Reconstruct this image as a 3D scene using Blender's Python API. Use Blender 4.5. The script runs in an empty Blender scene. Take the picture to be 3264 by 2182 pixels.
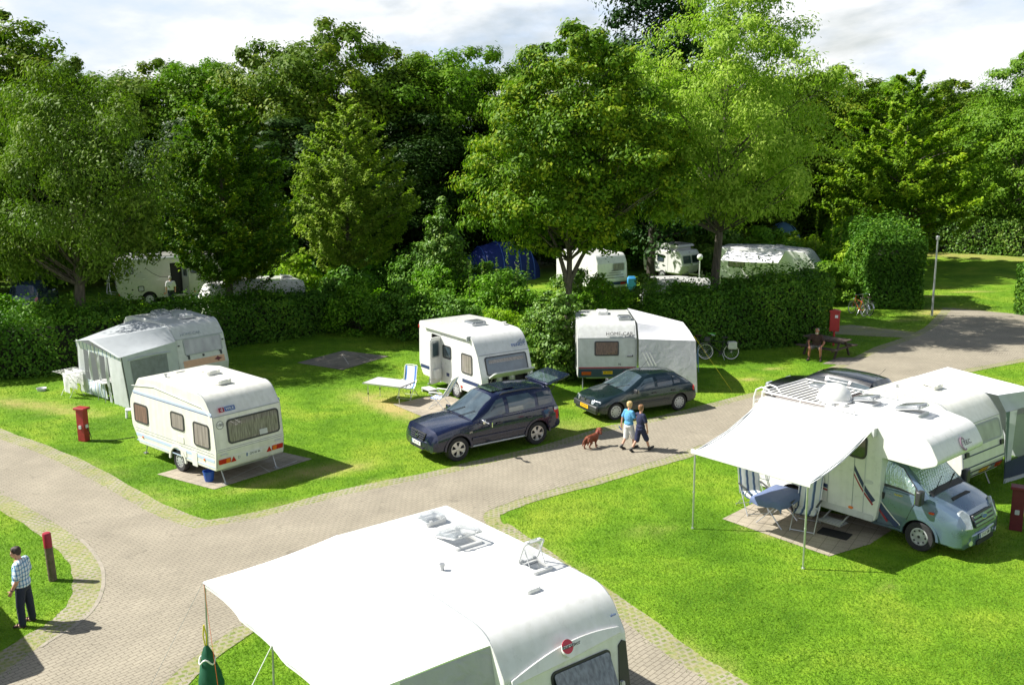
import bpy, bmesh, math, random
import numpy as np
from mathutils import Vector, Matrix, Euler

random.seed(7)
PI = math.pi
SC = bpy.context.scene
COL = SC.collection
DG = bpy.context.evaluated_depsgraph_get

# ------------------------------------------------------------------ helpers
def tag(o, label=None, cat=None, group=None, kind=None):
    if label: o['label'] = label
    if cat: o['category'] = cat
    if group: o['group'] = group
    if kind: o['kind'] = kind
    return o

def empty(name, loc, rz=0.0, label=None, cat=None, group=None):
    o = bpy.data.objects.new(name, None)
    o.empty_display_size = 0.2
    COL.objects.link(o)
    o.location = loc
    o.rotation_euler = (0, 0, rz)
    return tag(o, label, cat, group)

def copy_tree(o, parent=None):
    c = o.copy()
    COL.objects.link(c)
    c.parent = parent
    for ch in list(o.children):
        copy_tree(ch, c)
    return c

def rrect(w, h, r, n=4):
    r = min(r, w / 2 - 1e-4, h / 2 - 1e-4)
    pts = []
    for cx, cy, a0 in ((w/2-r, h/2-r, 0), (-w/2+r, h/2-r, PI/2), (-w/2+r, -h/2+r, PI), (w/2-r, -h/2+r, 1.5*PI)):
        for i in range(n + 1):
            a = a0 + PI/2 * i / n
            pts.append((cx + r*math.cos(a), cy + r*math.sin(a)))
    return pts

def circ(r, n=20, cx=0, cy=0):
    return [(cx + r*math.cos(2*PI*i/n), cy + r*math.sin(2*PI*i/n)) for i in range(n)]

def roundpoly(pts, n=6):
    """pts: (x, z, r) corners; returns outline with rounded corners"""
    out = []
    m = len(pts)
    for i in range(m):
        p = Vector(pts[i][:2]); r = pts[i][2]
        a = (Vector(pts[i-1][:2]) - p); b = (Vector(pts[(i+1) % m][:2]) - p)
        if r <= 0:
            out.append(tuple(p)); continue
        la, lb = a.length, b.length
        a.normalize(); b.normalize()
        ang = a.angle(b)
        d = min(r / math.tan(ang/2), la*.49, lb*.49)
        p0, p1 = p + a*d, p + b*d
        for k in range(n + 1):
            t = k / n
            out.append(tuple((1-t)**2*p0 + 2*t*(1-t)*p + t*t*p1))
    return out

class MB:
    """collects shapes into one mesh"""
    def __init__(s): s.v = []; s.f = []; s.m = []; s.mi = 0
    def add(s, vs, fs):
        b = len(s.v); s.v += [tuple(p) for p in vs]
        for f in fs: s.f.append([b + i for i in f]); s.m.append(s.mi)
        return s
    def box(s, c, d, rot=None):
        x, y, z = d[0]/2, d[1]/2, d[2]/2
        vs = [Vector(p) for p in ((-x,-y,-z),(x,-y,-z),(x,y,-z),(-x,y,-z),(-x,-y,z),(x,-y,z),(x,y,z),(-x,y,z))]
        if rot is not None:
            M = Euler(rot).to_matrix() if not isinstance(rot, Matrix) else rot
            vs = [M @ p for p in vs]
        vs = [p + Vector(c) for p in vs]
        return s.add(vs, [(0,3,2,1),(4,5,6,7),(0,1,5,4),(1,2,6,5),(2,3,7,6),(3,0,4,7)])
    def beam(s, p0, p1, w, h):
        p0, p1 = Vector(p0), Vector(p1); d = p1 - p0
        q = d.to_track_quat('X', 'Z').to_matrix()
        return s.box((p0 + p1)/2, (d.length, w, h), q)
    def tube(s, pts, r, n=8, cap=True):
        pts = [Vector(p) for p in pts]
        rs = r if isinstance(r, (list, tuple)) else [r]*len(pts)
        vs = []; fs = []
        prev = None
        for i, p in enumerate(pts):
            t = (pts[min(i+1, len(pts)-1)] - pts[max(i-1, 0)])
            if t.length < 1e-9: t = Vector((0,0,1))
            t.normalize()
            if prev is None:
                u = t.cross(Vector((0,0,1)))
                if u.length < 1e-3: u = t.cross(Vector((0,1,0)))
            else:
                u = prev - t*prev.dot(t)
                if u.length < 1e-4: u = t.cross(Vector((0,0,1)))
            u.normalize(); prev = u; w = t.cross(u)
            for k in range(n):
                a = 2*PI*k/n
                vs.append(p + (u*math.cos(a) + w*math.sin(a))*rs[i])
        for i in range(len(pts)-1):
            for k in range(n):
                fs.append((i*n+k, i*n+(k+1) % n, (i+1)*n+(k+1) % n, (i+1)*n+k))
        if cap:
            fs.append(tuple(range(n-1, -1, -1))); fs.append(tuple((len(pts)-1)*n + k for k in range(n)))
        return s.add(vs, fs)
    def lathe(s, prof, M=None, n=24, close=False):
        """prof (r, h) about local Z"""
        M = M or Matrix()
        vs = []; fs = []; m = len(prof)
        for i in range(n):
            a = 2*PI*i/n
            for r, h in prof: vs.append(M @ Vector((r*math.cos(a), r*math.sin(a), h)))
        for i in range(n):
            j = (i+1) % n
            for k in range(m if close else m-1):
                l = (k+1) % m
                fs.append((i*m+k, j*m+k, j*m+l, i*m+l))
        return s.add(vs, fs)
    def plate(s, F, pts, d0, d1):
        """outline pts in frame F (U,V,N,O) extruded from d0 to d1 along N"""
        n = len(pts)
        vs = [F @ Vector((x, y, d0)) for x, y in pts] + [F @ Vector((x, y, d1)) for x, y in pts]
        fs = [tuple(range(n, 2*n)), tuple(range(n-1, -1, -1))]
        fs += [(i, (i+1) % n, n+(i+1) % n, n+i) for i in range(n)]
        return s.add(vs, fs)
    def ring(s, F, po, pi, d0, d1):
        n = len(po)
        vs = [F @ Vector((x, y, d)) for d in (d0, d1) for P in (po, pi) for x, y in P]
        fs = []
        for i in range(n):
            j = (i+1) % n
            fs += [(2*n+i, 2*n+j, 3*n+j, 3*n+i), (i, j, 2*n+j, 2*n+i), (n+j, n+i, 3*n+i, 3*n+j), (j, i, n+i, n+j)]
        return s.add(vs, fs)
    def prism(s, prof, y0, y1):
        """(x,z) outline extruded along y"""
        n = len(prof)
        vs = [(x, y0, z) for x, z in prof] + [(x, y1, z) for x, z in prof]
        fs = [tuple(range(n)), tuple(range(2*n-1, n-1, -1))]
        fs += [(i, n+i, n+(i+1) % n, (i+1) % n) for i in range(n)]
        return s.add(vs, fs)
    def grid(s, rows):
        nr, nc = len(rows), len(rows[0])
        vs = [p for r in rows for p in r]
        return s.add(vs, [(i*nc+j, i*nc+j+1, (i+1)*nc+j+1, (i+1)*nc+j) for i in range(nr-1) for j in range(nc-1)])
    def mesh(s, name, mats, smooth=35):
        me = bpy.data.meshes.new(name)
        me.from_pydata(s.v, [], s.f)
        for m in (mats if isinstance(mats, (list, tuple)) else [mats]): me.materials.append(m)
        if any(s.m): me.polygons.foreach_set('material_index', s.m)
        fix_normals(me)
        if smooth:
            me.shade_smooth(); me.set_sharp_from_angle(angle=math.radians(smooth))
        me.update()
        return me
    def build(s, name, mats, parent=None, smooth=35, bevel=0, seg=2):
        o = bpy.data.objects.new(name, s.mesh(name, mats, smooth))
        COL.objects.link(o); o.parent = parent
        if bevel:
            b = o.modifiers.new('bevel', 'BEVEL'); b.width = bevel; b.segments = seg; b.limit_method = 'ANGLE'; b.angle_limit = math.radians(50)
            b.harden_normals = False
        return o

def fix_normals(me):
    bm = bmesh.new(); bm.from_mesh(me)
    bmesh.ops.recalc_face_normals(bm, faces=bm.faces)
    bm.to_mesh(me); bm.free()

def frame(o, u, v):
    u, v = Vector(u).normalized(), Vector(v)
    n = u.cross(v).normalized(); v = n.cross(u)
    M = Matrix.Identity(4)
    for i in range(3): M[i][0], M[i][1], M[i][2], M[i][3] = u[i], v[i], n[i], o[i]
    return M

def bake(o):
    """apply an object's modifiers"""
    me = bpy.data.meshes.new_from_object(o.evaluated_get(DG()))
    old = o.data
    o.modifiers.clear(); o.data = me
    me.name = old.name
    bpy.data.meshes.remove(old)
    return o

def text(name, s, size, F, mat, parent, align='CENTER', extr=.003, shear=0, d=.004, sx=1.0):
    cu = bpy.data.curves.new('txt', 'FONT')
    cu.body = s; cu.size = size; cu.align_x = align; cu.align_y = 'CENTER'; cu.extrude = extr; cu.shear = shear; cu.resolution_u = 2
    t = bpy.data.objects.new('txt', cu); COL.objects.link(t)
    me = bpy.data.meshes.new_from_object(t.evaluated_get(DG()))
    bpy.data.objects.remove(t); bpy.data.curves.remove(cu)
    me.transform(F @ Matrix.Translation((0, 0, d)) @ Matrix.Diagonal((sx, 1, 1, 1)))
    me.materials.clear(); me.materials.append(mat); me.name = name
    o = bpy.data.objects.new(name, me); COL.objects.link(o); o.parent = parent
    return o

def blob(name, prims, mat, parent=None, voxel=.014, smooth_it=3):
    """union of capsules / ellipsoids as ONE continuous surface"""
    mb = MB()
    for p in prims:
        if p[0] == 'c':
            _, a, b, ra, rb = p
            a, b = Vector(a), Vector(b); d = b - a; L = max(d.length, 1e-4)
            M = Matrix.Translation(a) @ d.to_track_quat('Z', 'Y').to_matrix().to_4x4()
            prof = [(max(1e-4, ra*math.sin(k*PI/8)), -ra*math.cos(k*PI/8)) for k in range(5)]
            prof += [(max(1e-4, rb*math.cos(k*PI/8)), L + rb*math.sin(k*PI/8)) for k in range(5)]
            mb.lathe(prof, M, 12)
        else:
            _, c, r, rot = p
            M = Matrix.Translation(c) @ Euler(rot).to_matrix().to_4x4() @ Matrix.Diagonal((*r, 1))
            mb.lathe([(max(1e-4, math.sin(k*PI/10)), -math.cos(k*PI/10)) for k in range(11)], M, 16)
    bm = bmesh.new()
    me = bpy.data.meshes.new(name); me.from_pydata(mb.v, [], mb.f)
    bm.from_mesh(me); bmesh.ops.remove_doubles(bm, verts=bm.verts, dist=2e-4); bmesh.ops.recalc_face_normals(bm, faces=bm.faces)
    bm.to_mesh(me); bm.free()
    o = bpy.data.objects.new(name, me); COL.objects.link(o)
    me.materials.append(mat)
    r = o.modifiers.new('r', 'REMESH'); r.mode = 'VOXEL'; r.voxel_size = voxel; r.use_smooth_shade = True
    if smooth_it:
        sm = o.modifiers.new('s', 'SMOOTH'); sm.factor = .5; sm.iterations = smooth_it
    bake(o)
    if not o.data.materials: o.data.materials.append(mat)
    o.data.shade_smooth()
    o.parent = parent
    return o

# ------------------------------------------------------------------ materials
def nodes(name):
    m = bpy.data.materials.new(name); m.use_nodes = True
    nt = m.node_tree
    return m, nt, nt.nodes, nt.links, nt.nodes['Principled BSDF']

def ND(N, t, **kw):
    n = N.new(t)
    for k, v in kw.items():
        if k in n.inputs: n.inputs[k].default_value = v
        else: setattr(n, k, v)
    return n

def ramp(N, stops):
    r = N.new('ShaderNodeValToRGB')
    e = r.color_ramp.elements
    while len(e) < len(stops): e.new(.5)
    for i, (p, c) in enumerate(stops):
        e[i].position = p; e[i].color = (*c, 1) if len(c) == 3 else c
    return r

def mat(name, col, rough=.5, metal=0., noise=.08, ns=6., coat=0., spec=.5, bump=0., bs=60., alpha=1., trans=0., streak=0.):
    m = mat0(name, col, rough, metal, noise, ns, coat, spec, bump, bs, alpha, trans)
    if streak:
        N, L = m.node_tree.nodes, m.node_tree.links; b = N['Principled BSDF']; tc = N.new('ShaderNodeTexCoord'); mp = N.new('ShaderNodeMapping'); mp.inputs['Scale'].default_value = (7, 7, .5); L.new(tc.outputs['Object'], mp.inputs[0])
        n = ND(N, 'ShaderNodeTexNoise', Scale=1., Detail=5., Distortion=.2); L.new(mp.outputs[0], n.inputs['Vector'])
        r = ramp(N, [(.38, (1-streak, 1-streak, 1-streak*1.25)), (.58, (1, 1, 1))]); L.new(n.outputs['Fac'], r.inputs['Fac'])
        x = N.new('ShaderNodeMix'); x.data_type = 'RGBA'; x.blend_type = 'MULTIPLY'; x.inputs[0].default_value = 1; L.new(b.inputs['Base Color'].links[0].from_socket, x.inputs[6]); L.new(r.outputs[0], x.inputs[7]); L.new(x.outputs[2], b.inputs['Base Color'])
    return m

def mat0(name, col, rough=.5, metal=0., noise=.08, ns=6., coat=0., spec=.5, bump=0., bs=60., alpha=1., trans=0.):
    m, nt, N, L, b = nodes(name)
    tc = N.new('ShaderNodeTexCoord')
    if noise:
        n = ND(N, 'ShaderNodeTexNoise', Scale=ns, Detail=4.)
        L.new(tc.outputs['Object'], n.inputs['Vector'])
        r = ramp(N, [(.3, [c*(1-noise) for c in col]), (.7, [min(1, c*(1+noise)) for c in col])])
        L.new(n.outputs['Fac'], r.inputs['Fac']); L.new(r.outputs['Color'], b.inputs['Base Color'])
        rr = ND(N, 'ShaderNodeMapRange'); rr.inputs['To Min'].default_value = rough*.85; rr.inputs['To Max'].default_value = min(1, rough*1.2)
        L.new(n.outputs['Fac'], rr.inputs['Value']); L.new(rr.outputs['Result'], b.inputs['Roughness'])
    else:
        b.inputs['Base Color'].default_value = (*col, 1); b.inputs['Roughness'].default_value = rough
    b.inputs['Metallic'].default_value = metal
    b.inputs['Coat Weight'].default_value = coat; b.inputs['Coat Roughness'].default_value = .05
    b.inputs['Specular IOR Level'].default_value = spec
    b.inputs['Alpha'].default_value = alpha
    b.inputs['Transmission Weight'].default_value = trans
    if bump:
        n2 = ND(N, 'ShaderNodeTexNoise', Scale=bs, Detail=3.)
        L.new(tc.outputs['Object'], n2.inputs['Vector'])
        bp = ND(N, 'ShaderNodeBump', Strength=bump, Distance=.02)
        L.new(n2.outputs['Fac'], bp.inputs['Height']); L.new(bp.outputs['Normal'], b.inputs['Normal'])
    return m

def cloth(name, col, trans=.25, bump=.3, bs=3.):
    m, nt, N, L, b = nodes(name)
    tc = N.new('ShaderNodeTexCoord')
    n = ND(N, 'ShaderNodeTexNoise', Scale=bs, Detail=5., Distortion=.6)
    L.new(tc.outputs['Object'], n.inputs['Vector'])
    r = ramp(N, [(.3, [c*.93 for c in col]), (.7, [min(1, c*1.04) for c in col])])
    L.new(n.outputs['Fac'], r.inputs['Fac']); L.new(r.outputs['Color'], b.inputs['Base Color'])
    b.inputs['Roughness'].default_value = .75
    bp = ND(N, 'ShaderNodeBump', Strength=bump, Distance=.05)
    L.new(n.outputs['Fac'], bp.inputs['Height']); L.new(bp.outputs['Normal'], b.inputs['Normal'])
    t = N.new('ShaderNodeBsdfTranslucent'); L.new(r.outputs['Color'], t.inputs['Color'])
    mx = ND(N, 'ShaderNodeMixShader', Fac=trans)
    L.new(b.outputs[0], mx.inputs[1]); L.new(t.outputs[0], mx.inputs[2])
    L.new(mx.outputs[0], N['Material Output'].inputs['Surface'])
    return m

def striped(name, cols, width, axis=0, rough=.8, spec=.3):
    """hard stripes along one object axis: cols = list of (share, colour)"""
    m, nt, N, L, b = nodes(name)
    tc = N.new('ShaderNodeTexCoord'); sx = N.new('ShaderNodeSeparateXYZ')
    L.new(tc.outputs['Object'], sx.inputs[0])
    d = ND(N, 'ShaderNodeMath', operation='DIVIDE'); d.inputs[1].default_value = width
    L.new(sx.outputs[axis], d.inputs[0])
    fr = ND(N, 'ShaderNodeMath', operation='FRACT'); L.new(d.outputs[0], fr.inputs[0])
    stops = []; p = 0
    for sh, c in cols: stops.append((p, c)); p += sh
    r = ramp(N, stops); r.color_ramp.interpolation = 'CONSTANT'
    L.new(fr.outputs[0], r.inputs['Fac']); L.new(r.outputs['Color'], b.inputs['Base Color'])
    b.inputs['Roughness'].default_value = rough; b.inputs['Specular IOR Level'].default_value = spec
    return m

def curtain_glass(name, c0, c1, sc=40., coat=1.0, axis='X'):
    """curtained caravan window behind acrylic glass"""
    m, nt, N, L, b = nodes(name)
    tc = N.new('ShaderNodeTexCoord')
    mp = N.new('ShaderNodeMapping'); mp.inputs['Scale'].default_value = (sc, sc, 1.2)
    L.new(tc.outputs['Object'], mp.inputs['Vector'])
    n = ND(N, 'ShaderNodeTexNoise', Scale=1.0, Detail=3., Distortion=.3)
    L.new(mp.outputs[0], n.inputs['Vector'])
    r = ramp(N, [(.35, c0), (.65, c1)])
    L.new(n.outputs['Fac'], r.inputs['Fac']); L.new(r.outputs['Color'], b.inputs['Base Color'])
    b.inputs['Roughness'].default_value = .6
    b.inputs['Coat Weight'].default_value = coat; b.inputs['Coat Roughness'].default_value = .03
    return m

M = {}
M['white'] = mat('white_gelcoat', (.72,.72,.70), .28, noise=.04, coat=.35, streak=.06)
M['cream'] = mat('cream_sheet', (.74,.735,.67), .33, noise=.05, coat=.25, streak=.08)
M['greywhite'] = mat('dusty_white_sheet', (.56,.57,.55), .4, noise=.08, coat=.1, streak=.07)
M['beige'] = mat('champagne_paint', (.45,.45,.40), .35, metal=.3, noise=.05, coat=.4)
M['trim'] = mat('grey_trim', (.32,.34,.35), .45)
M['lighttrim'] = mat('light_grey_trim', (.55,.56,.56), .4)
M['black'] = mat('black_rubber', (.02,.02,.022), .6)
M['dark'] = mat('dark_plastic', (.035,.037,.04), .45)
M['tyre'] = mat('tyre_rubber', (.022,.022,.024), .75, bump=.4, bs=40)
M['alu'] = mat('silver_alloy', (.62,.63,.65), .3, metal=.8)
M['hub'] = mat('hubcap_plastic', (.50,.51,.53), .4, metal=.4)
M['chrome'] = mat('chrome', (.8,.8,.82), .12, metal=1., noise=0)
M['steel'] = mat('galvanised_steel', (.42,.43,.44), .4, metal=.7)
M['glass'] = mat('dark_car_glass', (.018,.028,.034), .05, noise=0, coat=1., spec=.8)
M['glassblue'] = mat('tinted_glass', (.05,.075,.09), .04, noise=.3, ns=3, coat=1., spec=.8)
M['acryl'] = mat('clear_acrylic', (.42,.46,.49), .08, noise=0, spec=.6, alpha=.42)
M['acrylgrey'] = mat('smoked_acrylic', (.22,.24,.26), .12, noise=.2, coat=.8, alpha=.8)
M['lamp'] = mat('headlamp_lens', (.50,.54,.57), .12, metal=.4, noise=.3, ns=9, coat=1.)
M['red'] = mat('red_lens', (.5,.02,.015), .2, noise=.15, ns=20, coat=.8)
M['orange'] = mat('orange_lens', (.75,.18,.02), .25, noise=0, coat=.5)
M['redpaint'] = mat('dark_red_paint', (.30,.022,.022), .5, noise=.18, ns=9)
M['maroon'] = mat('maroon_paint', (.13,.012,.02), .5, noise=.18, ns=9)
M['yellowplate'] = mat('yellow_plate', (.80,.45,.02), .4, noise=0)
M['whiteplate'] = mat('white_plate', (.75,.76,.74), .4, noise=0)
M['ink'] = mat('black_ink', (.015,.015,.018), .5, noise=0)
M['blueink'] = mat('blue_ink', (.03,.09,.30), .5, noise=0)
M['navy'] = mat('navy_stripe', (.03,.045,.12), .4, noise=0)
M['bluestripe'] = mat('blue_stripe', (.05,.12,.32), .4, noise=0)
M['paleblue'] = mat('pale_blue_stripe', (.45,.55,.70), .4, noise=0)
M['redstripe'] = mat('red_stripe', (.30,.02,.04), .4, noise=0)
M['salmon'] = mat('salmon_sheet', (.62,.36,.24), .5, noise=.08)
M['greydecal'] = mat('grey_decal', (.30,.33,.37), .45, noise=0)
M['mlblue'] = mat('dark_blue_metallic', (.007,.012,.046), .26, metal=.4, noise=.12, coat=1.)
M['pgreen'] = mat('dark_green_metallic', (.008,.022,.026), .28, metal=.4, noise=.12, coat=1.)
M['transit'] = mat('light_blue_metallic', (.145,.215,.30), .28, metal=.55, noise=.06, coat=1.)
M['carblue'] = mat('slate_blue_paint', (.04,.07,.12), .3, metal=.3, coat=1.)
M['carsilver'] = mat('silver_paint', (.42,.45,.48), .3, metal=.5, coat=1.)
M['carblack'] = mat('black_paint', (.012,.014,.018), .25, metal=.2, coat=1.)
M['curtain'] = curtain_glass('curtained_window', (.12,.105,.09), (.30,.27,.24))
M['curtain2'] = curtain_glass('brown_curtained_window', (.06,.028,.018), (.20,.10,.06))
M['curtain3'] = curtain_glass('grey_blind_window', (.30,.29,.33), (.42,.41,.45), sc=3)
M['curtain4'] = curtain_glass('dim_blue_window', (.04,.06,.09), (.16,.19,.24), sc=18)
M['canvas'] = cloth('white_canvas', (.74,.74,.745), .12)
M['canvasgrey'] = cloth('grey_canvas', (.44,.47,.49), .15)
M['canvasgrey2'] = cloth('light_grey_canvas', (.56,.59,.60), .15)
M['canvaspale'] = cloth('pale_lilac_canvas', (.60,.60,.64), .15)
M['mesh'] = mat('grey_window_foil', (.22,.24,.26), .35, noise=.2, alpha=.75)
M['clearfoil'] = mat('clear_window_foil', (.35,.42,.40), .15, noise=.2, alpha=.4)
M['greencanvas'] = cloth('green_bag_cloth', (.006,.09,.045), .05)
M['lime'] = cloth('lime_groundsheet', (.17,.42,.05), 0., bump=.6, bs=2)
M['bluetent'] = cloth('blue_tent_cloth', (.012,.035,.22), .3)
M['lighttent'] = cloth('light_blue_tent_cloth', (.22,.42,.72), .4)
M['whitecloth'] = cloth('white_linen', (.78,.78,.78), .2)
M['bluecloth'] = cloth('blue_tablecloth', (.12,.16,.30), .05, bs=9)
M['bluetowel'] = cloth('light_blue_towel', (.25,.42,.62), .1)
M['skin'] = mat('skin', (.52,.28,.19), .5, noise=.06)
M['skintan'] = mat('tanned_skin', (.36,.15,.085), .5, noise=.06)
M['hairblond'] = mat('blond_hair', (.55,.38,.17), .6, noise=.25, ns=40)
M['hairbrown'] = mat('light_brown_hair', (.22,.11,.045), .6, noise=.25, ns=40)
M['hairdark'] = mat('dark_brown_hair', (.035,.022,.016), .6, noise=.25, ns=40)
M['hairgrey'] = mat('grey_hair', (.35,.33,.30), .6, noise=.2, ns=40)
M['denim'] = mat('dark_denim', (.014,.02,.04), .8, noise=.2, ns=30, bump=.7, bs=22)
M['navycloth'] = mat('navy_cloth', (.014,.02,.06), .85, noise=.15, ns=20, bump=.7, bs=22)
M['cyancloth'] = mat('light_blue_cloth', (.10,.33,.58), .85, noise=.12, ns=15, bump=.7, bs=22)
M['browncloth'] = mat('brown_cloth', (.05,.025,.02), .85, noise=.2, ns=20, bump=.7, bs=22)
M['greycloth'] = mat('grey_shorts', (.13,.12,.11), .85, noise=.2, ns=20, bump=.7, bs=22)
M['whiteshirt'] = mat('white_shirt', (.62,.60,.60), .85, noise=.1, ns=15, bump=.7, bs=22)
M['shoe'] = mat('black_shoe', (.02,.02,.022), .6)
M['dogfur'] = mat('chestnut_fur', (.17,.038,.012), .6, noise=.4, ns=25, bump=.6, bs=50)
M['wood'] = mat('weathered_wood', (.075,.055,.042), .8, noise=.35, ns=12, bump=.4, bs=25)
M['postwood'] = mat('brown_post_wood', (.13,.10,.065), .8, noise=.35, ns=10, bump=.4, bs=25)
M['bucket'] = mat('blue_bucket_plastic', (.02,.09,.42), .35, noise=.06)
M['whiteplastic'] = mat('white_plastic', (.78,.78,.76), .35, noise=.04)
M['yellow'] = mat('yellow_strap', (.75,.62,.03), .5)
M['doormat'] = mat('black_doormat', (.012,.012,.013), .95, bump=.6, bs=90)
M['padstripe'] = striped('striped_cushion', [(.3,(.62,.62,.60)),(.25,(.06,.09,.17)),(.12,(.30,.36,.45)),(.33,(.05,.08,.16))], .16, 1)
M['slatstripe'] = striped('blue_white_sling', [(.16,(.10,.22,.58)),(.68,(.75,.76,.78)),(.16,(.10,.22,.58))], .46, 1)
M['rackstripe'] = M['alu']
M['orangepaint'] = mat('orange_paint', (.65,.12,.02), .4)
M['basket'] = mat('pannier_canvas', (.55,.56,.50), .7)
M['greenplastic'] = mat('green_plastic', (.12,.5,.04), .5)

def foil_quilt():
    m, nt, N, L, b = nodes('quilted_silver_foil')
    tc = N.new('ShaderNodeTexCoord')
    mp = N.new('ShaderNodeMapping'); mp.inputs['Rotation'].default_value = (0, 0, .78); mp.inputs['Scale'].default_value = (14, 14, 14)
    L.new(tc.outputs['Object'], mp.inputs['Vector'])
    v = ND(N, 'ShaderNodeTexBrick'); v.offset = 0; v.inputs['Scale'].default_value = 1; v.inputs['Brick Width'].default_value = 1; v.inputs['Row Height'].default_value = 1; v.inputs['Mortar Size'].default_value = .30; v.inputs['Mortar Smooth'].default_value = 1.
    L.new(mp.outputs[0], v.inputs['Vector'])
    bp = ND(N, 'ShaderNodeBump', Strength=.28, Distance=.03); L.new(v.outputs['Fac'], bp.inputs['Height'])
    n = ND(N, 'ShaderNodeTexNoise', Scale=1.3, Detail=2.); L.new(mp.outputs[0], n.inputs['Vector'])
    b2 = ND(N, 'ShaderNodeBump', Strength=.22, Distance=.05); L.new(n.outputs['Fac'], b2.inputs['Height']); L.new(b2.outputs['Normal'], bp.inputs['Normal'])
    L.new(bp.outputs['Normal'], b.inputs['Normal'])
    b.inputs['Base Color'].default_value = (.42,.55,.50,1); b.inputs['Metallic'].default_value = .75; b.inputs['Roughness'].default_value = .25
    b.inputs['Coat Weight'].default_value = .5
    return m
M['foil'] = foil_quilt()

def plaid():
    m, nt, N, L, b = nodes('blue_check_shirt')
    tc = N.new('ShaderNodeTexCoord'); sx = N.new('ShaderNodeSeparateXYZ'); L.new(tc.outputs['Object'], sx.inputs[0])
    cols = []
    ang = ND(N, 'ShaderNodeMath', operation='ADD'); L.new(sx.outputs[0], ang.inputs[0]); L.new(sx.outputs[1], ang.inputs[1])
    for src, w in ((ang.outputs[0], .085), (sx.outputs[2], .085)):
        d = ND(N, 'ShaderNodeMath', operation='DIVIDE'); d.inputs[1].default_value = w; L.new(src, d.inputs[0])
        f = ND(N, 'ShaderNodeMath', operation='FRACT'); L.new(d.outputs[0], f.inputs[0])
        r = ramp(N, [(0, (.80,.84,.86)), (.35, (.30,.55,.75)), (.55, (.05,.12,.28)), (.68, (.80,.84,.86))]); r.color_ramp.interpolation = 'CONSTANT'
        L.new(f.outputs[0], r.inputs['Fac']); cols.append(r)
    mx = N.new('ShaderNodeMix'); mx.data_type = 'RGBA'; mx.blend_type = 'MULTIPLY'; mx.inputs[0].default_value = .85
    L.new(cols[0].outputs[0], mx.inputs[6]); L.new(cols[1].outputs[0], mx.inputs[7])
    L.new(mx.outputs[2], b.inputs['Base Color']); b.inputs['Roughness'].default_value = .85
    return m
M['plaid'] = plaid()

def bark(name, col):
    m, nt, N, L, b = nodes(name)
    tc = N.new('ShaderNodeTexCoord')
    mp = N.new('ShaderNodeMapping'); mp.inputs['Scale'].default_value = (9, 9, 1.6); L.new(tc.outputs['Object'], mp.inputs['Vector'])
    n = ND(N, 'ShaderNodeTexNoise', Scale=1.5, Detail=6.); L.new(mp.outputs[0], n.inputs['Vector'])
    r = ramp(N, [(.3, [c*.5 for c in col]), (.55, col), (.75, [c*1.5 for c in col])])
    L.new(n.outputs['Fac'], r.inputs['Fac']); L.new(r.outputs['Color'], b.inputs['Base Color']); b.inputs['Roughness'].default_value = .9
    bp = ND(N, 'ShaderNodeBump', Strength=.8, Distance=.05); L.new(n.outputs['Fac'], bp.inputs['Height']); L.new(bp.outputs['Normal'], b.inputs['Normal'])
    return m
M['bark'] = bark('grey_brown_bark', (.11,.095,.07))
M['barkdark'] = bark('dark_bark', (.06,.05,.04))

def foliage(name, c0, c1, c2, trans=.34, gloss=.12):
    """leaf colour runs c0..c2 with the tint stored on each leaf"""
    m, nt, N, L, b = nodes(name)
    a = N.new('ShaderNodeAttribute'); a.attribute_name = 'tint'
    r = ramp(N, [(0, c0), (.5, c1), (1, c2)])
    L.new(a.outputs['Fac'], r.inputs['Fac']); L.new(r.outputs['Color'], b.inputs['Base Color'])
    b.inputs['Roughness'].default_value = .5; b.inputs['Specular IOR Level'].default_value = gloss
    g = ND(N, 'ShaderNodeMix'); g.data_type = 'RGBA'; g.blend_type = 'MULTIPLY'; g.inputs[0].default_value = 1.
    L.new(r.outputs['Color'], g.inputs[6]); g.inputs[7].default_value = (1.0, 1.3, .35, 1)
    t = N.new('ShaderNodeBsdfTranslucent'); L.new(g.outputs[2], t.inputs['Color'])
    mx = ND(N, 'ShaderNodeMixShader', Fac=trans)
    L.new(b.outputs[0], mx.inputs[1]); L.new(t.outputs[0], mx.inputs[2])
    L.new(mx.outputs[0], N['Material Output'].inputs['Surface'])
    return m
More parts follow.
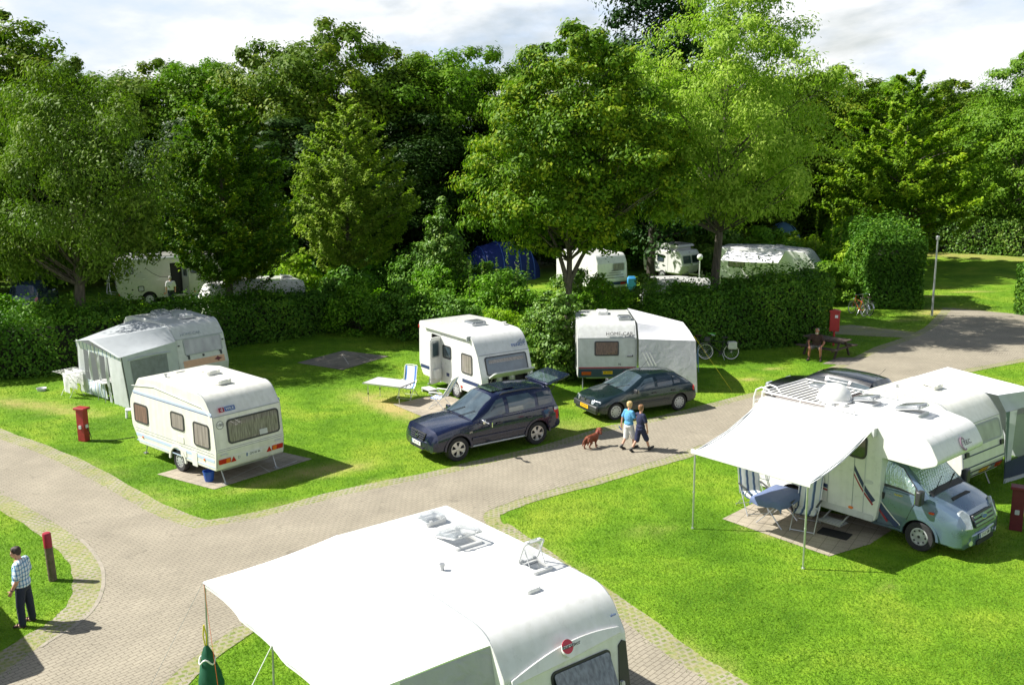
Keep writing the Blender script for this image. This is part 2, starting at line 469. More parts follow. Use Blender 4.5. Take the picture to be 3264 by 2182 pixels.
FO = {
 'hornbeam': foliage('hornbeam_leaves', (.070,.155,.009), (.19,.32,.014), (.42,.50,.024)),
 'hornbeam2': foliage('dark_hornbeam_leaves', (.038,.108,.008), (.105,.21,.012), (.40,.47,.025), trans=.28),
 'hornbeam3': foliage('pale_hornbeam_leaves', (.11,.19,.025), (.25,.345,.045), (.44,.50,.07)),
 'maple':    foliage('maple_leaves', (.038,.105,.007), (.110,.215,.010), (.42,.46,.022), trans=.25),
 'ash':      foliage('ash_leaves', (.17,.29,.035), (.30,.43,.055), (.44,.54,.09), trans=.38),
 'willow':   foliage('pale_leaves', (.058,.115,.014), (.12,.195,.024), (.25,.31,.045), trans=.28),
 'oak':      foliage('forest_leaves', (.050,.110,.008), (.11,.19,.012), (.25,.28,.018), trans=.3),
 'forest2':  foliage('light_forest_leaves', (.060,.14,.012), (.13,.255,.018), (.24,.35,.028), trans=.32),
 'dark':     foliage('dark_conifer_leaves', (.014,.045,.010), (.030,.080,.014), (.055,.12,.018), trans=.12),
 'shade':    foliage('shaded_forest_leaves', (.012,.036,.006), (.026,.062,.008), (.05,.095,.012), trans=.12),  # forest leaves darkened: the wood's shade is put into their colour
 'hedge':    foliage('hedge_leaves', (.036,.105,.012), (.080,.19,.018), (.18,.31,.028), trans=.2),
 'shrub':    foliage('shrub_leaves', (.062,.165,.012), (.135,.30,.018), (.27,.43,.026), trans=.28),
 'laurel':   foliage('laurel_leaves', (.052,.13,.014), (.115,.235,.024), (.28,.37,.06), trans=.22, gloss=.3),
 'yellow':   foliage('yellow_shrub_leaves', (.12,.23,.014), (.23,.38,.022), (.40,.49,.035)),
 'grass':    foliage('grass_blades', (.076,.172,.008), (.130,.255,.013), (.235,.325,.03), trans=.3, gloss=.08),
}
# ------------------------------------------------------------------ the ground
def inside(px, py, poly):
    r = np.zeros(px.shape, bool); n = len(poly)
    for i in range(n):
        x0, y0 = poly[i]; x1, y1 = poly[(i+1) % n]
        c = ((y0 > py) != (y1 > py))
        with np.errstate(divide='ignore', invalid='ignore'):
            xx = (x1-x0)*(py-y0)/(y1-y0+1e-12) + x0
        r ^= c & (px < xx)
    return r

def smooth_line(pts, k=5):
    P = [Vector((*p, 0)) for p in pts]; out = []
    for i in range(len(P)-1):
        p0, p1, p2, p3 = P[max(i-1, 0)], P[i], P[i+1], P[min(i+2, len(P)-1)]
        for j in range(k):
            t = j/k
            q = .5*((2*p1) + (p2-p0)*t + (2*p0-5*p1+4*p2-p3)*t*t + (3*p1-p0-3*p2+p3)*t**3)
            out.append((q.x, q.y))
    out.append(pts[-1])
    return out

def offset_line(pts, d):
    out = []
    for i, p in enumerate(pts):
        a = Vector(pts[max(i-1, 0)]); b = Vector(pts[min(i+1, len(pts)-1)])
        t = (b-a).normalized(); n = Vector((-t.y, t.x))
        w = d*(1 + .035*math.sin(i*1.7) + .03*math.sin(i*.61+1))
        out.append((p[0]+n.x*w, p[1]+n.y*w))
    return out

UP_A = smooth_line([(-26,37.8),(-20.5,33.2),(-16.3,29.7),(-15.03,28.77),(-13.05,27.06),(-10.94,25.0),(-9.12,23.2),(-7.75,22.2)])
UP_B = smooth_line([(-7.75,22.2),(-6.29,22.92),(-4.36,24.5),(-2.14,25.84),(-.95,26.75),(.99,28.12),(3.17,30.1),(4.71,31.05),(6.41,32.3),(8.24,33.74),(10.9,35.9),(14.3,39.5),(16.5,42.2),(18.9,44.6),(21.2,47.6),(24.2,52.6)])
FAR = [(27,50.5),(33,53.5),(33,47),(27,43.2)]
LOW_B = smooth_line([(27,43.2),(21.63,40.06),(17.74,37.8),(13.5,34.3),(9.5,31.2),(6.01,28.7),(4.99,27.7),(3.84,26.81),(2.48,25.72),(.87,24.6),(-.29,23.6),(-.75,22.95),(-.6,22.1)])
C_R = smooth_line([(-.6,22.1),(.4,20.4),(1.92,17.77),(2.77,16.08),(3.43,15.0),(6.2,10.5)])
C_L = smooth_line([(2.8,9.3),(-1.2,16.6),(-2.4,18.2),(-3.7,18.7),(-5.05,17.75),(-5.8,16.22),(-6.09,15.23),(-6.6,13.5),(-7.3,11)])
LEFT = smooth_line([(-10.2,11),(-9.4,14.2),(-9.05,15.68),(-8.80,16.75),(-8.55,17.42),(-8.52,18.23),(-8.78,19.24),(-9.26,20.23),(-10.07,21.33),(-11.24,22.55),(-12.58,23.75),(-13.76,24.74),(-20,29.2),(-27,34.4)])
ROAD = UP_A[:-1] + UP_B + FAR + LOW_B[1:-1] + C_R + C_L + LEFT
STRIPS = [(UP_A, .54), (UP_B, .44), (LOW_B, .42), (C_R, .52), (C_L[18:], .42), (LEFT, .56)]
SLABS = {
 'caravan': [(-10.08,26.22),(-8.09,24.94),(-5.94,27.47),(-7.93,28.75)],
 'fendt': [(-4.27,33.54),(-2.66,35.03),(-.9,32.9),(-2.55,31.2)],
 'empty': [(-9.18,40.41),(-7.62,42.8),(-5.41,41.56),(-7.0,39.0)],
 'mh': [(5.14,22.55),(6.32,23.75),(9.35,22.1),(8.2,20.95),(7.05,20.3)],
 'picnic': [(12.9,39.4),(14.0,40.6),(15.3,40.4),(14.4,38.9)],
 'path': [(14.6,47.2),(17.07,48.0),(20.1,45.3),(19.0,44.5),(17.0,45.1),(14.6,46.0)],
}
DRY = [(-4.35,33.2,2.6,.55,-.92,1.), (-4.9,34.7,1.3,.8,.3,.55), (-17.6,34.0,2.6,.6,-.35,.7), (-15.6,33.0,1.6,.5,-.4,.7), (-5.4,26.4,1.5,.55,.45,.75), (-6.9,25.4,1.0,.35,.8,.6),
       (1.6,30.2,1.9,1.0,.5,.5), (6.1,21.6,.75,.22,-.75,.8), (-3.6,25.4,.5,.3,.4,.7), (9.3,36.9,.5,.25,.2,.9), (10.6,38.6,.45,.2,.2,.8), (23.6,51.5,2.2,1.3,.3,.9), (25,57,1.3,.3,.2,.7),
       (28,58.5,1.6,.3,.1,.8), (24,50.0,2.5,.6,-.2,.6), (36,77,7,2.2,-.6,.7), (3.6,15.6,.35,1.5,.5,.55), (1.0,20.3,.3,1.8,.52,.4), (7.9,18.9,.22,.12,0,.8), (3.3,21.9,.7,.4,.4,.35),
       (-12.1,26.9,1.6,.4,-.7,.35), (-9.2,24.3,1.2,.4,-.7,.45), (18.2,46.8,2.0,.5,-.5,.6), (20.5,49.3,1.6,.5,.4,.5), (-8.9,19.9,.4,.9,.5,.4), (-6.2,23.6,1.5,.35,.5,.35), (12.8,28.2,2.2,1.4,0,.4)]
TAN = np.array([1., 0])

def dryness(x, y):
    d = np.zeros(x.shape)
    for cx, cy, rx, ry, a, s in DRY:
        c, sn = math.cos(a), math.sin(a)
        u = ((x-cx)*c + (y-cy)*sn)/rx; v = (-(x-cx)*sn + (y-cy)*c)/ry
        d = np.maximum(d, s*np.exp(-(u*u+v*v)**1.5*.7))
    return d

def lawn_material():
    m, nt, N, L, b = nodes('lawn_grass')
    tc = N.new('ShaderNodeTexCoord')
    def noise(s, det=4., dist=0.):
        n = ND(N, 'ShaderNodeTexNoise', Scale=s, Detail=det, Distortion=dist); L.new(tc.outputs['Object'], n.inputs['Vector']); return n
    big, mid, fine = noise(.35, 3, .5), noise(2.2, 5, .4), noise(26, 4)
    r1 = ramp(N, [(.30, (.076,.175,.008)), (.50, (.128,.255,.013)), (.70, (.215,.31,.026))]); L.new(big.outputs['Fac'], r1.inputs['Fac'])
    r2 = ramp(N, [(.30, (.62,.68,.6)), (.50, (1,1,1)), (.72, (1.35,1.2,1.2))]); L.new(mid.outputs['Fac'], r2.inputs['Fac'])
    r3 = ramp(N, [(.30, (.6,.64,.6)), (.5, (1,1,1)), (.75, (1.3,1.22,1.2))]); L.new(fine.outputs['Fac'], r3.inputs['Fac'])
    def mul(a, c, f=1.):
        x = N.new('ShaderNodeMix'); x.data_type = 'RGBA'; x.blend_type = 'MULTIPLY'; x.inputs[0].default_value = f
        L.new(a, x.inputs[6]); L.new(c, x.inputs[7]); return x.outputs[2]
    col = mul(mul(r1.outputs[0], r2.outputs[0], .7), r3.outputs[0], .8)
    at = N.new('ShaderNodeAttribute'); at.attribute_name = 'dry'
    pat = noise(1.6, 6, .8)
    mm = ND(N, 'ShaderNodeMath', operation='MULTIPLY_ADD'); L.new(pat.outputs['Fac'], mm.inputs[0]); mm.inputs[1].default_value = 1.5; mm.inputs[2].default_value = -.55
    ad = ND(N, 'ShaderNodeMath', operation='ADD'); L.new(at.outputs['Fac'], ad.inputs[0]); L.new(mm.outputs[0], ad.inputs[1])
    gate = ND(N, 'ShaderNodeMath', operation='MULTIPLY'); L.new(ad.outputs[0], gate.inputs[0]); L.new(at.outputs['Fac'], gate.inputs[1]); gate.use_clamp = True
    r4 = ramp(N, [(.3, (.30,.24,.07)), (.6, (.42,.35,.13)), (.8, (.48,.42,.26))]); L.new(fine.outputs['Fac'], r4.inputs['Fac'])
    mx = N.new('ShaderNodeMix'); mx.data_type = 'RGBA'; L.new(gate.outputs[0], mx.inputs[0]); L.new(col, mx.inputs[6]); L.new(r4.outputs[0], mx.inputs[7])
    L.new(mx.outputs[2], b.inputs['Base Color']); b.inputs['Roughness'].default_value = .9; b.inputs['Specular IOR Level'].default_value = .15
    n2 = noise(14, 6); bp = ND(N, 'ShaderNodeBump', Strength=.9, Distance=.06); L.new(n2.outputs['Fac'], bp.inputs['Height']); L.new(bp.outputs['Normal'], b.inputs['Normal'])
    return m

def brick_material(name, c1, c2, mortar, bw, bh, ms, ang, warp=.0, dirt=.25, ofs=.5):
    m, nt, N, L, b = nodes(name)
    tc = N.new('ShaderNodeTexCoord'); mp = N.new('ShaderNodeMapping'); mp.inputs['Rotation'].default_value = (0, 0, -ang)
    if warp:
        nw = ND(N, 'ShaderNodeTexNoise', Scale=.5, Detail=2.); L.new(tc.outputs['Object'], nw.inputs['Vector'])
        vm = ND(N, 'ShaderNodeVectorMath', operation='SCALE'); vm.inputs['Scale'].default_value = warp; L.new(nw.outputs['Color'], vm.inputs[0])
        va = ND(N, 'ShaderNodeVectorMath', operation='ADD'); L.new(tc.outputs['Object'], va.inputs[0]); L.new(vm.outputs[0], va.inputs[1]); L.new(va.outputs[0], mp.inputs['Vector'])
    else: L.new(tc.outputs['Object'], mp.inputs['Vector'])
    k = N.new('ShaderNodeTexBrick'); k.offset = ofs
    k.inputs['Scale'].default_value = 1.; k.inputs['Brick Width'].default_value = bw; k.inputs['Row Height'].default_value = bh
    k.inputs['Mortar Size'].default_value = ms; k.inputs['Mortar Smooth'].default_value = .2; k.inputs['Bias'].default_value = -.1
    k.inputs['Color1'].default_value = (*c1, 1); k.inputs['Color2'].default_value = (*c2, 1); k.inputs['Mortar'].default_value = (*mortar, 1)
    L.new(mp.outputs[0], k.inputs['Vector'])
    n = ND(N, 'ShaderNodeTexNoise', Scale=.8, Detail=6., Distortion=.4); L.new(tc.outputs['Object'], n.inputs['Vector'])
    r = ramp(N, [(.3, (1-dirt,)*3), (.7, (1.08,)*3)]); L.new(n.outputs['Fac'], r.inputs['Fac'])
    n3 = ND(N, 'ShaderNodeTexNoise', Scale=45., Detail=3.); L.new(tc.outputs['Object'], n3.inputs['Vector'])
    r3 = ramp(N, [(.3, (.86,)*3), (.7, (1.1,)*3)]); L.new(n3.outputs['Fac'], r3.inputs['Fac'])
    n5 = ND(N, 'ShaderNodeTexNoise', Scale=2.3, Detail=4., Distortion=.8); L.new(tc.outputs['Object'], n5.inputs['Vector'])
    r5 = ramp(N, [(.26, (.72,)*3), (.36, (1,)*3), (.66, (1,)*3), (.76, (1.07,)*3)]); L.new(n5.outputs['Fac'], r5.inputs['Fac'])
    o = k.outputs['Color']
    for rr in (r, r3, r5):
        x = N.new('ShaderNodeMix'); x.data_type = 'RGBA'; x.blend_type = 'MULTIPLY'; x.inputs[0].default_value = 1.
        L.new(o, x.inputs[6]); L.new(rr.outputs[0], x.inputs[7]); o = x.outputs[2]
    L.new(o, b.inputs['Base Color']); b.inputs['Roughness'].default_value = .85; b.inputs['Specular IOR Level'].default_value = .25
    inv = ND(N, 'ShaderNodeMath', operation='SUBTRACT'); inv.inputs[0].default_value = 1.; L.new(k.outputs['Fac'], inv.inputs[1])
    bp = ND(N, 'ShaderNodeBump', Strength=.5, Distance=.008); L.new(inv.outputs[0], bp.inputs['Height']); L.new(bp.outputs['Normal'], b.inputs['Normal'])
    return m, k, N, L, tc, b

def grid_paver_material(name, ang):
    """concrete grid stones with grass in the holes"""
    m, k, N, L, tc, b = brick_material(name, (.17,.215,.055), (.26,.25,.11), (.315,.285,.215), .15, .125, .030, ang, warp=.25, dirt=.2)
    n = ND(N, 'ShaderNodeTexNoise', Scale=1.4, Detail=6., Distortion=1.); L.new(tc.outputs['Object'], n.inputs['Vector'])
    r = ramp(N, [(.42, (0,0,0)), (.62, (1,1,1))]); L.new(n.outputs['Fac'], r.inputs['Fac'])
    n2 = ND(N, 'ShaderNodeTexNoise', Scale=9., Detail=5.); L.new(tc.outputs['Object'], n2.inputs['Vector'])
    g = ramp(N, [(.35, (.30,.27,.17)), (.5, (.27,.27,.08)), (.65, (.13,.21,.02))]); L.new(n2.outputs['Fac'], g.inputs['Fac'])
    x = N.new('ShaderNodeMix'); x.data_type = 'RGBA'
    f = ND(N, 'ShaderNodeMath', operation='MULTIPLY'); f.inputs[1].default_value = .6; L.new(r.outputs[0], f.inputs[0]); L.new(f.outputs[0], x.inputs[0])
    src = b.inputs['Base Color'].links[0].from_socket
    L.new(src, x.inputs[6]); L.new(g.outputs[0], x.inputs[7]); L.new(x.outputs[2], b.inputs['Base Color'])
    return m

def sheet(name, poly, z, m, kind='structure'):
    bm = bmesh.new()
    vs = [bm.verts.new((x, y, z)) for x, y in poly]
    f = bm.faces.new(vs); bm.normal_update()
    if f.normal.z < 0: f.normal_flip()
    bmesh.ops.triangulate(bm, faces=bm.faces)
    me = bpy.data.meshes.new(name); bm.to_mesh(me); bm.free(); me.materials.append(m)
    o = bpy.data.objects.new(name, me); COL.objects.link(o)
    return tag(o, kind=kind)

def build_ground():
    xs = np.concatenate([[-900,-400,-200,-110,-70], np.arange(-48, 50.1, .45), [70,110,200,400,900]])
    ys = np.concatenate([[-300,-60,-10,2], np.arange(8, 90.1, .45), [110,150,250,500,1500]])
    X, Y = np.meshgrid(xs, ys); n0, n1 = X.shape
    v = np.stack([X, Y, np.zeros_like(X)], -1).reshape(-1, 3)
    idx = np.arange(n0*n1).reshape(n0, n1)
    f = np.stack([idx[:-1,:-1], idx[:-1,1:], idx[1:,1:], idx[1:,:-1]], -1).reshape(-1, 4)
    me = bpy.data.meshes.new('lawn'); me.from_pydata(v.tolist(), [], f.tolist())
    a = me.attributes.new('dry', 'FLOAT', 'POINT'); a.data.foreach_set('value', dryness(v[:,0], v[:,1]).astype(np.float32))
    me.materials.append(lawn_material())
    o = bpy.data.objects.new('lawn', me); COL.objects.link(o); tag(o, kind='structure')
    paving = brick_material('beige_block_paving', (.325,.290,.222), (.295,.264,.203), (.175,.150,.112), .21, .092, .007, math.radians(50), warp=.35, dirt=.12)[0]
    sheet('road', ROAD, .014, paving)
    gp1 = grid_paver_material('concrete_grid_pavers', math.radians(32))
    for line, w in STRIPS:
        sgn = 1
        inner = offset_line(line, -.02); outer = offset_line(line, w)
        ring = inner + outer[::-1]
        mid = outer[len(outer)//2]
        if inside(np.array([mid[0]]), np.array([mid[1]]), ROAD)[0]:
            outer = offset_line(line, -w); inner = offset_line(line, .02)
        STRIP_POLYS.append(inner + outer[::-1])
        mb = MB(); mb.grid([[(x, y, .006) for x, y in inner], [(x, y, .006) for x, y in outer]])
        o_ = mb.build("grid_paver_verge", gp1, smooth=0); o_.location.z = .0012*len(STRIP_POLYS); tag(o_, kind="structure")
    kerbm = mat('pale_concrete_edging', (.30,.268,.212), .85, noise=.15)
    mb = MB(); l = LEFT[14:42]; mb.grid([[(x, y, .020) for x, y in l], [(x, y, .020) for x, y in offset_line(l, -.08)]])
    tag(mb.build('paving_edging', kerbm, smooth=0), kind='structure')
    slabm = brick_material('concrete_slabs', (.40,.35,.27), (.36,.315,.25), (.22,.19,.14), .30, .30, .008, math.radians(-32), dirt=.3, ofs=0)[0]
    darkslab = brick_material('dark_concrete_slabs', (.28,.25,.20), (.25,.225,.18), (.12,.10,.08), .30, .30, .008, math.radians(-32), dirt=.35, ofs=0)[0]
    for k, p in SLABS.items():
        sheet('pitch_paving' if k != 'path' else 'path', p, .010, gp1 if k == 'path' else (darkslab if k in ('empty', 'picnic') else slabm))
    wl = mat('worn_white_marking', (.45,.43,.38), .8, noise=.2)
    for a, b_ in (((-7.9,25.75),(-7.35,26.9)), ((-7.35,26.9),(-6.9,26.3)), ((-6.85,26.45),(-6.35,27.3)), ((-7.55,42.1),(-6.9,40.0)), ((-6.7,41.7),(-6.2,41.0)), ((7.35,23.1),(8.75,21.75))):
        mb = MB(); d = (Vector(b_)-Vector(a)).normalized(); q = Vector((-d.y, d.x))*.018
        mb.grid([[(a[0]+q.x, a[1]+q.y, .016), (b_[0]+q.x, b_[1]+q.y, .016)], [(a[0]-q.x, a[1]-q.y, .016), (b_[0]-q.x, b_[1]-q.y, .016)]])
        tag(mb.build('ground_marking', wl, smooth=0), kind='structure')
STRIP_POLYS = []
build_ground()

# ------------------------------------------------------------------ leaves
def quads_mesh(name, V, m, tint, smooth=False):
    """V: (n,4,3) float array"""
    n = len(V)
    me = bpy.data.meshes.new(name)
    me.vertices.add(n*4); me.vertices.foreach_set('co', V.reshape(-1).astype(np.float32))
    me.loops.add(n*4); me.loops.foreach_set('vertex_index', np.arange(n*4, dtype=np.int32))
    me.polygons.add(n); me.polygons.foreach_set('loop_start', np.arange(0, n*4, 4, dtype=np.int32))
    me.update(calc_edges=True)
    a = me.attributes.new('tint', 'FLOAT', 'POINT'); a.data.foreach_set('value', np.repeat(np.clip(tint, 0, 1), 4).astype(np.float32))
    me.materials.append(m)
    return me

def norm(a): return a/np.maximum(np.linalg.norm(a, axis=-1, keepdims=True), 1e-9)

def leaves(rng, P, Nn, size, aspect=.55, droop=None):
    n = len(P)
    Nn = norm(Nn)
    R = rng.normal(size=(n, 3)) if droop is None else rng.normal(size=(n, 3))*.6 + droop
    T = norm(R - (R*Nn).sum(-1, keepdims=True)*Nn); B = np.cross(Nn, T)
    s = (size*rng.uniform(.65, 1.3, n))[:, None]
    V = np.empty((n, 4, 3))
    V[:,0] = P - T*s*.5; V[:,1] = P + B*s*.5*aspect + Nn*s*.10 - T*s*.05; V[:,2] = P + T*s*.55; V[:,3] = P - B*s*.5*aspect + Nn*s*.10 - T*s*.05
    return V

def limb(mb, a, b, r0, r1, rng, bend=.12, n=5, sides=6):
    a, b = Vector(a), Vector(b); L = (b-a).length
    off = Vector(rng.normal(size=3).tolist())*L*bend
    pts = [a.lerp(b, t) + off*math.sin(PI*t)*.5 + Vector((0, 0, L*bend*.4*math.sin(PI*t))) for t in [i/n for i in range(n+1)]]
    mb.tube(pts, [r0 + (r1-r0)*i/n for i in range(n+1)], sides)

def tree(label, loc, env, fol, leaf, nleaf, nclump, trunk_r=.18, cr=1.0, style='clump', seed=1, group=None, name='tree', cat='tree', lean=(0,0), fork=None, up=.55,
         barkm='bark', limbs=10, gap=0., aspect=.55, flat=.65, droop=None, bias=.45, rz=0, parts=True):
    """env: [(z, radius)] outline of the crown"""
    rng = np.random.default_rng(seed)
    root = empty(name, loc, rz, label, cat, group)
    ez = np.array([e[0] for e in env], float); er = np.array([e[1] for e in env], float)
    z0, z1 = ez[0], ez[-1]
    grid = np.linspace(z0, z1, 200); R = np.interp(grid, ez, er)
    w = R**1.3 + .05*R.max(); w /= w.sum()
    zc = rng.choice(grid, nclump, p=w)
    ph = rng.uniform(0, 2*PI, nclump)
    wob = 1 + .13*np.sin(3*ph + seed) + .10*np.sin(5*ph + zc*.9 + seed*2) + rng.normal(0, .06, nclump)
    rad = np.interp(zc, ez, er)*wob*(rng.uniform(0, 1, nclump)**bias)
    ax = lambda z: np.stack([lean[0]*(z/z1)**1.3, lean[1]*(z/z1)**1.3], -1)
    A = ax(zc)
    C = np.stack([A[:,0] + rad*np.cos(ph), A[:,1] + rad*np.sin(ph), zc + rng.normal(0, .05*(z1-z0)/4, nclump)], -1)
    ctint = rng.uniform(.2, .75, nclump)
    per = np.maximum(1, rng.poisson(nleaf/nclump, nclump))
    ci = np.repeat(np.arange(nclump), per); n = len(ci)
    outd = norm(np.stack([np.cos(ph), np.sin(ph), np.full(nclump, .25)], -1))
    if style == 'spray':
        L = cr*rng.uniform(.7, 1.35, nclump)*(.5 + .5*np.interp(zc, ez, er)/er.max())
        t = rng.uniform(0, 1, n)**.8
        dirn = norm(outd + np.stack([rng.normal(0,.25,nclump), rng.normal(0,.25,nclump), rng.uniform(.0,.7,nclump)], -1))
        side = norm(np.cross(dirn, np.array([0, 0, 1.])))
        wid = (.34*(1-t) + .05)*L[ci]
        P = C[ci] + dirn[ci]*((t-.55)*L[ci])[:, None] + side[ci]*(rng.normal(0, .55, n)*wid)[:, None] + np.array([0, 0, 1.])*(rng.normal(0, .12, n)*L[ci]*.5 - .08*L[ci]*t*t)[:, None]
        Nn = np.array([-.35, 0, 1.]) + outd[ci]*.35 + rng.normal(0, .42, (n, 3))
    else:
        g = rng.normal(size=(n, 3)); g = norm(g)*(rng.uniform(0, 1, n)**.45)[:, None]*np.where(rng.uniform(0, 1, n) < .3, rng.uniform(1, 1.55, n), 1.)[:, None]
        cs = cr*rng.uniform(.55, 1.3, nclump)*np.clip(.42 + .75*np.interp(zc, ez, er)/er.max(), .3, 1)
        sq = np.array([1, 1, flat])*rng.uniform(.75, 1.25, (nclump, 3))
        P = C[ci] + g*sq[ci]*cs[ci][:, None]
        Nn = np.array([0, 0, 1.])*up*.6 + g*1.0 + outd[ci]*.3 + np.array([-.45, .05, .2]) + rng.normal(0, .33, (n, 3))
    size = leaf*rng.uniform(.8, 1.2, n)
    tint = ctint[ci]*.6 + rng.uniform(0, .4, n)
    if style == 'spray': tint = tint**1.35*1.15
    dr = np.array([0, 0, -1.]) if droop else None
    me = quads_mesh('crown', leaves(rng, P, Nn, size, aspect, dr), FO[fol], tint)
    mb = MB()
    trunk_top = z0 + (z1-z0)*.72
    tz = [-.15, .25] + list(np.linspace(.8, trunk_top, 8))
    base_r = lambda z: trunk_r*(1 - .82*min(1, max(0, z/trunk_top))**.8) + .01
    pts = [Vector((*ax(np.array([max(0, z)]))[0], z)) + Vector((rng.normal(0, .03), rng.normal(0, .03), 0)) for z in tz]
    mb.tube(pts, [trunk_r*1.45, trunk_r*1.08] + [base_r(z) for z in tz[2:]], 10)
    if fork:
        for fx, fy, fz0, fz1 in fork:
            limb(mb, (0, 0, fz0), (fx, fy, fz1), trunk_r*.75, trunk_r*.3, rng, .05, 6, 8)
    order = rng.permutation(nclump)[:max(limbs*4, 12)]
    for j, i in enumerate(order):
        c = C[i]
        zb = max(z0*.9, min(trunk_top*.97, c[2] - rad[i]*(.75 if style != 'spray' else .35) - .2))
        a = ax(np.array([zb]))[0]
        r0 = max(.015, base_r(zb)*(.5 if j < limbs else .25))
        limb(mb, (a[0], a[1], zb), c, r0, .01, rng, .10, 4, 5)
    o = bpy.data.objects.new('crown', me); COL.objects.link(o); o.parent = root
    mb.build('trunk', M[barkm], root, smooth=60)
    return root

def shrub(label, loc, env, fol, leaf, nleaf, nclump, seed=1, name='shrub', cat='shrub', group=None, cr=.55, sx=1., sy=1., spikes=0, up=.4, aspect=.6):
    r = tree(label, loc, env, fol, leaf, nleaf, nclump, trunk_r=.06, cr=cr, seed=seed, group=group, name=name, cat=cat, limbs=8, up=up, barkm='barkdark', aspect=aspect, bias=.4)
    r.scale = (sx, sy, 1)
    for ch in r.children:
        if ch.name.startswith('crown'): ch.name = 'foliage'; 
        else: ch.name = 'stems'
    return r

def hedge(label, line, width, h0, h1, fol, leaf, dens, seed=1, name='hedge', cat='hedge', group=None, rough=.10, top_rough=.25, round_=.35, base=0.):
    """clipped hedge following a ground line; leaves in a shell round a solid dark core"""
    rng = np.random.default_rng(seed)
    c0 = Vector((*line[0], 0))
    root = empty(name, (line[0][0], line[0][1], 0), 0, label, cat, group)
    P2 = np.array([(x-line[0][0], y-line[0][1]) for x, y in line], float)
    seg = np.linalg.norm(np.diff(P2, axis=0), axis=1); S = np.concatenate([[0], np.cumsum(seg)]); L = S[-1]
    def at(s): return np.stack([np.interp(s, S, P2[:,0]), np.interp(s, S, P2[:,1])], -1)
    def tang(s):
        e = .2; return norm(at(np.minimum(s+e, L)) - at(np.maximum(s-e, 0)))
    H = lambda s: h0 + (h1-h0)*s/L
    per = 2*((h0+h1)/2) + width
    n = int(dens*(per*L + 2*width*(h0+h1)/2))
    # cross-section parameter: up the near side, over the top, down the far side; ends closed
    q = rng.uniform(0, 1, n); s = rng.uniform(0, L, n)
    h = H(s); per_s = 2*h + width; d = q*per_s
    off = np.where(d < h, -width/2, np.where(d < h+width, d-h-width/2, width/2))
    z = np.where(d < h, d, np.where(d < h+width, h, per_s-d))
    nx = np.where(d < h, -1., np.where(d < h+width, 0, 1.)); nz = np.where((d >= h) & (d < h+width), 1., .15)
    ends = rng.uniform(0, 1, n) < (2*width*(h0+h1)/2)/(per*L + 2*width*(h0+h1)/2)
    e1 = rng.uniform(0, 1, n) < .5
    s = np.where(ends, np.where(e1, 0, L), s)
    off = np.where(ends, rng.uniform(-width/2, width/2, n), off); z = np.where(ends, rng.uniform(0, 1, n)*H(s), z)
    tx = np.where(ends, np.where(e1, -1., 1.), 0.); nx = np.where(ends, 0, nx)
    # round the shoulders
    top = np.clip((z - (h - round_))/round_, 0, 1); off = off*(1 - (.22 + .25*(round_ > 1))*top**2*np.minimum(1, round_/max(width, .1)*2)); s = np.where((round_ > 1) & (nx == 0) & (nz < .5), L/2 + (s - L/2)*(1 - .25*top**2), s)
    t = tang(s); side = np.stack([t[:,1], -t[:,0]], -1)      # right of the line
    lump = .5*np.sin(s*1.9+seed) + .5*np.sin(s*.83+z*1.3+seed*3) + .4*np.sin(z*2.7+s*3.1)
    dep = rng.exponential(.10, n)
    push = lump*rough - dep
    base_p = at(s)
    P = np.empty((n, 3))
    P[:, :2] = base_p - side*(off + nx*push)[:, None]
    P[:, :2] += t*(tx*push)[:, None]
    P[:, 2] = np.maximum(.03, z + np.where(nz > .5, push + np.abs(rng.normal(0, top_rough*.4, n))*(rng.uniform(0,1,n) < .35), 0) + rng.normal(0, .03, n))
    Nn = np.empty((n, 3)); Nn[:, :2] = -side*nx[:, None] + t*tx[:, None]; Nn[:, 2] = nz + .35
    Nn += rng.normal(0, .75, (n, 3))
    tint = .35 + .15*lump + rng.uniform(-.25, .4, n)  # tint lighter on the bulges, darker in the hollows
    me = quads_mesh('foliage', leaves(rng, P, Nn, np.full(n, leaf), .62), FO[fol], tint)
    o = bpy.data.objects.new('foliage', me); COL.objects.link(o); o.parent = root
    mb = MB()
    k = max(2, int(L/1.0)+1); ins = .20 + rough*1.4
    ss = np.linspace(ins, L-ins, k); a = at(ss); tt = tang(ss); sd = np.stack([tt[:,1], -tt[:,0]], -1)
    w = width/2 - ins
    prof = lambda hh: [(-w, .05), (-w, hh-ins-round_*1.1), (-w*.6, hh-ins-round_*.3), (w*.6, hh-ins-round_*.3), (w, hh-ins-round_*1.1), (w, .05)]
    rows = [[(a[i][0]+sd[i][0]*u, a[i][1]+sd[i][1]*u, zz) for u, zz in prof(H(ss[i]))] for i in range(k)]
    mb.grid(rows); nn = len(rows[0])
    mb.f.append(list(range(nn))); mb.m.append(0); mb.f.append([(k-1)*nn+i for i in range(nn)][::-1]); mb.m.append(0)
    mb.build('branches', mat_core, root, smooth=0)  # solid dark block, not modelled branches; added to block light through the leaves
    return root
mat_core = mat('dark_hedge_core', (.018,.022,.010), .95, noise=.4, ns=20)
